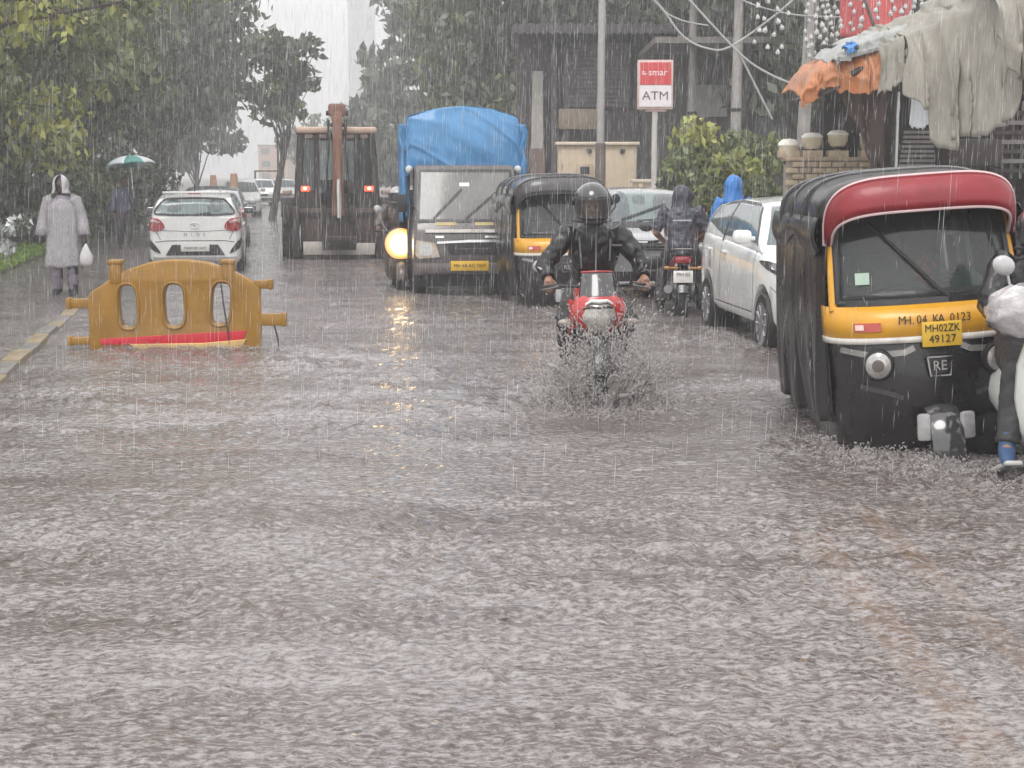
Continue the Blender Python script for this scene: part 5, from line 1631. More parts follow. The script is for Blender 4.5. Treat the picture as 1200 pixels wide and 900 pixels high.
        MB().lathe([(.038, -.04), (.036, -.052), (.0, -.056)], (0, 0, 0), 'y', 16).build('bulb_cover', M('bulb_dark', (.14, .12, .11), .2, .4), hl)
        tl = MB(); patch(tl, db, rect(sx * .40, .815, .15, .05), '-y', .016, 3); o = tl.build('indicator', M('indicator_red', (.36, .035, .02), .2, var=.2, vs=20, coat=.6), root, 40)
        t2 = MB(); patch(t2, db, rect(sx * .40 - .045, .815, .045, .03), '-y', .022, 2); t2.build('lens', M('indicator_pale', (.66, .48, .42), .2), o, 40)
        st = MB(); strip(st, b, [(sx * .46, .47), (sx * .30, .43), (sx * .22, .40)], '-y', .03, .006); st.build('crease', m_grey_v, root, 60)
        ch = MB(); strip(ch, b, [(sx * .55, .685), (sx * .40, .655), (sx * .20, .665), (sx * .14, .69)], '-y', .035, .012); ch.build('nose_trim', M('dull_trim', (.24, .23, .22), .25, .3, var=.3), root, 60)
    q = project(b, Vector((0, .58)), '-y', .02)
    bd = MB()
    loopb = [(-.075, .055), (.075, .055), (.06, -.055), (-.06, -.055), (-.075, .055)]
    bd.tube([(x, q.y - .01, .58 + z) for x, z in loopb], .011, 6)
    o = bd.build('badge', m_chrome, root, 60)
    text('lettering', 'RE', .08, M('badge_letter', (.35, .34, .33), .3), o, (0, q.y - .008, .58))
    if plates:
        z0 = .845
        q = project(db, Vector((0, z0)), '-y', .008)
        for k, ch in enumerate('MH.04 KA.0123'):
            if ch == ' ': continue
            x = -.20 + .0335 * k
            qq = project(db, Vector((x, z0)), '-y', .016)
            n = project(db, Vector((x + .02, z0)), '-y', .016) - qq
            text('lettering', ch, .072, m_ink, dash, qq, (R(80), 0, math.atan2(n.y, n.x)), bold=.0015, wide=.9)
        pl = plate(root, db, .02, .765, .24, .145, '-y', m_plate_y)
        pl.location = (0, -.02, 0)
        qy = project(db, Vector((.02, .765)), '-y', .02).y - .0235
        text('lettering', 'MH02ZK', .062, m_ink, pl, (.02, qy, .80), bold=.0012, wide=.9)
        text('lettering', '49127', .066, m_ink, pl, (.02, qy, .737), bold=.0012)
    # front wheel under its mudguard
    fw = MB().lathe([(.10, -.045), (.185, -.05), (.205, -.03), (.205, .03), (.185, .05), (.10, .045)], (0, 0, 0), 'x', 24).build('front_wheel', m_tyre, root); fw.location = (0, -1.18, .07)
    mg = MB()
    rr = []
    for i in range(12):
        a = R(-25 + 175 * i / 11)
        y, z = -1.18 - .26 * math.cos(a), .07 + .27 * math.sin(a)
        rr.append([(-.10, y + .02, z - .03), (-.095, y, z), (-.04, y - .012, z + .016), (.04, y - .012, z + .016), (.095, y, z), (.10, y + .02, z - .03)])
    mg.loft(rr, closed=False)
    mgo = mg.build('mudguard', M('wet_dark_mudguard', (.06, .058, .06), .10, .3, var=.3, vs=9, coat=1.0), root, 60, solid=.006)
    for sx in (-1, 1):
        MB().rbox((sx * .13, -1.36, .24), (.085, .06, .16), .02, rot=(0, 0, sx * .3)).build('mudguard_flap', M('pale_wet_flap', (.36, .35, .35), .2, var=.3, vs=9, coat=.5), root)
        rw = MB().lathe([(.10, -.05), (.195, -.055), (.215, -.03), (.215, .03), (.195, .055), (.10, .05)], (0, 0, 0), 'x', 20).build('rear_wheel', m_tyre, root); rw.location = (sx * .52, .75, .07)
    # door mirror on a stalk
    MB().tube([(.58, -.86, 1.12), (.70, -.98, 1.30), (.705, -.985, 1.36)], .010, 6).lathe([(.02, .02), (.055, .01), (.06, -.01), (0, -.03)], (.705, -.985, 1.40), 'y', 16).build('side_mirror', m_rub, root)
    if garland:
        rg = random.Random(3)
        gb = MB()
        for i in range(26):
            a = rg.random() * 2 * PI; r_ = rg.random() ** .5 * .055
            gb.ball((.04 + r_ * math.cos(a), -.80 + rg.uniform(-.02, .02), 1.17 + r_ * 1.5 * math.sin(a)), rg.uniform(.012, .02), 6, 4)
        gb.tube([(.04, -.78, 1.5), (.04, -.79, 1.24)], .003, 4)
        tag(gb.build('flower_garland', M('marigold_garland', (.42, .12, .03), .6, var=.4, vs=30), None), 'orange flower garland hanging inside the red-topped autorickshaw windscreen', 'garland').matrix_world = Matrix.LocRotScale(Vector(loc), Euler((0, roll, rz)), None)
        cl = MB(); cl.grid(lambda u, v: (.22 + .30 * u, -.72 - .05 * v, .99 + .10 * v * (.5 + .5 * math.sin(u * 5)) + .012 * vn(u * 6, v * 4, 3)), 14, 8)
        cl.build('dashboard_cloth', M('green_cloth', (.10, .34, .16), .5, var=.4, vs=12), root, 180, solid=.01)
    root.scale = (1, 1, 1.05)
    return root
AUTO1_L = (2.70, 10.56, -.04)
a1 = autorickshaw('nearest autorickshaw with a red visor, yellow dash and black rain curtains', AUTO1_L, R(-2), R(-4.3), m_red_v)
stk = MB().grid(lambda u, v: (-.44 + .085 * u, -.99 - .02 * u, 1.06 + .07 * v), 2, 2).build('windscreen_sticker', M('pale_green_sticker', (.45, .58, .48), .4), a1, 0, solid=.003)
SEAT = dict(pelvis=(0, .02, .62), chest=(0, .04, .93), neck=(0, .02, 1.14), head=(0, -.02, 1.285), sl=(-.185, .02, 1.09), sr=(.185, .02, 1.09), el=(-.27, -.18, .88), er=(.27, -.18, .88), wl=(-.27, -.50, .95), wr=(.27, -.50, .95),
            hl=(-.1, 0, .60), hr=(.1, 0, .60), kl=(-.2, -.42, .58), kr=(.2, -.42, .58), al=(-.18, -.5, .2), ar=(.18, -.5, .2), tl=(-.18, -.66, .16), tr=(.18, -.66, .16))
rot1 = Euler((0, R(-4.3), R(-2)))
pr, _ = person('driver in a khaki shirt behind the windscreen of the red-topped autorickshaw', AUTO1_L, 0, SEAT, top=M('khaki_shirt', (.22, .19, .15), .6, var=.15), bottom=m_trous, sleeve=.5, voxel=.013)
pr.rotation_euler = rot1
g2 = G(652, 362)
A2L = (g2.x - .03, g2.y + 1.25, -.07)
a2 = autorickshaw('farther autorickshaw with a grey-black roof between the truck and the motorcyclist', A2L, R(8), R(-1.0), m_grey_v, plates=False, garland=False)
text('lettering', 'MH.02', .075, m_ink, a2, (-.1, -1.215, .85))
pr2, _ = person('driver in a pale shirt inside the farther autorickshaw', A2L, R(8), SEAT, top=M('pale_shirt', (.38, .37, .36), .6, var=.1), bottom=m_trous, sleeve=.5, voxel=.013)

# ================================================================ the small truck under a blue tarpaulin
def truck():
    p = G(549, 347)
    loc = (p.x - .20, p.y + 2.0, 0)
    rz = R(5.5)
    t = thing('pickup_truck', 'small dark grey goods truck with wide windscreen and yellow plate, under a blue tarpaulin', 'truck', loc, rz)
    m_tp = M('dark_truck_paint', (.085, .075, .075), .25, var=.12, vs=3, coat=.5, dirt=.35, dirtcol=(.16, .13, .11))
    hw = .77
    # cab: side profile lofted across
    prof = [(-1.98, .30), (-2.02, .55), (-2.0, .80), (-1.93, .98), (-1.86, 1.06), (-1.45, 1.78), (-1.38, 1.86), (-.72, 1.88), (-.70, .30)]
    rings = []
    for f, in_ in ((-1.0, .10), (-.985, .03), (-.93, 0), (-.5, -.02), (0, -.03), (.5, -.02), (.93, 0), (.985, .03), (1.0, .10)):
        rings.append([(f * hw * (1 - .06 * max(0, z - 1.0)), y + (in_ if y < -1 else 0), z if z < 1.7 else z - max(0, in_) * .5) for y, z in prof])
    cab = MB().loft(rings).build('cab', m_tp, t, 30, bevel=.012)
    b = bvh_of(cab)
    ws = MB(); patch(ws, b, [(-.68, 1.09), (.68, 1.09), (.64, 1.76), (-.64, 1.76)], '-y', .008, 6, edge=6); ws.build('windscreen', M('truck_glass', (.14, .135, .128), .10, var=.25, vs=2, coat=.25), t, 40)
    fr = MB(); strip(fr, b, [(-.70, 1.07), (.70, 1.07), (.655, 1.78), (-.655, 1.78)], '-y', .04, .012, .06, closed=True); fr.build('window_seal', m_rub, t, 60)
    for a, c in (((-.48, 1.10), (-.06, 1.52)), ((-.02, 1.10), (.50, 1.52))):
        wiper(t, b, a, c)
    st = MB(); patch(st, b, rect(-.02, 1.58, .14, .05), '-y', .014, 2); st.build('sticker', M('sticker_white', (.8, .8, .78), .4, var=0), t, 0)
    for sx, w_ in ((-.30, .30), (.28, .34)):
        s2 = MB(); patch(s2, b, rect(sx, 1.03, w_, .055), '-y', .008, 2); s2.build('dash_sticker', M('faded_yellow', (.42, .33, .16), .5, dirt=.4), t, 0)
    bar = MB(); patch(bar, b, rect(.02, .925, 1.24, .045), '-y', .022, 3); bar.build('bonnet_trim', M('pale_trim'), t, 40)
    gb = MB(); patch(gb, b, [(-.34, .76), (.70, .76), (.70, .60), (-.26, .60)], '-y', .008, 3); gr = gb.build('grille', m_rub, t, 40)
    b2 = MB(); strip(b2, b, [(-.44, .765), (.0, .785), (.72, .785)], '-y', .032, .022); b2.build('grille_bar', m_chrome, gr, 60)
    b3 = MB(); strip(b3, b, [(-.2, .68), (.66, .68)], '-y', .012, .014); b3.build('grille_bar', m_tp, gr, 60)
    for x, w_ in ((.36, .22), (-.40, .12), (.60, .06)):
        e = MB(); patch(e, b, rect(x, .845, w_, .03), '-y', .010, 2); e.build('emblem', m_chrome, t, 40)
    for sx in (-1, 1):
        h = MB(); patch(h, b, [(sx * .40, .56), (sx * .46, .76), (sx * .73, .80), (sx * .745, .60), (sx * .70, .54)], '-y', .018, 4); o = h.build('headlight', M('amber_lens', (.36, .29, .22), .15, .2, var=.3, vs=12, coat=.8), t, 40)
        h2 = MB(); patch(h2, b, smooth_poly(rect(sx * .60, .67, .16, .14), 4), '-y', .024, 3, edge=1); h2.build('lamp_lens', m_lens, o, 40)
        MB().tube([(sx * .75, -1.75, 1.25), (sx * .90, -1.92, 1.32), (sx * .92, -1.94, 1.2)], .014, 6).rbox((sx * .93, -1.95, 1.32), (.15, .05, .26), .025).build('wing_mirror', m_rub, t)
    bp = MB().rbox((0, -2.03, .40), (1.52, .16, .16), .04).build('bumper', M('bumper_dark', (.11, .095, .09), .35, dirt=.4), t)
    plt = MB().rbox((.02, -2.125, .44), (.54, .02, .14), .006).build('number_plate', m_plate_y, t)
    text('lettering', 'MH 48 AG 5507', .072, m_ink, plt, (.02, -2.137, .44), bold=.001, wide=.95)
    MB().box((0, -1.9, .25), (1.3, .1, .22)).build('skirt', m_inside, t)
    for sx in (-1, 1):
        for yy in (-1.25, 1.15):
            wheel(t, sx * .66, yy, .30, .19, sx, 6)
    MB().rbox((0, .62, .42), (1.5, 2.55, .14), .02).build('chassis', m_inside, t)
    bed = MB()
    for sx in (-.80, .80): bed.box((sx, .62, .82), (.05, 2.6, .7))
    bed.box((0, 1.92, .82), (1.6, .05, .7)); bed.box((0, .62, .50), (1.62, 2.6, .06)); bed.box((0, -.69, 1.0), (1.62, .05, 1.0))
    bed.build('load_bed', m_tp, t)
    # hoops under the sheet, and the sheet
    hp = MB()
    for yy in (-.66, .2, 1.05, 1.9):
        hp.tube([(-.80, yy, 1.1), (-.79, yy, 2.2), (-.6, yy, 2.63), (0, yy, 2.74), (.6, yy, 2.63), (.79, yy, 2.2), (.80, yy, 1.1)], .02, 6)
    hp.build('hoop', m_rub, t)
    m_bl = M('blue_tarpaulin', (.055, .20, .40), .34, var=.16, vs=3, bump=.3, bs=9, coat=.15, dirt=.15, dirtcol=(.12, .26, .48))
    # outline over the hoops; the front gable bulges and tucks under at the cab roof
    def outl(u):
        """Round the arch from left hem to right hem."""
        ks = [(0, (-.92, 1.02)), (.18, (-.90, 1.75)), (.30, (-.885, 2.32)), (.36, (-.80, 2.56)), (.43, (-.42, 2.685)), (.5, (0, 2.73)), (.57, (.42, 2.685)), (.64, (.80, 2.56)), (.70, (.885, 2.32)), (.82, (.90, 1.75)), (1, (.92, 1.02))]
        for (a, pa), (c, pb) in zip(ks, ks[1:]):
            if u <= c:
                q = (u - a) / (c - a); return Vector((pa[0] + (pb[0] - pa[0]) * q, 0, pa[1] + (pb[1] - pa[1]) * q))
    def side(u, v):
        p = outl(u); y = -.98 + 2.98 * v
        f = vn(u * 9, v * 6, 61); g = vn(u * 23 + v * 4, v * 13, 62)
        dv = abs(u - .5) * 2
        sag = .03 * math.sin(v * 3 * PI) * (1 - dv)
        hang = max(0, dv - .4)
        pleat = hang * .10 * vn(v * 11, u * 2.5, 63)
        nx = 1 if p.x > 0 else -1
        return (p.x + nx * (.03 * f * dv + pleat), y + (.03 * g * hang if v < .05 else 0), p.z + .03 * f * (1 - dv) - sag + .01 * g)
    tb = MB().grid(side, 90, 40)
    def gable(u, v):
        x = -.86 + 1.72 * u
        ztop = lerpk([(-.86, 2.38), (-.80, 2.56), (-.42, 2.68), (0, 2.72), (.42, 2.68), (.80, 2.56), (.86, 2.38)], x)
        edge = abs(2 * u - 1)
        zb = 1.80 + .03 * vn(u * 7, 0, 64) + (-.10 if edge > .92 else 0)
        z = ztop + (zb - ztop) * v
        bul = .16 * math.sin(min(1, v * 1.6) * PI / 2) * (1 - edge ** 4) + .05 * v
        f = .03 * vn(u * 2.2 + v * .8, v * 2.5, 65) + .008 * vn(u * 9 - v * 5, v * 6, 66)
        dg = .03 * (1 - abs(vn(u * 3.2 - v * 2.6, v * .9, 67))) ** 8
        return (x, -.985 - bul - f - dg - .02, z)
    tb.grid(gable, 60, 36)
    def flap(sx):
        def fn(u, v):
            z = 2.46 - (1.25 + .12 * math.sin(u * 5)) * v
            return (sx * (.82 + .13 * u - .03 * v + .02 * vn(v * 8, u * 2, 68 + sx)), -1.02 - .05 * math.sin(u * PI) - .035 * vn(v * 9 + u * 2, u * 3, 70 + sx), z)
        return fn
    for sx in (-1, 1): tb.grid(flap(sx), 14, 40)
    o = tb.build('blue_tarpaulin', m_bl, None, 180, solid=.008, clean=True)
    tag(o, 'bright blue tarpaulin tied over the load of the small truck', 'tarpaulin')
    o.location = loc; o.rotation_euler = (0, 0, rz)
    rp = MB()
    rp.tube([(-.86 + 1.72 * i / 20, -1.225 + .13 * abs(i / 10 - 1) ** 3, 1.79 + .012 * math.sin(i)) for i in range(21)], .016, 6)
    o2 = rp.build('rope', M('dark_rope', (.05, .05, .06), .7), None)
    tag(o2, 'dark rope along the lower front edge of the blue tarpaulin', 'rope'); o2.location = loc; o2.rotation_euler = (0, 0, rz)
    for nm, sx, lb in (('cloth_knot', -1, 'left pale knot tying down the blue tarpaulin above the windscreen'), ('cloth_knot', 1, 'right pale knot tying down the blue tarpaulin above the windscreen')):
        k = MB().ball((sx * .80, -1.15, 1.80), (.055, .05, .06), 10, 7).build(nm, M('pale_knot', (.55, .55, .55), .6), None)
        tag(k, lb, 'knot'); k.location = loc; k.rotation_euler = (0, 0, rz)
truck()

# ================================================================ the backhoe loader seen from behind
def digger():
    p = G(398, 304)
    t = thing('backhoe_loader', 'brown-yellow backhoe digger seen from behind, its boom folded upright and tail lamps lit', 'digger', (p.x - .15, p.y + .9, -.06), PI + R(8.5))
    m_y = M('muddy_digger_yellow', (.16, .09, .05), .45, var=.25, vs=3, dirt=.85, dirtcol=(.10, .07, .055))
    m_or = M('boom_orange', (.20, .095, .06), .45, var=.2, vs=4, dirt=.7, dirtcol=(.14, .085, .06))
    m_dk = M('digger_dark', (.035, .027, .025), .5, var=.3, vs=3, dirt=.4, dirtcol=(.07, .05, .04))
    # local -y is the front of the machine, +y is the side towards us
    # cab frame: posts, roof, glass
    W, z0, z1 = 1.62, .95, 2.62
    cb = MB()
    for sx in (-1, 1):
        cb.tube([(sx * W / 2, .55, z0 - .2), (sx * (W / 2 - .03), .55, 1.7), (sx * (W / 2 - .10), .45, z1)], .085, 6)
        cb.tube([(sx * W / 2, -.85, z0 - .2), (sx * (W / 2 - .08), -.75, z1)], .05, 6)
        cb.tube([(sx * .42, .56, z0), (sx * .40, .50, z1)], .06, 6)
    cb.box((0, .55, 1.0), (W, .08, .35)); cb.box((0, -.8, 1.0), (W, .08, .4)); cb.box((0, .47, z1 - .06), (W - .2, .08, .16))
    cb.box((-W / 2, -.15, 1.0), (.06, 1.4, .4)); cb.box((W / 2, -.15, 1.0), (.06, 1.4, .4))
    for sx in (-.61, .61): cb.box((sx, .55, 1.32), (.36, .06, .32))
    cb.build('cab_frame', m_dk, t)
    rf = MB().rbox((0, -.15, z1 + .07), (W + .04, 1.75, .13), .05).build('roof', M('roof_pale_orange', (.50, .36, .28), .35, dirt=.4, dirtcol=(.3, .16, .1)), t)
    mg = M('hazy_window', (.20, .24, .23), .08, var=.15, alpha=.55, coat=.5)
    for sx in (-.22, .22): MB().box((sx, .53, 2.08), (.36, .015, .80)).build('rear_window', mg, t)
    for sx in (-.62, .62): MB().box((sx, .52, 2.0), (.32, .015, 1.0)).build('rear_window', M('dark_digger_glass', (.05, .06, .06), .1, alpha=.85, coat=.4), t)
    MB().box((0, -.80, 1.95), (1.4, .015, 1.1)).build('windscreen', mg, t)
    for sx in (-1, 1): MB().box((sx * (W / 2 - .05), -.15, 1.95), (.015, 1.2, 1.1)).build('side_window', mg, t)
    for k in range(5):
        MB().rbox((-.56 + .28 * k, .60, z1 - .05), (.16, .06, .09), .02).build('work_lamp', M('lamp_dull', (.34, .25, .2), .3), rf)
    MB().box((0, -.2, 1.15), (1.4, 1.0, .5)).rbox((.0, -.1, 1.45), (.5, .5, .14), .04).rbox((0, -.35, 1.65), (.5, .14, .6), .05).build('seat', m_inside, t)
    MB().tube([(-.2, .25, 1.1), (-.2, .3, 1.55)], .015, 5).tube([(.2, .25, 1.1), (.2, .3, 1.6)], .015, 5).build('lever', m_rub, t)
    for sx in (-1, 1):
        tl = MB().rbox((sx * .66, .60, 1.50), (.20, .05, .11), .02).build('tail_lamp', M('lit_tail_lamp', (.5, .05, .03), .2, emit=(1, .10, .05), es=1.2, var=0), t)
        MB().ball((sx * .66, .63, 1.505), (.035, .012, .03), 8, 6).build('bulb', M('lit_tail_bulb', (1, .4, .2), .3, emit=(1, .45, .2), es=6, var=0), tl)
        MB().rbox((sx * .64, .60, 1.02), (.34, .10, .07), .02).build('step_board', M('faded_red_brown', (.30, .12, .09), .5, dirt=.4), t)
    # body, bonnet ahead, wheels, fenders
    MB().rbox((0, -.4, .72), (1.1, 2.3, .55), .06).build('chassis', m_dk, t)
    MB().rbox((0, -1.9, 1.05), (.95, 1.5, .75), .08).build('bonnet', m_y, t)
    for sx in (-1, 1):
        o = MB().lathe([(.36, -.2), (.62, -.22), (.68, -.12), (.69, 0), (.68, .12), (.62, .22), (.36, .2)], (0, 0, 0), 'x', 28)
        for k in range(22):
            a = 2 * PI * k / 22
            o.box((.0, .68 * math.cos(a), .68 * math.sin(a)), (.40, .05, .05), rot=(a, 0, 0))
        w_ = o.build('rear_wheel', m_tyre, t); w_.location = (sx * .92, -.15, .56)
        MB().lathe([(.37, -.16), (.30, -.10), (0, -.08)], (0, 0, 0), 'x', 18).lathe([(.37, .16), (.30, .10), (0, .08)], (0, 0, 0), 'x', 18).build('rim', m_y, w_)
        w2 = MB().lathe([(.22, -.14), (.40, -.15), (.42, 0), (.40, .15), (.22, .14)], (0, 0, 0), 'x', 22).build('front_wheel', m_tyre, t); w2.location = (sx * .82, -2.2, .30)
        MB().rbox((sx * .93, -.15, 1.28), (.46, 1.3, .06), .025).rbox((sx * .93, .48, 1.10), (.46, .06, .38), .02).build('fender', m_dk, t)
        MB().rbox((sx * 1.02, .62, 1.0), (.18, .1, .5), .02).build('stabiliser_bracket', m_dk, t)
        lg = MB().rbox((sx * .86, .85, .62), (.15, .18, 1.05), .02).build('stabiliser_leg', m_dk, t)
        MB().rbox((sx * .88, .88, .04), (.36, .34, .07), .02).build('pad', m_dk, lg)
        MB().tube([(sx * .76, .75, .9), (sx * .82, .80, .35)], .04, 8).build('ram', m_chrome, lg)
        MB().rbox((sx * 1.02, .3, 1.42), (.2, .16, .10), .03).build('marker_lamp', M('lamp_dull'), t)
    MB().rbox((0, .70, .70), (1.75, .14, .80), .02).build('slide_frame', M('muddy_brown_frame', (.075, .05, .04), .5, var=.3, dirt=.5), t)
    fb = MB()
    for sx in (-.72, -.36, 0, .36, .72): fb.box((sx, .79, .70), (.07, .05, .60))
    for z in (.42, .98): fb.box((0, .79, z), (1.55, .05, .08))
    fb.build('frame_rib', m_dk, t)
    MB().rbox((-.22, .86, .27), (1.05, .04, .24), .01).build('bumper_plate', M('pale_worn_plate', (.50, .46, .42), .5, var=.2, dirt=.5), t)
    MB().rbox((.50, .86, .29), (.44, .04, .27), .01).build('number_plate', M('pale_worn_plate'), t)
    # boom and dipper folded upright, close to the cab
    bm = MB()
    bm.loft([[(-.10 * s_, .85 + dy, z), (.10 * s_, .85 + dy, z), (.10 * s_, 1.12 + dy * .8, z), (-.10 * s_, 1.12 + dy * .8, z)] for z, s_, dy in ((.95, 1.25, .0), (1.5, 1.1, .08), (2.3, 1.0, .1), (2.9, .95, .05), (3.12, 1.0, 0))])
    boom = bm.build('boom', m_or, t, bevel=.015)
    MB().rbox((0, .98, 3.08), (.34, .30, .26), .05).build('boom_head', m_or, boom)
    MB().cyl((-.22, .98, 3.02), (.22, .98, 3.02), .05, 12).cyl((-.2, 1.0, 2.78), (.2, 1.0, 2.78), .04, 12).build('pin', m_dk, boom)
    for sx in (-.17, .17): MB().rbox((sx, 1.0, 2.72), (.05, .22, .34), .02).build('link_plate', m_dk, boom)
    dp = MB().loft([[(-.085, 1.14, z), (.085, 1.14, z), (.085, 1.14 + d, z), (-.085, 1.14 + d, z)] for z, d in ((1.30, .14), (1.8, .2), (2.6, .22), (2.95, .16))]).build('dipper', m_or, t, bevel=.012)
    MB().cyl((0, 1.40, .92), (0, 1.38, 1.72), .042, 12).build('ram_rod', M('bright_rod', (.62, .60, .58), .2, .7), dp)
    MB().cyl((0, 1.38, 1.70), (0, 1.36, 2.5), .062, 12).build('ram_body', m_or, dp)
    for sx in (-.26, .26):
        MB().tube([(sx, .86, 1.0), (sx * .9, 1.02, 1.6), (sx * .7, 1.05, 2.2), (sx * .5, 1.0, 2.7)], .02, 6).build('hose', m_rub, t)
        MB().rbox((sx * 1.1, .9, .98), (.12, .3, .34), .03).build('king_post', m_dk, t)
    bk = MB()
    rr = []
    for i in range(9):
        a = R(20 + 150 * i / 8)
        rr.append([(-.34, 1.25 - .30 * math.cos(a), .62 - .34 * math.sin(a)), (.34, 1.25 - .30 * math.cos(a), .62 - .34 * math.sin(a))])
    bk.loft(rr, closed=False)
    bko = bk.build('bucket', m_dk, t, 60, solid=.03)
    # loader bucket out in front
    lb = MB()
    lb.loft([[(-1.1, y, z), (1.1, y, z)] for y, z in ((-3.1, .1), (-3.7, .08), (-3.15, .15), (-3.0, .5), (-3.2, .95))], closed=False)
    lb.build('loader_bucket', m_y, t, 30, solid=.03)
    for sx in (-.6, .6): MB().tube([(sx, -.8, 1.2), (sx, -2.0, 1.25), (sx, -3.0, .45)], .07, 6).build('loader_arm', m_y, t)
digger()
# ================================================================ two-wheelers
m_red_p = M('bike_red', (.42, .022, .022), .22, var=.08, vs=5, coat=.7, dirt=.15)
m_maroon = M('bike_maroon', (.16, .02, .022), .3, var=.1, coat=.5, dirt=.3)
m_blk = M('bike_black', (.02, .019, .02), .25, var=.15, coat=.5)
m_engine = M('engine_grey', (.16, .155, .15), .4, .5, var=.2, dirt=.3)
def spoke_wheel(parent, y, r, wd, name):
    o = MB().lathe([(r * .78, -wd * .42), (r * .93, -wd / 2), (r, -wd * .18), (r, wd * .18), (r * .93, wd / 2), (r * .78, wd * .42)], axis='x', n=30).build(name, m_tyre, parent)
    o.location = (0, y, r)
    rb = MB().lathe([(r * .80, -wd * .3), (r * .74, -wd * .25), (r * .74, wd * .25), (r * .80, wd * .3)], axis='x', n=30)
    for k in range(5):
        a = 2 * PI * k / 5
        rb.tube([(0, math.cos(a) * .03, math.sin(a) * .03), (0, math.cos(a) * r * .76, math.sin(a) * r * .76)], .018, 5, flat=.6)
    rb.lathe([(.05, -.06), (.05, .06)], axis='x', n=14)
    rb.build('rim', m_blk, o)
    MB().lathe([(.125, .0), (.125, .004), (.05, .004)], (-.07, 0, 0), 'x', 24).build('brake_disc', m_chrome, o)
    return o
def motorcycle(label, loc, rz, paint, fairing=True, plate_txt=None, lean=0.0, group=None, mirrors=(-1, 1), steer=0.0):
    t = thing('motorcycle', label, 'motorcycle', loc, 0, group, rot=(0, lean, rz))
    spoke_wheel(t, -.68, .30, .095, 'front_wheel'); spoke_wheel(t, .64, .30, .12, 'rear_wheel')
    fk = MB()
    for sx in (-1, 1):
        fk.tube([(sx * .095, -.68, .30), (sx * .095, -.50, .72)], [.028, .026], 10); fk.tube([(sx * .095, -.50, .72), (sx * .095, -.40, .95)], .019, 10)
    fk.rbox((0, -.44, .86), (.26, .06, .04), .012); fk.rbox((0, -.40, .96), (.26, .08, .035), .012)
    fk.build('fork', m_engine, t)
    mg = MB()
    rr = []
    for i in range(12):
        a = R(10 + 135 * i / 11); y, z = -.68 - .325 * math.cos(a), .30 + .33 * math.sin(a)
        rr.append([(-.065, y + .02 * math.cos(a), z - .03), (-.06, y, z), (0, y - .008, z + .014), (.06, y, z), (.065, y + .02 * math.cos(a), z - .03)])
    mg.loft(rr, closed=False).build('front_mudguard', m_blk if fairing else paint, t, 60, solid=.005)
    # frame, engine, tank, seat, tail
    MB().tube([(0, -.38, .92), (0, -.30, .55), (0, -.15, .30), (0, .25, .30)], .028, 8).tube([(0, -.38, .92), (0, .0, .86), (0, .30, .74), (0, .75, .86)], .028, 8).tube([(-.09, .22, .42), (-.09, .64, .30)], .022, 6).tube([(.09, .22, .42), (.09, .64, .30)], .022, 6).build('frame', m_blk, t)
    eg = MB().rbox((0, .02, .42), (.30, .36, .24), .05).cyl((-.18, .08, .38), (.18, .08, .38), .11, 16)
    for k in range(5): eg.rbox((0, -.12, .52 + .035 * k), (.22, .20, .018), .006)
    eg.build('engine', m_engine, t)
    tk = MB().loft([[(math.cos(a) * w_, y, z + math.sin(a) * h) for a in [2 * PI * k / 16 for k in range(16)]] for y, w_, h, z in ((-.36, .05, .04, .90), (-.32, .12, .09, .92), (-.20, .165, .12, .93), (-.05, .17, .12, .91), (.10, .13, .09, .88), (.17, .08, .05, .86))]).build('fuel_tank', paint, t, 180)
    MB().lathe([(.04, 0), (.04, .012), (.02, .02), (0, .02)], (0, -.16, 1.045), n=14).build('filler_cap', m_chrome, tk)
    MB().loft([[(math.cos(a) * w_, y, z + math.sin(a) * .045) for a in [2 * PI * k / 14 for k in range(14)]] for y, w_, z in ((.10, .10, .84), (.2, .14, .82), (.38, .145, .82), (.45, .13, .85), (.7, .12, .88), (.78, .07, .88))]).build('seat', m_black_v, t, 180)
    for sx in (-1, 1):
        MB().loft([[(sx * (.05 + .08 * w_), y, z0), (sx * (.07 + .09 * w_), y, (z0 + z1) / 2), (sx * (.05 + .08 * w_), y, z1)] for y, w_, z0, z1 in ((-.02, .8, .60, .80), (.2, 1, .56, .80), (.45, .9, .66, .82), (.78, .5, .78, .88))], closed=False).build('side_panel', paint, t, 180, solid=.008)
        if fairing: MB().loft([[(sx * a, y, z) for a, y, z in p] for p in ([(.13, -.46, .70), (.16, -.42, .88)], [(.20, -.36, .66), (.215, -.34, .90)], [(.22, -.22, .58), (.20, -.16, .86)], [(.17, -.02, .52), (.15, .02, .72)])], closed=False).build('tank_shroud', paint, t, 180, solid=.01)
        ind = MB().tube([(sx * .10, -.46, .74), (sx * .22, -.50, .73)], .013, 6)
        ind.ball((sx * .255, -.505, .73), (.055, .028, .03), 12, 8)
        ind.build('indicator', M('amber_indicator', (.40, .19, .05), .2, var=.1, coat=.5) if not fairing else M('indicator_clear', (.30, .26, .22), .2, coat=.5), t)
        MB().tube([(sx * .14, .10, .34), (sx * .25, .10, .33)], .014, 6).build('foot_peg', m_blk, t)
    MB().tube([(.13, -.05, .30), (.16, .2, .28), (.17, .45, .34), (.18, .85, .46)], [.02, .022, .05, .055], 12).build('exhaust', m_engine, t)
    hb = MB().tube([(-.40, -.235, .985), (-.30, -.27, 1.0), (-.16, -.36, 1.0), (0, -.39, .99), (.16, -.36, 1.0), (.30, -.27, 1.0), (.40, -.235, .985)], .013, 8)
    bar = hb.build('handlebar', m_blk, t)
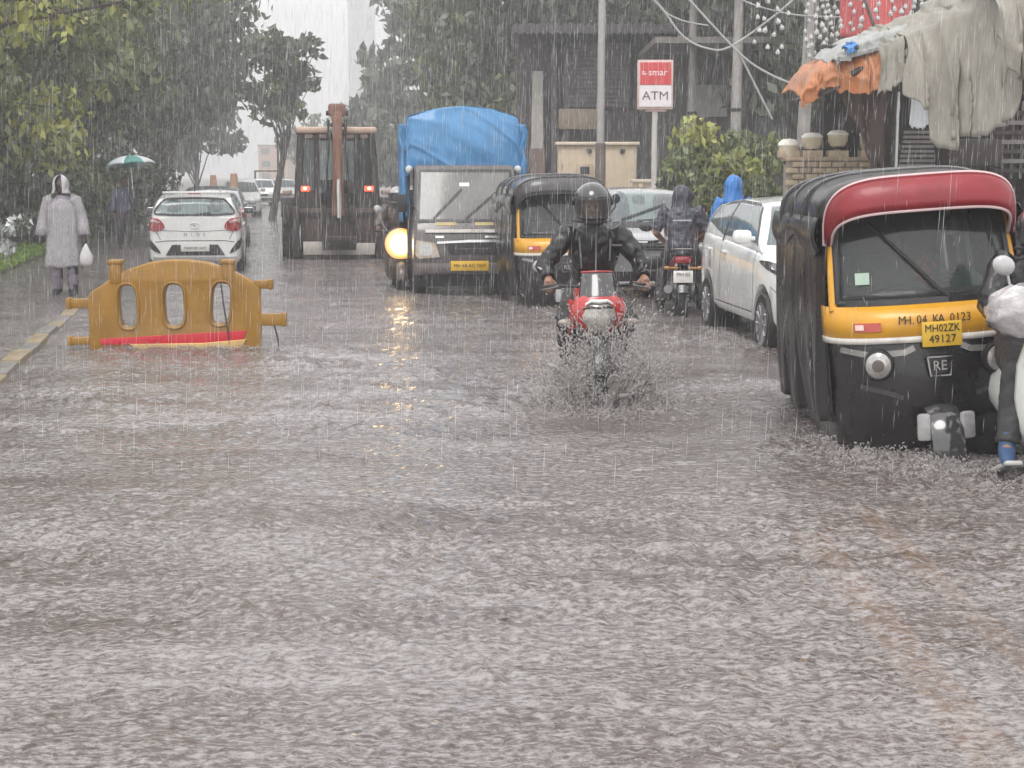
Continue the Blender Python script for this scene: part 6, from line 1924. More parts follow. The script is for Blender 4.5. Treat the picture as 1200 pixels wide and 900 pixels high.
    for sx in (-1, 1):
        MB().tube([(sx * .41, -.23, .985), (sx * .29, -.275, 1.0)], .019, 10).build('grip', m_rub, bar)
        MB().tube([(sx * .29, -.30, .995), (sx * .34, -.335, .985), (sx * .42, -.315, .97)], [.012, .009, .008], 6).build('lever', m_engine, bar)
        if sx in mirrors:
            mr = MB().tube([(sx * .27, -.30, 1.01), (sx * .31, -.36, 1.10), (sx * .40, -.38, 1.16)], .008, 6)
            mr.ball((sx * .445, -.375, 1.17), (.085, .022, .052), 14, 8, rot=(0, sx * -.15, 0))
            mr.build('mirror', m_rub, bar)
    if fairing:
        # headlamp cowl with a painted surround, lens, chrome brow and smoked screen
        cow = MB().loft([[(math.cos(a) * w_ * (1 - .25 * max(0, -math.sin(a))), y, z + math.sin(a) * h) for a in [2 * PI * k / 20 for k in range(20)]] for y, w_, h, z in ((-.40, .16, .14, .83), (-.50, .225, .18, .81), (-.58, .205, .17, .80), (-.635, .145, .13, .795))])
        co = cow.build('headlamp_cowl', paint, t, 180)
        MB().loft([[(math.cos(a) * w_ * (1 - .30 * max(0, -math.sin(a))), y, z + math.sin(a) * h) for a in [2 * PI * k / 20 for k in range(20)]] for y, w_, h, z in ((-.62, .135, .135, .775), (-.655, .125, .125, .77), (-.675, .07, .07, .765), (-.68, .0, .0, .765))]).build('headlight', M('bike_lens', (.36, .34, .31), .1, .25, var=.35, vs=18, coat=1), t, 180)
        br = MB()
        br.tube([(-.125, -.64, .845), (-.07, -.672, .865), (0, -.682, .855), (.07, -.672, .865), (.125, -.64, .845)], [.005, .008, .007, .008, .005], 6)
        br.build('lamp_brow', m_blk, t, 60)
        MB().tube([(-.115, -.62, .87), (-.06, -.655, .905), (0, -.66, .90), (.06, -.655, .905), (.115, -.62, .87)], [.008, .014, .018, .014, .008], 8).build('position_lamp', M('white_lens', (.68, .68, .66), .12, var=.15, coat=.8), t, 60)
        def scr(u, v):
            a = (u - .5) * 2.3
            w_ = .165 - .035 * v
            return (math.sin(a) * w_, -.50 - math.cos(a) * (.13 - .02 * v) + .12 * v, .92 + .20 * v - .02 * abs(u - .5))
        MB().grid(scr, 16, 8).build('screen', M('smoked_screen', (.03, .028, .03), .06, var=.1, coat=1.0), t, 180, solid=.004)
        MB().tube([scr(i / 16, 1.0) for i in range(17)], .007, 6).build('screen_edge', m_red_p, t, 60)
        MB().rbox((0, -.40, 1.02), (.18, .06, .09), .02).build('instrument_panel', m_blk, t)
        MB().rbox((0, -.60, .625), (.22, .04, .05), .015).build('plate_holder', m_blk, t)
    else:
        MB().lathe([(.09, .10), (.10, 0), (.085, -.02), (0, -.04)], (0, -.50, .86), 'y', 20).build('headlight', m_lens, t)
    # tail
    MB().tube([(0, .55, .72), (0, .80, .66), (0, .98, .42)], [.07, .075, .07], 10, flat=.25, up=(0, 0, 1)).build('rear_mudguard', m_blk, t)
    MB().rbox((0, .80, .815), (.20, .06, .09), .025).build('tail_light', m_redl, t)
    rack = MB().tube([(-.13, .50, .90), (-.15, .78, .94), (-.10, .86, .95), (.10, .86, .95), (.15, .78, .94), (.13, .50, .90)], .012, 8); rack.build('grab_rail', m_engine, t)
    pl = MB().rbox((0, .915, .615), (.24, .014, .15), .005, rot=(.25, 0, 0)).build('number_plate', m_plate_w, t)
    if plate_txt:
        for k, ln in enumerate(plate_txt.split('\n')):
            text('lettering', ln, .06, m_ink, pl, (0, .926 + .004 - .016 * k + .0, .645 - .062 * k), (R(90) + .25 * -1, 0, PI))
    for sx in (-1, 1):
        MB().tube([(sx * .06, .84, .72), (sx * .18, .86, .72)], .012, 6).ball((sx * .20, .865, .72), (.04, .025, .025), 10, 6).build('rear_indicator', M('amber_indicator', (.40, .19, .05), .2, var=.1, coat=.5), t)
    return t

# ---- the rider ploughing through the water
SINK = .13
RB = (.66, 12.25, -SINK)
motorcycle('red motorcycle with a clear headlamp, driven towards us through the splash', RB, R(1.5), m_red_p, True, None, lean=R(-1.0), mirrors=(1,))
RID = dict(pelvis=(0, .24, .93), chest=(0, .10, 1.22), neck=(-.01, .03, 1.45), head=(-.025, -.035, 1.60), sl=(-.215, .05, 1.395), sr=(.20, .05, 1.395), el=(-.40, -.02, 1.14), er=(.37, -.02, 1.14), wl=(-.375, -.155, 1.035), wr=(.375, -.155, 1.045),
           hl=(-.10, .22, .90), hr=(.10, .22, .90), kl=(-.235, -.20, .74), kr=(.235, -.20, .74), al=(-.19, .14, .40), ar=(.19, .14, .40), tl=(-.19, -.03, .36), tr=(.19, -.03, .36))
rd, J = person('motorcyclist in a black rain jacket and dark full-face helmet riding the red motorcycle', RB, R(1.5), RID, look=(-.05, -1, -.12), top=m_blackrain, bottom=m_trous, hair=False,
               hands={'l': ((-.04, -.72, -.32), (.0, -.35, -.9), 1, .62, 1, .0095), 'r': ((.06, -.72, -.32), (0, -.35, -.9), -1, .50, 1, .0095)}, skin=m_skin_l, tg=.030, bg=.03, fold=.038, voxel=.0085)
helmet(rd, (J['head'][0], J['head'][1] - .01, J['head'][2] + .01), M('helmet_black', (.022, .021, .022), .15, var=.1, coat=1.0), look=(-.05, -1, 0), visor=M('pale_visor', (.10, .095, .095), .08, var=.2, alpha=.28, coat=.8), tilt=.10, size=1.13)
# reflective stripes, zip and collar of the jacket
jk = MB()
jk.tube([(-.455, -.06, 1.13), (-.43, -.115, 1.115), (-.375, -.115, 1.10)], [.011, .015, .011], 6, flat=.5)
jk.build('sleeve_stripe', M('pale_grey_stripe', (.42, .41, .42), .4, var=.2), rd, 60)
for (a, c, nm) in (((-.13, -.075, 1.36), (-.115, -.105, 1.12), 'jacket_piping'), ((.115, -.075, 1.35), (.11, -.10, 1.18), 'jacket_piping'), ((0, -.085, 1.40), (0, -.115, 1.05), 'zip')):
    MB().tube([a, Vector(a).lerp(Vector(c), .5) + Vector((0, -.012, 0)), c], .007, 6).build(nm, M('grey_piping', (.10, .10, .11), .4), rd, 60)
MB().rbox((.165, -.095, 1.30), (.085, .012, .016), .005).build('pocket_flap', M('grey_piping'), rd)
MB().tube([(.06 * math.cos(a) - .01, .03 + .07 * math.sin(a), 1.47) for a in [2 * PI * k / 20 for k in range(21)]], .022, 8).build('collar', m_blackrain, rd, 180)

# ---- the rider going away between the grey car and the white hatchback
q = G(802, 366)
B2 = (q.x - .02, q.y + .35, -SINK)
motorcycle('maroon motorcycle seen from behind, white plate, left of the right-hand white hatchback', B2, PI + R(-4), m_maroon, False, 'MH 03\n8114', mirrors=(-1, 1))
RID2 = dict(pelvis=(0, .30, .92), chest=(.0, .22, 1.20), neck=(0, .15, 1.44), head=(.0, .10, 1.565), sl=(-.205, .17, 1.39), sr=(.205, .17, 1.39), el=(-.33, .20, 1.13), er=(.33, .20, 1.13), wl=(-.22, .02, 1.02), wr=(.22, .02, 1.02),
            hl=(-.10, .26, .89), hr=(.10, .26, .89), kl=(-.24, -.12, .70), kr=(.24, -.12, .70), al=(-.25, .10, .22), ar=(.25, .10, .22), tl=(-.26, -.06, .15), tr=(.26, -.06, .15))
p2, J2 = person('hooded rider in dark navy seen from behind on the maroon motorcycle', B2, PI + R(-4), RID2, top=M('navy_jacket', (.035, .035, .05), .4, var=.3, vs=7, bump=.4, bs=12, coat=.1), bottom=m_trous, sleeve=.5, skin=m_skin_l, tg=.03, fold=.045, voxel=.011)
hood(p2, J2['head'], M('navy_jacket'), r=1.05)
MB().rbox((0, .385, 1.285), (.24, .02, .018), .006).build('jacket_stripe', M('pale_grey_stripe'), p2)

# ---- scooters
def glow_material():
    """A burning headlamp: white centre, its glare halo painted as yellow then orange towards the rim."""
    m = bpy.data.materials.new('lit_headlamp_glare'); m.use_nodes = True
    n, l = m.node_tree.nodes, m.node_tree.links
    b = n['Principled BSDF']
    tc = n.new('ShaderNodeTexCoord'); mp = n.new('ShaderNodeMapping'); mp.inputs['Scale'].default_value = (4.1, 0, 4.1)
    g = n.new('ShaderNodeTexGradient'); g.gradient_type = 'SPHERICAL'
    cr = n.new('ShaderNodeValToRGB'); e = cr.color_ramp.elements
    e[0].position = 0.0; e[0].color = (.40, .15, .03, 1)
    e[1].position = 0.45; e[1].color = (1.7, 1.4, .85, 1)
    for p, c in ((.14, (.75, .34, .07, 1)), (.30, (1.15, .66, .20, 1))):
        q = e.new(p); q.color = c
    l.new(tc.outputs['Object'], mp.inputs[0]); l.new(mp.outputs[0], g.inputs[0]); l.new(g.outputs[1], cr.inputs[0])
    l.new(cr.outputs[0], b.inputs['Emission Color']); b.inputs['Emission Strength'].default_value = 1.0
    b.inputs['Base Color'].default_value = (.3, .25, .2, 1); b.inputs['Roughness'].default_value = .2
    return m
def scooter(label, loc, rz, paint, lit=False, panel=None, mirrors=(-1, 1), group=None, steer=0.0):
    t = thing('scooter', label, 'scooter', loc, rz, group)
    spoke_wheel(t, -.62, .24, .10, 'front_wheel'); spoke_wheel(t, .62, .24, .11, 'rear_wheel')
    ap = []
    for z, w_, y, d in ((.30, .15, -.42, .04), (.42, .20, -.44, .07), (.60, .235, -.46, .10), (.78, .225, -.44, .10), (.92, .17, -.40, .08)):
        ap.append([(w_ * math.sin(a), y - d * (math.cos(a)) + d * .2, z) for a in [(-1 + 2 * k / 14) * PI * .5 for k in range(15)]])
    MB().loft(ap, closed=False).build('apron', paint, t, 180, solid=.03)
    cr = MB().tube([(-.16, -.555, .50), (0, -.585, .47), (.16, -.555, .50)], .008, 6).tube([(-.20, -.52, .72), (-.08, -.565, .69), (.08, -.565, .69), (.20, -.52, .72)], .008, 6); cr.build('apron_trim', m_engine, t)
    mg = MB()
    rr = []
    for i in range(12):
        a = R(5 + 160 * i / 11); y, z = -.62 - .285 * math.cos(a), .25 + .285 * math.sin(a)
        rr.append([(-.085, y, z - .07), (-.08, y, z - .01), (0, y - .01, z + .018), (.08, y, z - .01), (.085, y, z - .07)])
    mg.loft(rr, closed=False).build('front_mudguard', paint, t, 180, solid=.006)
    MB().tube([(0, -.56, .3), (0, -.42, .98)], .03, 8).build('steering_column', m_engine, t)
    MB().rbox((0, -.12, .29), (.36, .62, .06), .02).build('floorboard', m_blk, t)
    MB().loft([[(math.cos(a) * w_, y, z + math.sin(a) * h) for a in [2 * PI * k / 16 for k in range(16)]] for y, w_, h, z in ((.12, .13, .16, .46), (.25, .18, .20, .52), (.55, .20, .19, .58), (.85, .15, .13, .64), (.95, .07, .06, .68))]).build('rear_body', paint, t, 180)
    MB().loft([[(math.cos(a) * w_, y, z + math.sin(a) * .05) for a in [2 * PI * k / 14 for k in range(14)]] for y, w_, z in ((.10, .10, .74), (.2, .14, .76), (.5, .15, .78), (.85, .11, .80))]).build('seat', m_black_v, t, 180)
    hb = MB().loft([[(math.cos(a) * w_, y, z + math.sin(a) * h) for a in [2 * PI * k / 16 for k in range(16)]] for y, w_, h, z in ((-.34, .10, .05, 1.0), (-.42, .15, .085, .99), (-.50, .13, .075, .975), (-.535, .09, .055, .965))]).build('headlamp_cowl', paint, t, 180)
    bar = MB().tube([(-.36, -.30, 1.0), (-.2, -.38, 1.0), (.2, -.38, 1.0), (.36, -.30, 1.0)], .014, 8).build('handlebar', m_blk, t)
    for sx in (-1, 1):
        MB().tube([(sx * .37, -.295, 1.0), (sx * .25, -.355, 1.0)], .019, 10).build('grip', m_rub, bar)
        if sx in mirrors:
            MB().tube([(sx * .20, -.39, 1.02), (sx * .27, -.42, 1.14), (sx * .31, -.42, 1.30)], .008, 6).ball((sx * .33, -.42, 1.34), (.065, .03, .055), 14, 8, rot=(0, sx * -.5, 0)).build('mirror', M('pale_mirror_shell', (.42, .41, .41), .2, var=.15, coat=.8), bar)
        MB().ball((sx * .17, -.50, .80), (.045, .03, .028), 10, 6).build('indicator', M('indicator_clear', (.30, .26, .22), .2, coat=.5), t)
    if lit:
        lamp = MB().lathe([(.245, .03), (.24, -.015), (.18, -.05), (.09, -.072), (0, -.08)], (0, 0, 0), 'y', 32).build('headlight', glow_material(), t, 180)  # disc oversized to carry the glare halo painted into its emission
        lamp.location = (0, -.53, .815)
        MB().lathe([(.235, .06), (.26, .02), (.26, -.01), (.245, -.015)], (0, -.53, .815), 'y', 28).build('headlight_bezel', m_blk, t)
    else:
        MB().ball((0, -.525, .975), (.09, .03, .05), 14, 8).build('headlight', m_lens, t)
    MB().rbox((0, .97, .66), (.16, .04, .07), .02).build('tail_light', m_redl, t)
    MB().rbox((0, .99, .50), (.2, .015, .14), .005, rot=(.2, 0, 0)).build('number_plate', m_plate_w, t)
    return t
SRID = dict(pelvis=(0, .22, .86), chest=(0, .16, 1.14), neck=(0, .12, 1.37), head=(0, .07, 1.51), sl=(-.19, .13, 1.32), sr=(.19, .13, 1.32), el=(-.30, -.02, 1.10), er=(.30, -.02, 1.10), wl=(-.31, -.22, 1.05), wr=(.31, -.22, 1.05),
            hl=(-.1, .18, .82), hr=(.1, .18, .82), kl=(-.17, -.24, .72), kr=(.17, -.24, .72), al=(-.15, -.18, .36), ar=(.15, -.18, .36), tl=(-.15, -.34, .33), tr=(.15, -.34, .33))
SH_ = {'l': ((-.03, -.72, -.4), (0, -.4, -.9), 1, .6), 'r': ((.03, -.72, -.4), (0, -.4, -.9), -1, .6)}
q = G(466, 339)
SL = (q.x - .03, q.y + .6, -SINK)
m_brownp = M('dull_brown_paint', (.09, .065, .05), .35, var=.15, coat=.4, dirt=.4)
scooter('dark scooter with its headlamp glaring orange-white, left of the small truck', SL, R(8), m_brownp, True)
p3, J3 = person('rider in brown rain cape and pale helmet behind the glaring headlamp', SL, R(8), SRID, top=M('brown_rain_cape', (.10, .075, .06), .4, var=.3, vs=6, bump=.4, bs=12), bottom=M('brown_trousers', (.07, .055, .045), .5, var=.2), hands=SH_, hair=False, tg=.04, voxel=.011)
helmet(p3, J3['head'], M('helmet_pale', (.42, .40, .40), .25, var=.1, coat=.6))
hl = bpy.data.lights.new('headlamp_light', 'SPOT'); hl.energy = 3; hl.color = (1, .62, .28); hl.spot_size = R(75); hl.spot_blend = .6; hl.shadow_soft_size = .08
ho = bpy.data.objects.new('headlamp_light', hl); COL.objects.link(ho)
ho.location = Vector((SL[0], SL[1], .69)) + Vector((math.sin(R(8)), -math.cos(R(8)), 0)) * .66
ho.rotation_euler = Vector((math.sin(R(8)), -math.cos(R(8)), -.18)).to_track_quat('-Z', 'Y').to_euler()

# the white scooter entering at the right edge
q = G(1186, 583)
SW = (q.x + .40, q.y + .86, -SINK + .01)
scooter('white scooter at the right picture edge, cut by the frame, beside the red-topped autorickshaw', SW, R(-3), M('white_scooter_paint', (.62, .63, .60), .22, var=.06, coat=.8, dirt=.3), False, mirrors=(-1, 1))
SRW = dict(SRID); SRW.update(al=(-.27, -.42, .32), tl=(-.30, -.56, .245), kl=(-.20, -.30, .74))
p4, J4 = person('rider of the white scooter with dark trousers and a blue shoe', SW, R(-3), SRW, top=m_blackrain, bottom=m_trous, shoe=M('blue_shoe', (.03, .075, .17), .4, var=.2, vs=14, dirt=.25), hands=SH_, hair=False, tg=.03, skin=m_skin_l)
helmet(p4, J4['head'], M('helmet_black'))
so = MB().rbox((-.285, -.49, .215), (.10, .27, .028), .012, rot=(-.35, 0, .06)); so.build('shoe_sole', M('pale_sole', (.45, .44, .42), .5), p4)
# the bag wrapped in clear plastic hung on its handlebar
def bag():
    rg = random.Random(2)
    mb = MB()
    rings = []
    for i in range(14):
        v = i / 13
        w_ = (.155 * math.sin(PI * min(1, .12 + v * .82)) ** .45)
        ring = []
        for k in range(28):
            a = 2 * PI * k / 28
            cx_, sx_ = math.cos(a), math.sin(a)
            x = math.copysign(abs(cx_) ** .6, cx_) * .215; y = math.copysign(abs(sx_) ** .6, sx_) * .12
            f = 1 + .10 * vn(k * .6 if k < 14 else (28 - k) * .6, v * 6, 81) + .05 * vn(a * 3.5, v * 15, 82)
            ring.append((x * f * (w_ / .155), y * f * (w_ / .155), -.12 + .27 * v + .012 * vn(a * 2, v * 3, 83)))
        rings.append(ring)
    mb.loft(rings)
    o = mb.build('plastic_bag', M('crumpled_clear_plastic', (.42, .40, .40), .12, var=.35, vs=9, bump=.9, bs=16, coat=1.0), None, 180)
    tag(o, 'bundle wrapped in crumpled clear plastic on the handlebar of the white scooter', 'bag')
    o.location = Vector((SW[0], SW[1], 0)) + Vector((-.27, -.56, .97)); o.rotation_euler = (.1, .05, R(4))
bag()
# ================================================================ the walkers
m_clear = M('clear_raincoat', (.42, .405, .415), .25, var=.12, vs=5, bump=.25, bs=12, coat=.25, alpha=.46)
q = G(77, 345)
WL = (q.x, q.y, -.03)
W1 = dict(kl=(-.12, -.06, .48), al=(-.12, .06, .10), tl=(-.13, -.11, .05), kr=(.11, -.01, .48), ar=(.11, .02, .08), tr=(.12, -.15, .03), wl=(-.30, -.06, .86), wr=(.30, -.06, .86), el=(-.27, .02, 1.10), er=(.27, .02, 1.10), head=(-.01, -.03, 1.60))
pw, JW = person('man walking towards us in a pale translucent hooded raincoat, dark boots', WL, R(5), W1, look=(-.1, -1, 0), top=M('lilac_shirt', (.30, .26, .32), .6, var=.15), bottom=M('grey_lilac_trousers', (.20, .175, .21), .6, var=.15), shoe=M('black_boot', (.02, .018, .02), .35), skin=M('dark_skin', (.045, .026, .02), .45), tg=.015, voxel=.011)
for s_, sx in (('l', -1), ('r', 1)):
    A = Vector(JW['a' + s_])
    MB().tube([A - Vector((0, 0, .04)), A + Vector((0, 0, .14)), A + Vector((0, -.02, .36))], [.066, .078, .088], 14).build('boot', M('black_boot'), pw, 60)
def coat(root, J, m, length=.62, wide=.30, seed=3, name='raincoat', sleeves=True):
    n = 40
    zt, zb = J['neck'][2] - .0, length
    rings = []
    for i in range(22):
        v = i / 21
        z = zt + (zb - zt) * v
        if v < .10: q_ = v / .10; w_, d_ = .10 + .115 * q_ ** .6, .085 + .03 * q_
        elif v < .55: q_ = (v - .10) / .45; w_, d_ = .215 + .02 * q_, .135 + .025 * q_
        else: q_ = (v - .55) / .45; w_, d_ = .235 + (wide - .235) * q_, .16 + .05 * q_
        ring = []
        for k in range(n):
            a = 2 * PI * k / n
            f = 1 + (.02 + .10 * max(0, v - .35)) * math.sin(a * 9 + 3 * vn(a * 1.3, v * 2, seed)) + .03 * vn(a * 2, v * 6, seed + 1)
            ring.append((J['pelvis'][0] + math.cos(a) * w_ * f, J['pelvis'][1] - .01 + math.sin(a) * d_ * f, z + (.03 * vn(a * 2, 1, seed + 2) if i == 21 else 0)))
        rings.append(ring)
    mb = MB().loft(rings, cap=False)
    if sleeves:
        for s in 'lr':
            S, E, Wr = [Vector(J[q_ + s]) for q_ in 'sew']
            pts = [S.lerp(Vector(J['neck']), .35), S + Vector((0, 0, .0)), S.lerp(E, .5), E, E.lerp(Wr, .4), E.lerp(Wr, .92)]
            mb.tube(pts, [.09, .098, .09, .088, .092, .098], 16, cap=False)
    return mb.build(name, m, root, 180, solid=.004)
coat(pw, JW, m_clear, .43, .27)
hood(pw, JW['head'], M('pale_hood', (.44, .42, .43), .35, var=.12, bump=.3, coat=.2), look=(-.1, -1, 0), r=.98, drape=.07)
bgm = MB().loft([[(math.cos(a) * w_ * (1 + .12 * math.sin(5 * a + z * 30)), math.sin(a) * w_ * .6, z) for a in [2 * PI * k / 18 for k in range(18)]] for z, w_ in ((0, .015), (-.08, .05), (-.18, .095), (-.28, .10), (-.33, .05))])
o = bgm.build('carrier_bag', M('white_carrier', (.62, .60, .60), .35, var=.1, bump=.4, bs=20, tl=.2), None, 180)
tag(o, 'white plastic carrier bag in the hand of the man in the clear raincoat', 'bag')
o.location = Matrix.Translation(WL) @ Matrix.Rotation(R(5), 4, 'Z') @ Vector((.325, -.09, .77))

q = G(147, 291)
UL = (q.x, q.y, -.03)
W2 = dict(er=(.22, -.10, 1.14), wr=(.16, -.22, 1.34), el=(-.25, .03, 1.10), head=(0, -.02, 1.58), al=(-.10, .10, .10), kl=(-.11, -.02, .5), ar=(.11, -.04, .08), tr=(.12, -.2, .03))
pu, JU = person('person in a blue-grey shirt under the green and white umbrella', UL, R(20), W2, top=M('blue_grey_shirt', (.085, .085, .14), .55, var=.2), bottom=M('dark_grey_trousers', (.05, .045, .05), .6), tg=.03, voxel=.013, hands={'r': ((0, -.2, 1), (-.6, -.6, .2), 1, .9)})
def umbrella():
    base = Matrix.Translation(UL) @ Matrix.Rotation(R(20), 4, 'Z')
    c = base @ Vector((.20, -.24, 1.30))
    t = thing('umbrella', 'green and white umbrella held by the person in the blue-grey shirt', 'umbrella', c, 0, rot=(R(-4), R(-5), 0))
    H, Rr, n = .90, .60, 8
    for k in range(n):
        mb = MB()
        a0, a1 = 2 * PI * k / n, 2 * PI * (k + 1) / n
        def fn(u, v, a0=a0, a1=a1):
            th = v * R(66); a = a0 + (a1 - a0) * u
            r_ = Rr * math.sin(th) / math.sin(R(66)); z = H - (1 - math.cos(th)) * .38
            k_ = 1 - .07 * v * math.sin(u * PI)
            return (r_ * math.cos(a) * k_, r_ * math.sin(a) * k_, z + .02 * v * math.sin(u * PI))
        mb.grid(fn, 6, 8).build('canopy_panel', M('umbrella_white', (.68, .72, .74), .4, var=.06, tl=.25) if k % 2 else M('umbrella_green', (.09, .33, .29), .4, var=.1, tl=.25), t, 180, solid=.003)
        a = a0
        MB().tube([(math.cos(a) * Rr * math.sin(v * R(66)) / math.sin(R(66)) * .99, math.sin(a) * Rr * math.sin(v * R(66)) / math.sin(R(66)) * .99, H - .012 - (1 - math.cos(v * R(66))) * .38) for v in [i / 8 for i in range(9)]], .005, 5).build('rib', m_chrome, t)
    MB().cyl((0, 0, -.1), (0, 0, H + .06), .008, 8).build('shaft', m_chrome, t)
    MB().tube([(0, 0, -.1), (0, 0, -.18), (.03, 0, -.21)], .014, 8).build('handle', m_rub, t)
umbrella()

# people half hidden behind the white hatchback
q = G(869, 380); BL = (q.x + .28, 20.6, -.02)
pb_, JB = person('person in a bright blue hooded raincoat, showing over the white hatchback roof', BL, PI - .3, dict(), top=M('blue_raincoat', (.03, .17, .50), .35, var=.15, vs=6, bump=.4, bs=12, coat=.2), bottom=m_trous, tg=.035, voxel=.012)
hood(pb_, JB['head'], M('blue_raincoat'), r=1.08)
q = G(829, 380); ML = (q.x + .16, 21.4, -.02)
pm_, JM = person('person in a maroon jacket and dark cap behind the rider in navy', ML, PI - .1, dict(pelvis=(0, 0, .76), chest=(0, -.01, 1.05), neck=(0, 0, 1.27), head=(0, -.02, 1.42), sl=(-.185, 0, 1.21), sr=(.185, 0, 1.21), el=(-.25, -.04, .95), er=(.25, -.04, .95), wl=(-.2, -.25, .9), wr=(.2, -.25, .9),
            hl=(-.09, 0, .74), hr=(.09, 0, .74), kl=(-.15, -.12, .42), kr=(.15, -.12, .42)), top=M('maroon_jacket', (.13, .03, .028), .45, var=.25, vs=7, bump=.4), bottom=m_trous, tg=.035, voxel=.012, hair=False)
MB().ball((0, 0, 1.455), (.09, .105, .09), 16, 10).build('cap', M('dark_cap', (.05, .025, .022), .5), pm_)

# ================================================================ the yellow barrier
def barricade():
    p = G(207, 407)
    k = p.y / FPX
    t = thing('road_barricade', 'orange-yellow moulded plastic road barrier with three slots and a red band, standing in the flood', 'barricade', (p.x, p.y, 0), R(3))
    m_b = M('barrier_orange', (.28, .140, .012), .36, var=.2, vs=2.5, bump=.15, bs=18, coat=.1, dirt=.75, dirtcol=(.17, .085, .022))
    def V(px, py): return ((px - 207) * k, (407 - py) * k)
    top = [(110, 428), (110, 346), (116, 340), (124, 336), (140, 324), (158, 316), (180, 309), (200, 306), (222, 306), (245, 309), (268, 316), (284, 324), (296, 331), (304, 338), (304, 430)]
    def oval(cx, cy, w_, h, tilt=0):
        pts = []
        for i in range(28):
            a = 2 * PI * i / 28
            x, y = math.cos(a), math.sin(a)
            X = math.copysign(abs(x) ** .75, x) * w_ / 2; Y = math.copysign(abs(y) ** .55, y) * h / 2
            pts.append(V(cx + X + tilt * Y, cy + Y))
        return pts
    holes = [oval(153, 358, 25, 54, .02), oval(206.5, 357, 27, 54), oval(261, 355, 26, 53, -.08)]
    vs, fs = shape2d([V(*q) for q in top], holes, .15, .022)
    MB().add(vs, fs).build('body', m_b, t, 50)
    # raised lip round each slot
    for h in holes:
        MB().tube([(x, -.078, z) for x, z in h] + [(h[0][0], -.078, h[0][1])], .012, 6, cap=False).build('slot_rim', m_b, t, 180)
    for cx in (140, 270):
        x, z0 = V(cx, 332); _, z1 = V(cx, 305)
        MB().rbox((x, 0, (z0 + z1) / 2), (.125, .17, z1 - z0), .022, rot=(0, R(2) if cx > 200 else 0, 0)).rbox((x, 0, z1 - .012), (.145, .19, .05), .018, rot=(0, R(2) if cx > 200 else 0, 0)).build('post_stub', m_b, t)
    for px0, px1, cy, h in ((82, 114, 354.5, 11), (82, 114, 398.5, 9), (300, 321, 333, 10), (300, 336, 374.5, 14)):
        (x0, z), (x1, _) = V(px0, cy), V(px1, cy)
        lg = MB().rbox(((x0 + x1) / 2, 0, z), (x1 - x0, .11, h * k), .012)
        e = x0 if px0 < 200 else x1
        lg.rbox((e + (.02 if px0 < 200 else -.02), 0, z), (.05, .13, h * k + .02), .012)
        lg.build('hinge_lug', m_b, t)
    # red band pressed into the lower half, and the pale ledge under it
    rp = [V(121, 396), V(290, 387), V(286, 397), V(240, 401), V(160, 402), V(121, 402)]
    vs, fs = shape2d(rp, [], .02, .004)
    MB().add([(x, y - .079, z) for x, y, z in vs], fs).build('red_band', M('barrier_red', (.50, .018, .035), .3, var=.12, vs=5, dirt=.2, dirtcol=(.35, .1, .05)), t, 50)
    lp = [V(158, 403), V(240, 402), V(288, 398), V(284, 405), V(274, 412), V(170, 412)]
    vs, fs = shape2d(lp, [], .06, .01)
    MB().add([(x, y - .075, z) for x, y, z in vs], fs).build('lower_ledge', M('barrier_pale', (.55, .36, .13), .4, var=.15, dirt=.3), t, 50)
    x, z = V(262, 330)
    MB().tube([(x, -.09, z), (x + .02, -.10, z - .2), (x + .06, -.09, z - .5), (x + .07, -.10, z - .62)], .008, 6).build('cord', M('dark_rope', (.05, .05, .06), .7), t)
    x, z = V(322, 382)
    MB().tube([(x, 0, z), (x + .03, 0, z - .12), (x + .045, 0, z - .24)], .008, 6).build('cord', M('dark_rope'), t)
barricade()

# ================================================================ splashes, foam and the falling rain
m_spl = M('splash_water', (.50, .475, .455), .12, var=.3, vs=8, alpha=.45, coat=.2, ior=1.33)
m_foam = M('foam', (.50, .46, .44), .4, var=.25, vs=12)
m_drop = M('falling_rain', (.80, .80, .81), .2, var=0, tl=.55)
def oct_field(c, r, stretch):
    """Little octahedra: centres, radius, direction vectors with length."""
    n = len(c)
    d = stretch; L = np.linalg.norm(d, axis=1, keepdims=True); u = d / L
    a = np.cross(u, np.array([[.31, .87, .38]])); a /= np.linalg.norm(a, axis=1, keepdims=True); b = np.cross(u, a)
    r = r[:, None]
    co = np.stack([c + d, c + a * r, c + b * r, c - a * r, c - b * r, c - d], 1).reshape(-1, 3)
    f = np.array([[0, 1, 2], [0, 2, 3], [0, 3, 4], [0, 4, 1], [5, 2, 1], [5, 3, 2], [5, 4, 3], [5, 1, 4]])
    return co, (np.arange(n)[:, None, None] * 6 + f[None]).reshape(-1, 3)
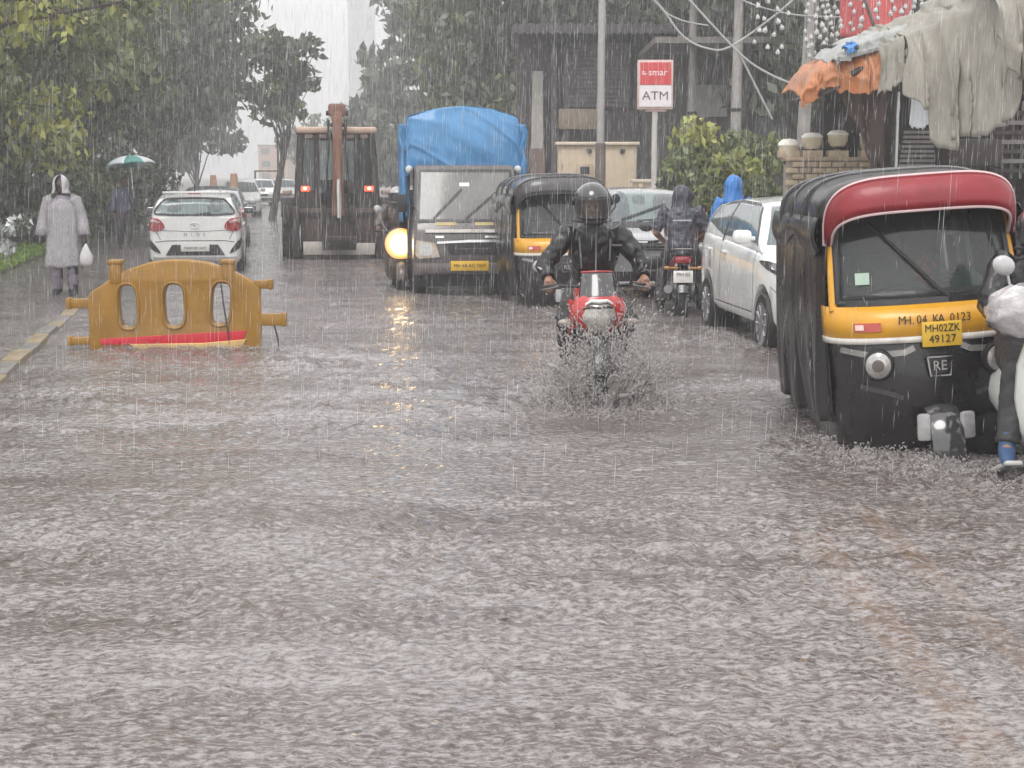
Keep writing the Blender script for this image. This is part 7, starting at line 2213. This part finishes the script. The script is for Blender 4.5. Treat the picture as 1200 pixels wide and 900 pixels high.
def splash(name, label, c, seed, n, spread, hgt, ribs=0, back=.3, mat=None):
    """A burst: thin curved jets of water and drops thrown up and outwards."""
    rg = np.random.default_rng(seed)
    cs, rs, ds = [], [], []
    for j in range(ribs):
        a = rg.uniform(0, 2 * PI); lean = rg.uniform(.15, .9)
        v0 = hgt * rg.uniform(.5, 1.1); out_ = spread * lean
        base = np.array(c) + np.array([math.cos(a) * spread * .35, math.sin(a) * spread * .25, 0])
        k = rg.integers(8, 16)
        for i in range(k):
            t = (i + rg.random()) / k
            z = v0 * (2 * t - t * t) ; x = out_ * t
            cs.append(base + np.array([math.cos(a) * x, math.sin(a) * x * .7, z]) + rg.normal(size=3) * .012)
            rs.append(rg.uniform(.004, .011) * (1 - .5 * t)); ds.append(np.array([math.cos(a) * out_, math.sin(a) * out_ * .7, v0 * (2 - 2 * t) + .05]) * .030 * rg.uniform(.4, 1.5))
    u = rg.normal(size=(n, 3)); rad = np.abs(rg.normal(size=n))
    p = np.array(c) + np.stack([u[:, 0] * spread * .55, u[:, 1] * spread * .4 + back * 0, np.abs(u[:, 2]) * hgt * .40], -1)
    dd = np.stack([u[:, 0] * .006, u[:, 1] * .006, .006 + .014 * rg.random(n) ** 2], -1)
    C = np.concatenate([np.array(cs).reshape(-1, 3), p]); Rr = np.concatenate([np.array(rs), rg.uniform(.0035, .0095, n)]); D = np.concatenate([np.array(ds).reshape(-1, 3), dd])
    co, f = oct_field(C, Rr, D)
    return tag(raw(name, co, f, mat or m_spl, None, 3, True), label, 'splash', kind='stuff')
sp = G(700, 473)
splash('splash', 'brown water thrown up by the front wheel of the red motorcycle', (sp.x - .02, sp.y - .12, 0), 1, 6500, .36, .68, 56)
splash('splash', 'second fan of spray on the right of the red motorcycle', (sp.x + .27, sp.y + .0, 0), 2, 2200, .27, .74, 34)
splash('splash', 'spray on the left of the red motorcycle', (sp.x - .24, sp.y + .05, 0), 3, 900, .22, .46, 12)
def sheet_splash():
    """Torn curving sheets of water standing up on both sides of the wheel."""
    rg = random.Random(4)
    mb = MB()
    for j in range(16):
        a = rg.uniform(-PI, PI); r0 = rg.uniform(.05, .22); h = rg.uniform(.12, .42); w_ = rg.uniform(.025, .07); ln = rg.uniform(.1, .38)
        cx, cy = sp.x + math.cos(a) * r0 * 1.3, sp.y - .14 + math.sin(a) * r0
        s = rg.randint(0, 90)
        def fn(u, v):
            t = v
            e = (1 - t) ** .7 * w_ * (1 + .4 * vn(t * 5, s, 3))
            x = cx + math.cos(a) * ln * t + (u - .5) * e * -math.sin(a) * 2 + .03 * vn(u * 3, v * 5, s)
            y = cy + math.sin(a) * ln * t * .6 + (u - .5) * e * math.cos(a) * 2
            return (x, y, -.02 + h * (1.6 * t - .75 * t * t) + .03 * vn(u * 4 + s, v * 6, s))
        mb.grid(fn, 5, 9)
    o = mb.build('splash_sheet', m_spl, None, 180, solid=.006, clean=False)
    tag(o, 'torn sheets of brown water round the wheel of the red motorcycle', 'splash', kind='stuff')
sheet_splash()
def foam(name, label, pts, seed, n, w_):
    rg = np.random.default_rng(seed)
    pts = np.array(pts); seg = rg.integers(0, len(pts) - 1, n); t = rg.random(n)[:, None]
    p = pts[seg] * (1 - t) + pts[seg + 1] * t
    xy = p[:, :2] + rg.normal(size=(n, 2)) * w_
    z = water_h(xy[:, 0], xy[:, 1]) + rg.uniform(-.002, .05, n) * np.exp(-((xy - p[:, :2]) ** 2).sum(1) / (2 * w_ * w_))
    r = rg.uniform(.002, .0065, n)
    d = np.stack([rg.normal(size=n) * .008, rg.normal(size=n) * .006, np.full(n, .004) + rg.random(n) * .008], -1)
    co, f = oct_field(np.stack([xy[:, 0], xy[:, 1], z], -1), r, d)
    return tag(raw(name, co, f, m_spl, None, 3, True), label, 'foam', kind='stuff')
def gp(*l): return [tuple(G(x, y)) for x, y in l]
foam('foam', 'churned pale water along the foot of the red-topped autorickshaw', gp((950, 515), (1000, 530), (1060, 538), (1110, 530), (1150, 520)), 11, 700, .08)
foam('foam', 'frothy bow wave in front of the white scooter', gp((1080, 548), (1120, 545), (1160, 560), (1195, 580)), 13, 800, .11)
foam('foam', 'grey wavelets breaking round the front of the autorickshaw', gp((930, 500), (990, 540), (1060, 555), (1130, 560)), 12, 500, .13)
foam('foam', 'froth round the wheels of the white hatchback on the right', gp((822, 385), (850, 396), (885, 410), (915, 408)), 15, 800, .06)
foam('foam', 'water line froth under the small truck and the farther autorickshaw', gp((450, 340), (500, 348), (560, 350), (620, 362), (690, 364)), 17, 900, .07)
foam('foam', 'wavelets round the foot of the yellow barrier', gp((85, 405), (150, 409), (250, 411), (320, 409)), 18, 700, .04)
foam('foam', 'water trail behind and beside the motorcycle', gp((640, 470), (700, 486), (770, 480), (790, 470)), 19, 1100, .12)
def rain_rings():
    """Crowns and hops where drops strike the water."""
    rg = np.random.default_rng(77)
    n = 6000
    y = 4.2 * (40 / 4.2) ** rg.random(n)
    x = (rg.random(n) * 2 - 1) * (.36 * y + .5)
    z = water_h(x, y)
    r = rg.uniform(.002, .0045, n) * (.4 + y / 18); h = rg.uniform(.004, .011, n) * (.5 + y / 18)
    d = np.stack([rg.normal(size=n) * .004, rg.normal(size=n) * .004, h], -1)
    co, f = oct_field(np.stack([x, y, z + h * .4], -1), r, d)
    tag(raw('rain_splashes', co, f, m_spl, None, 3, True), 'small crowns of water where the rain strikes the flood', 'rain splash', kind='stuff')
rain_rings()
def rain():
    rg = np.random.default_rng(99)
    n = 60000
    y = 8 + 42 * rg.random(n) ** .8
    x = (rg.random(n) * 2 - 1) * (.40 * y + 1)
    z = rg.random(n) * (1.9 + .14 * y)
    ln = .02 + .15 * rg.random(n) ** 2
    d = np.stack([ln * .03 + rg.normal(size=n) * .002, np.zeros(n), ln], -1)
    co, f = oct_field(np.stack([x, y, z], -1), rg.uniform(.0005, .0011, n), d)
    tag(raw('rain', co, f, m_drop, None, 3, True), 'falling rain in fine slanting threads', 'rain', kind='stuff')
    # the veil of rain farther off
    n = 60000
    y = 45 + 85 * rg.random(n)
    x = -.12 * y + (rg.random(n) * 2 - 1) * .40 * y
    z = rg.random(n) * (2 + .16 * y)
    ln = rg.uniform(.15, .32, n)
    d = np.stack([ln * .03, np.zeros(n), ln], -1)
    co, f = oct_field(np.stack([x, y, z], -1), rg.uniform(.0018, .0035, n), d)
    tag(raw('far_rain', co, f, m_drop, None, 3, True), 'veil of rain over the far road and trees', 'rain', kind='stuff')
rain()
# ---------------------------------------------------------------- rain haze
def haze():
    m = bpy.data.materials.new('rain_haze')
    m.use_nodes = True
    n, l = m.node_tree.nodes, m.node_tree.links
    n.remove(n['Principled BSDF'])
    v = n.new('ShaderNodeVolumePrincipled')
    v.inputs['Color'].default_value = (.86, .86, .87, 1)
    v.inputs['Density'].default_value = HAZE
    v.inputs['Anisotropy'].default_value = 0.0
    l.new(v.outputs[0], n['Material Output'].inputs['Volume'])
    o = MB().box((0, 430, 42), (1000, 1000, 88)).build('haze', m, None, 0)
    tag(o, kind='stuff')
haze()
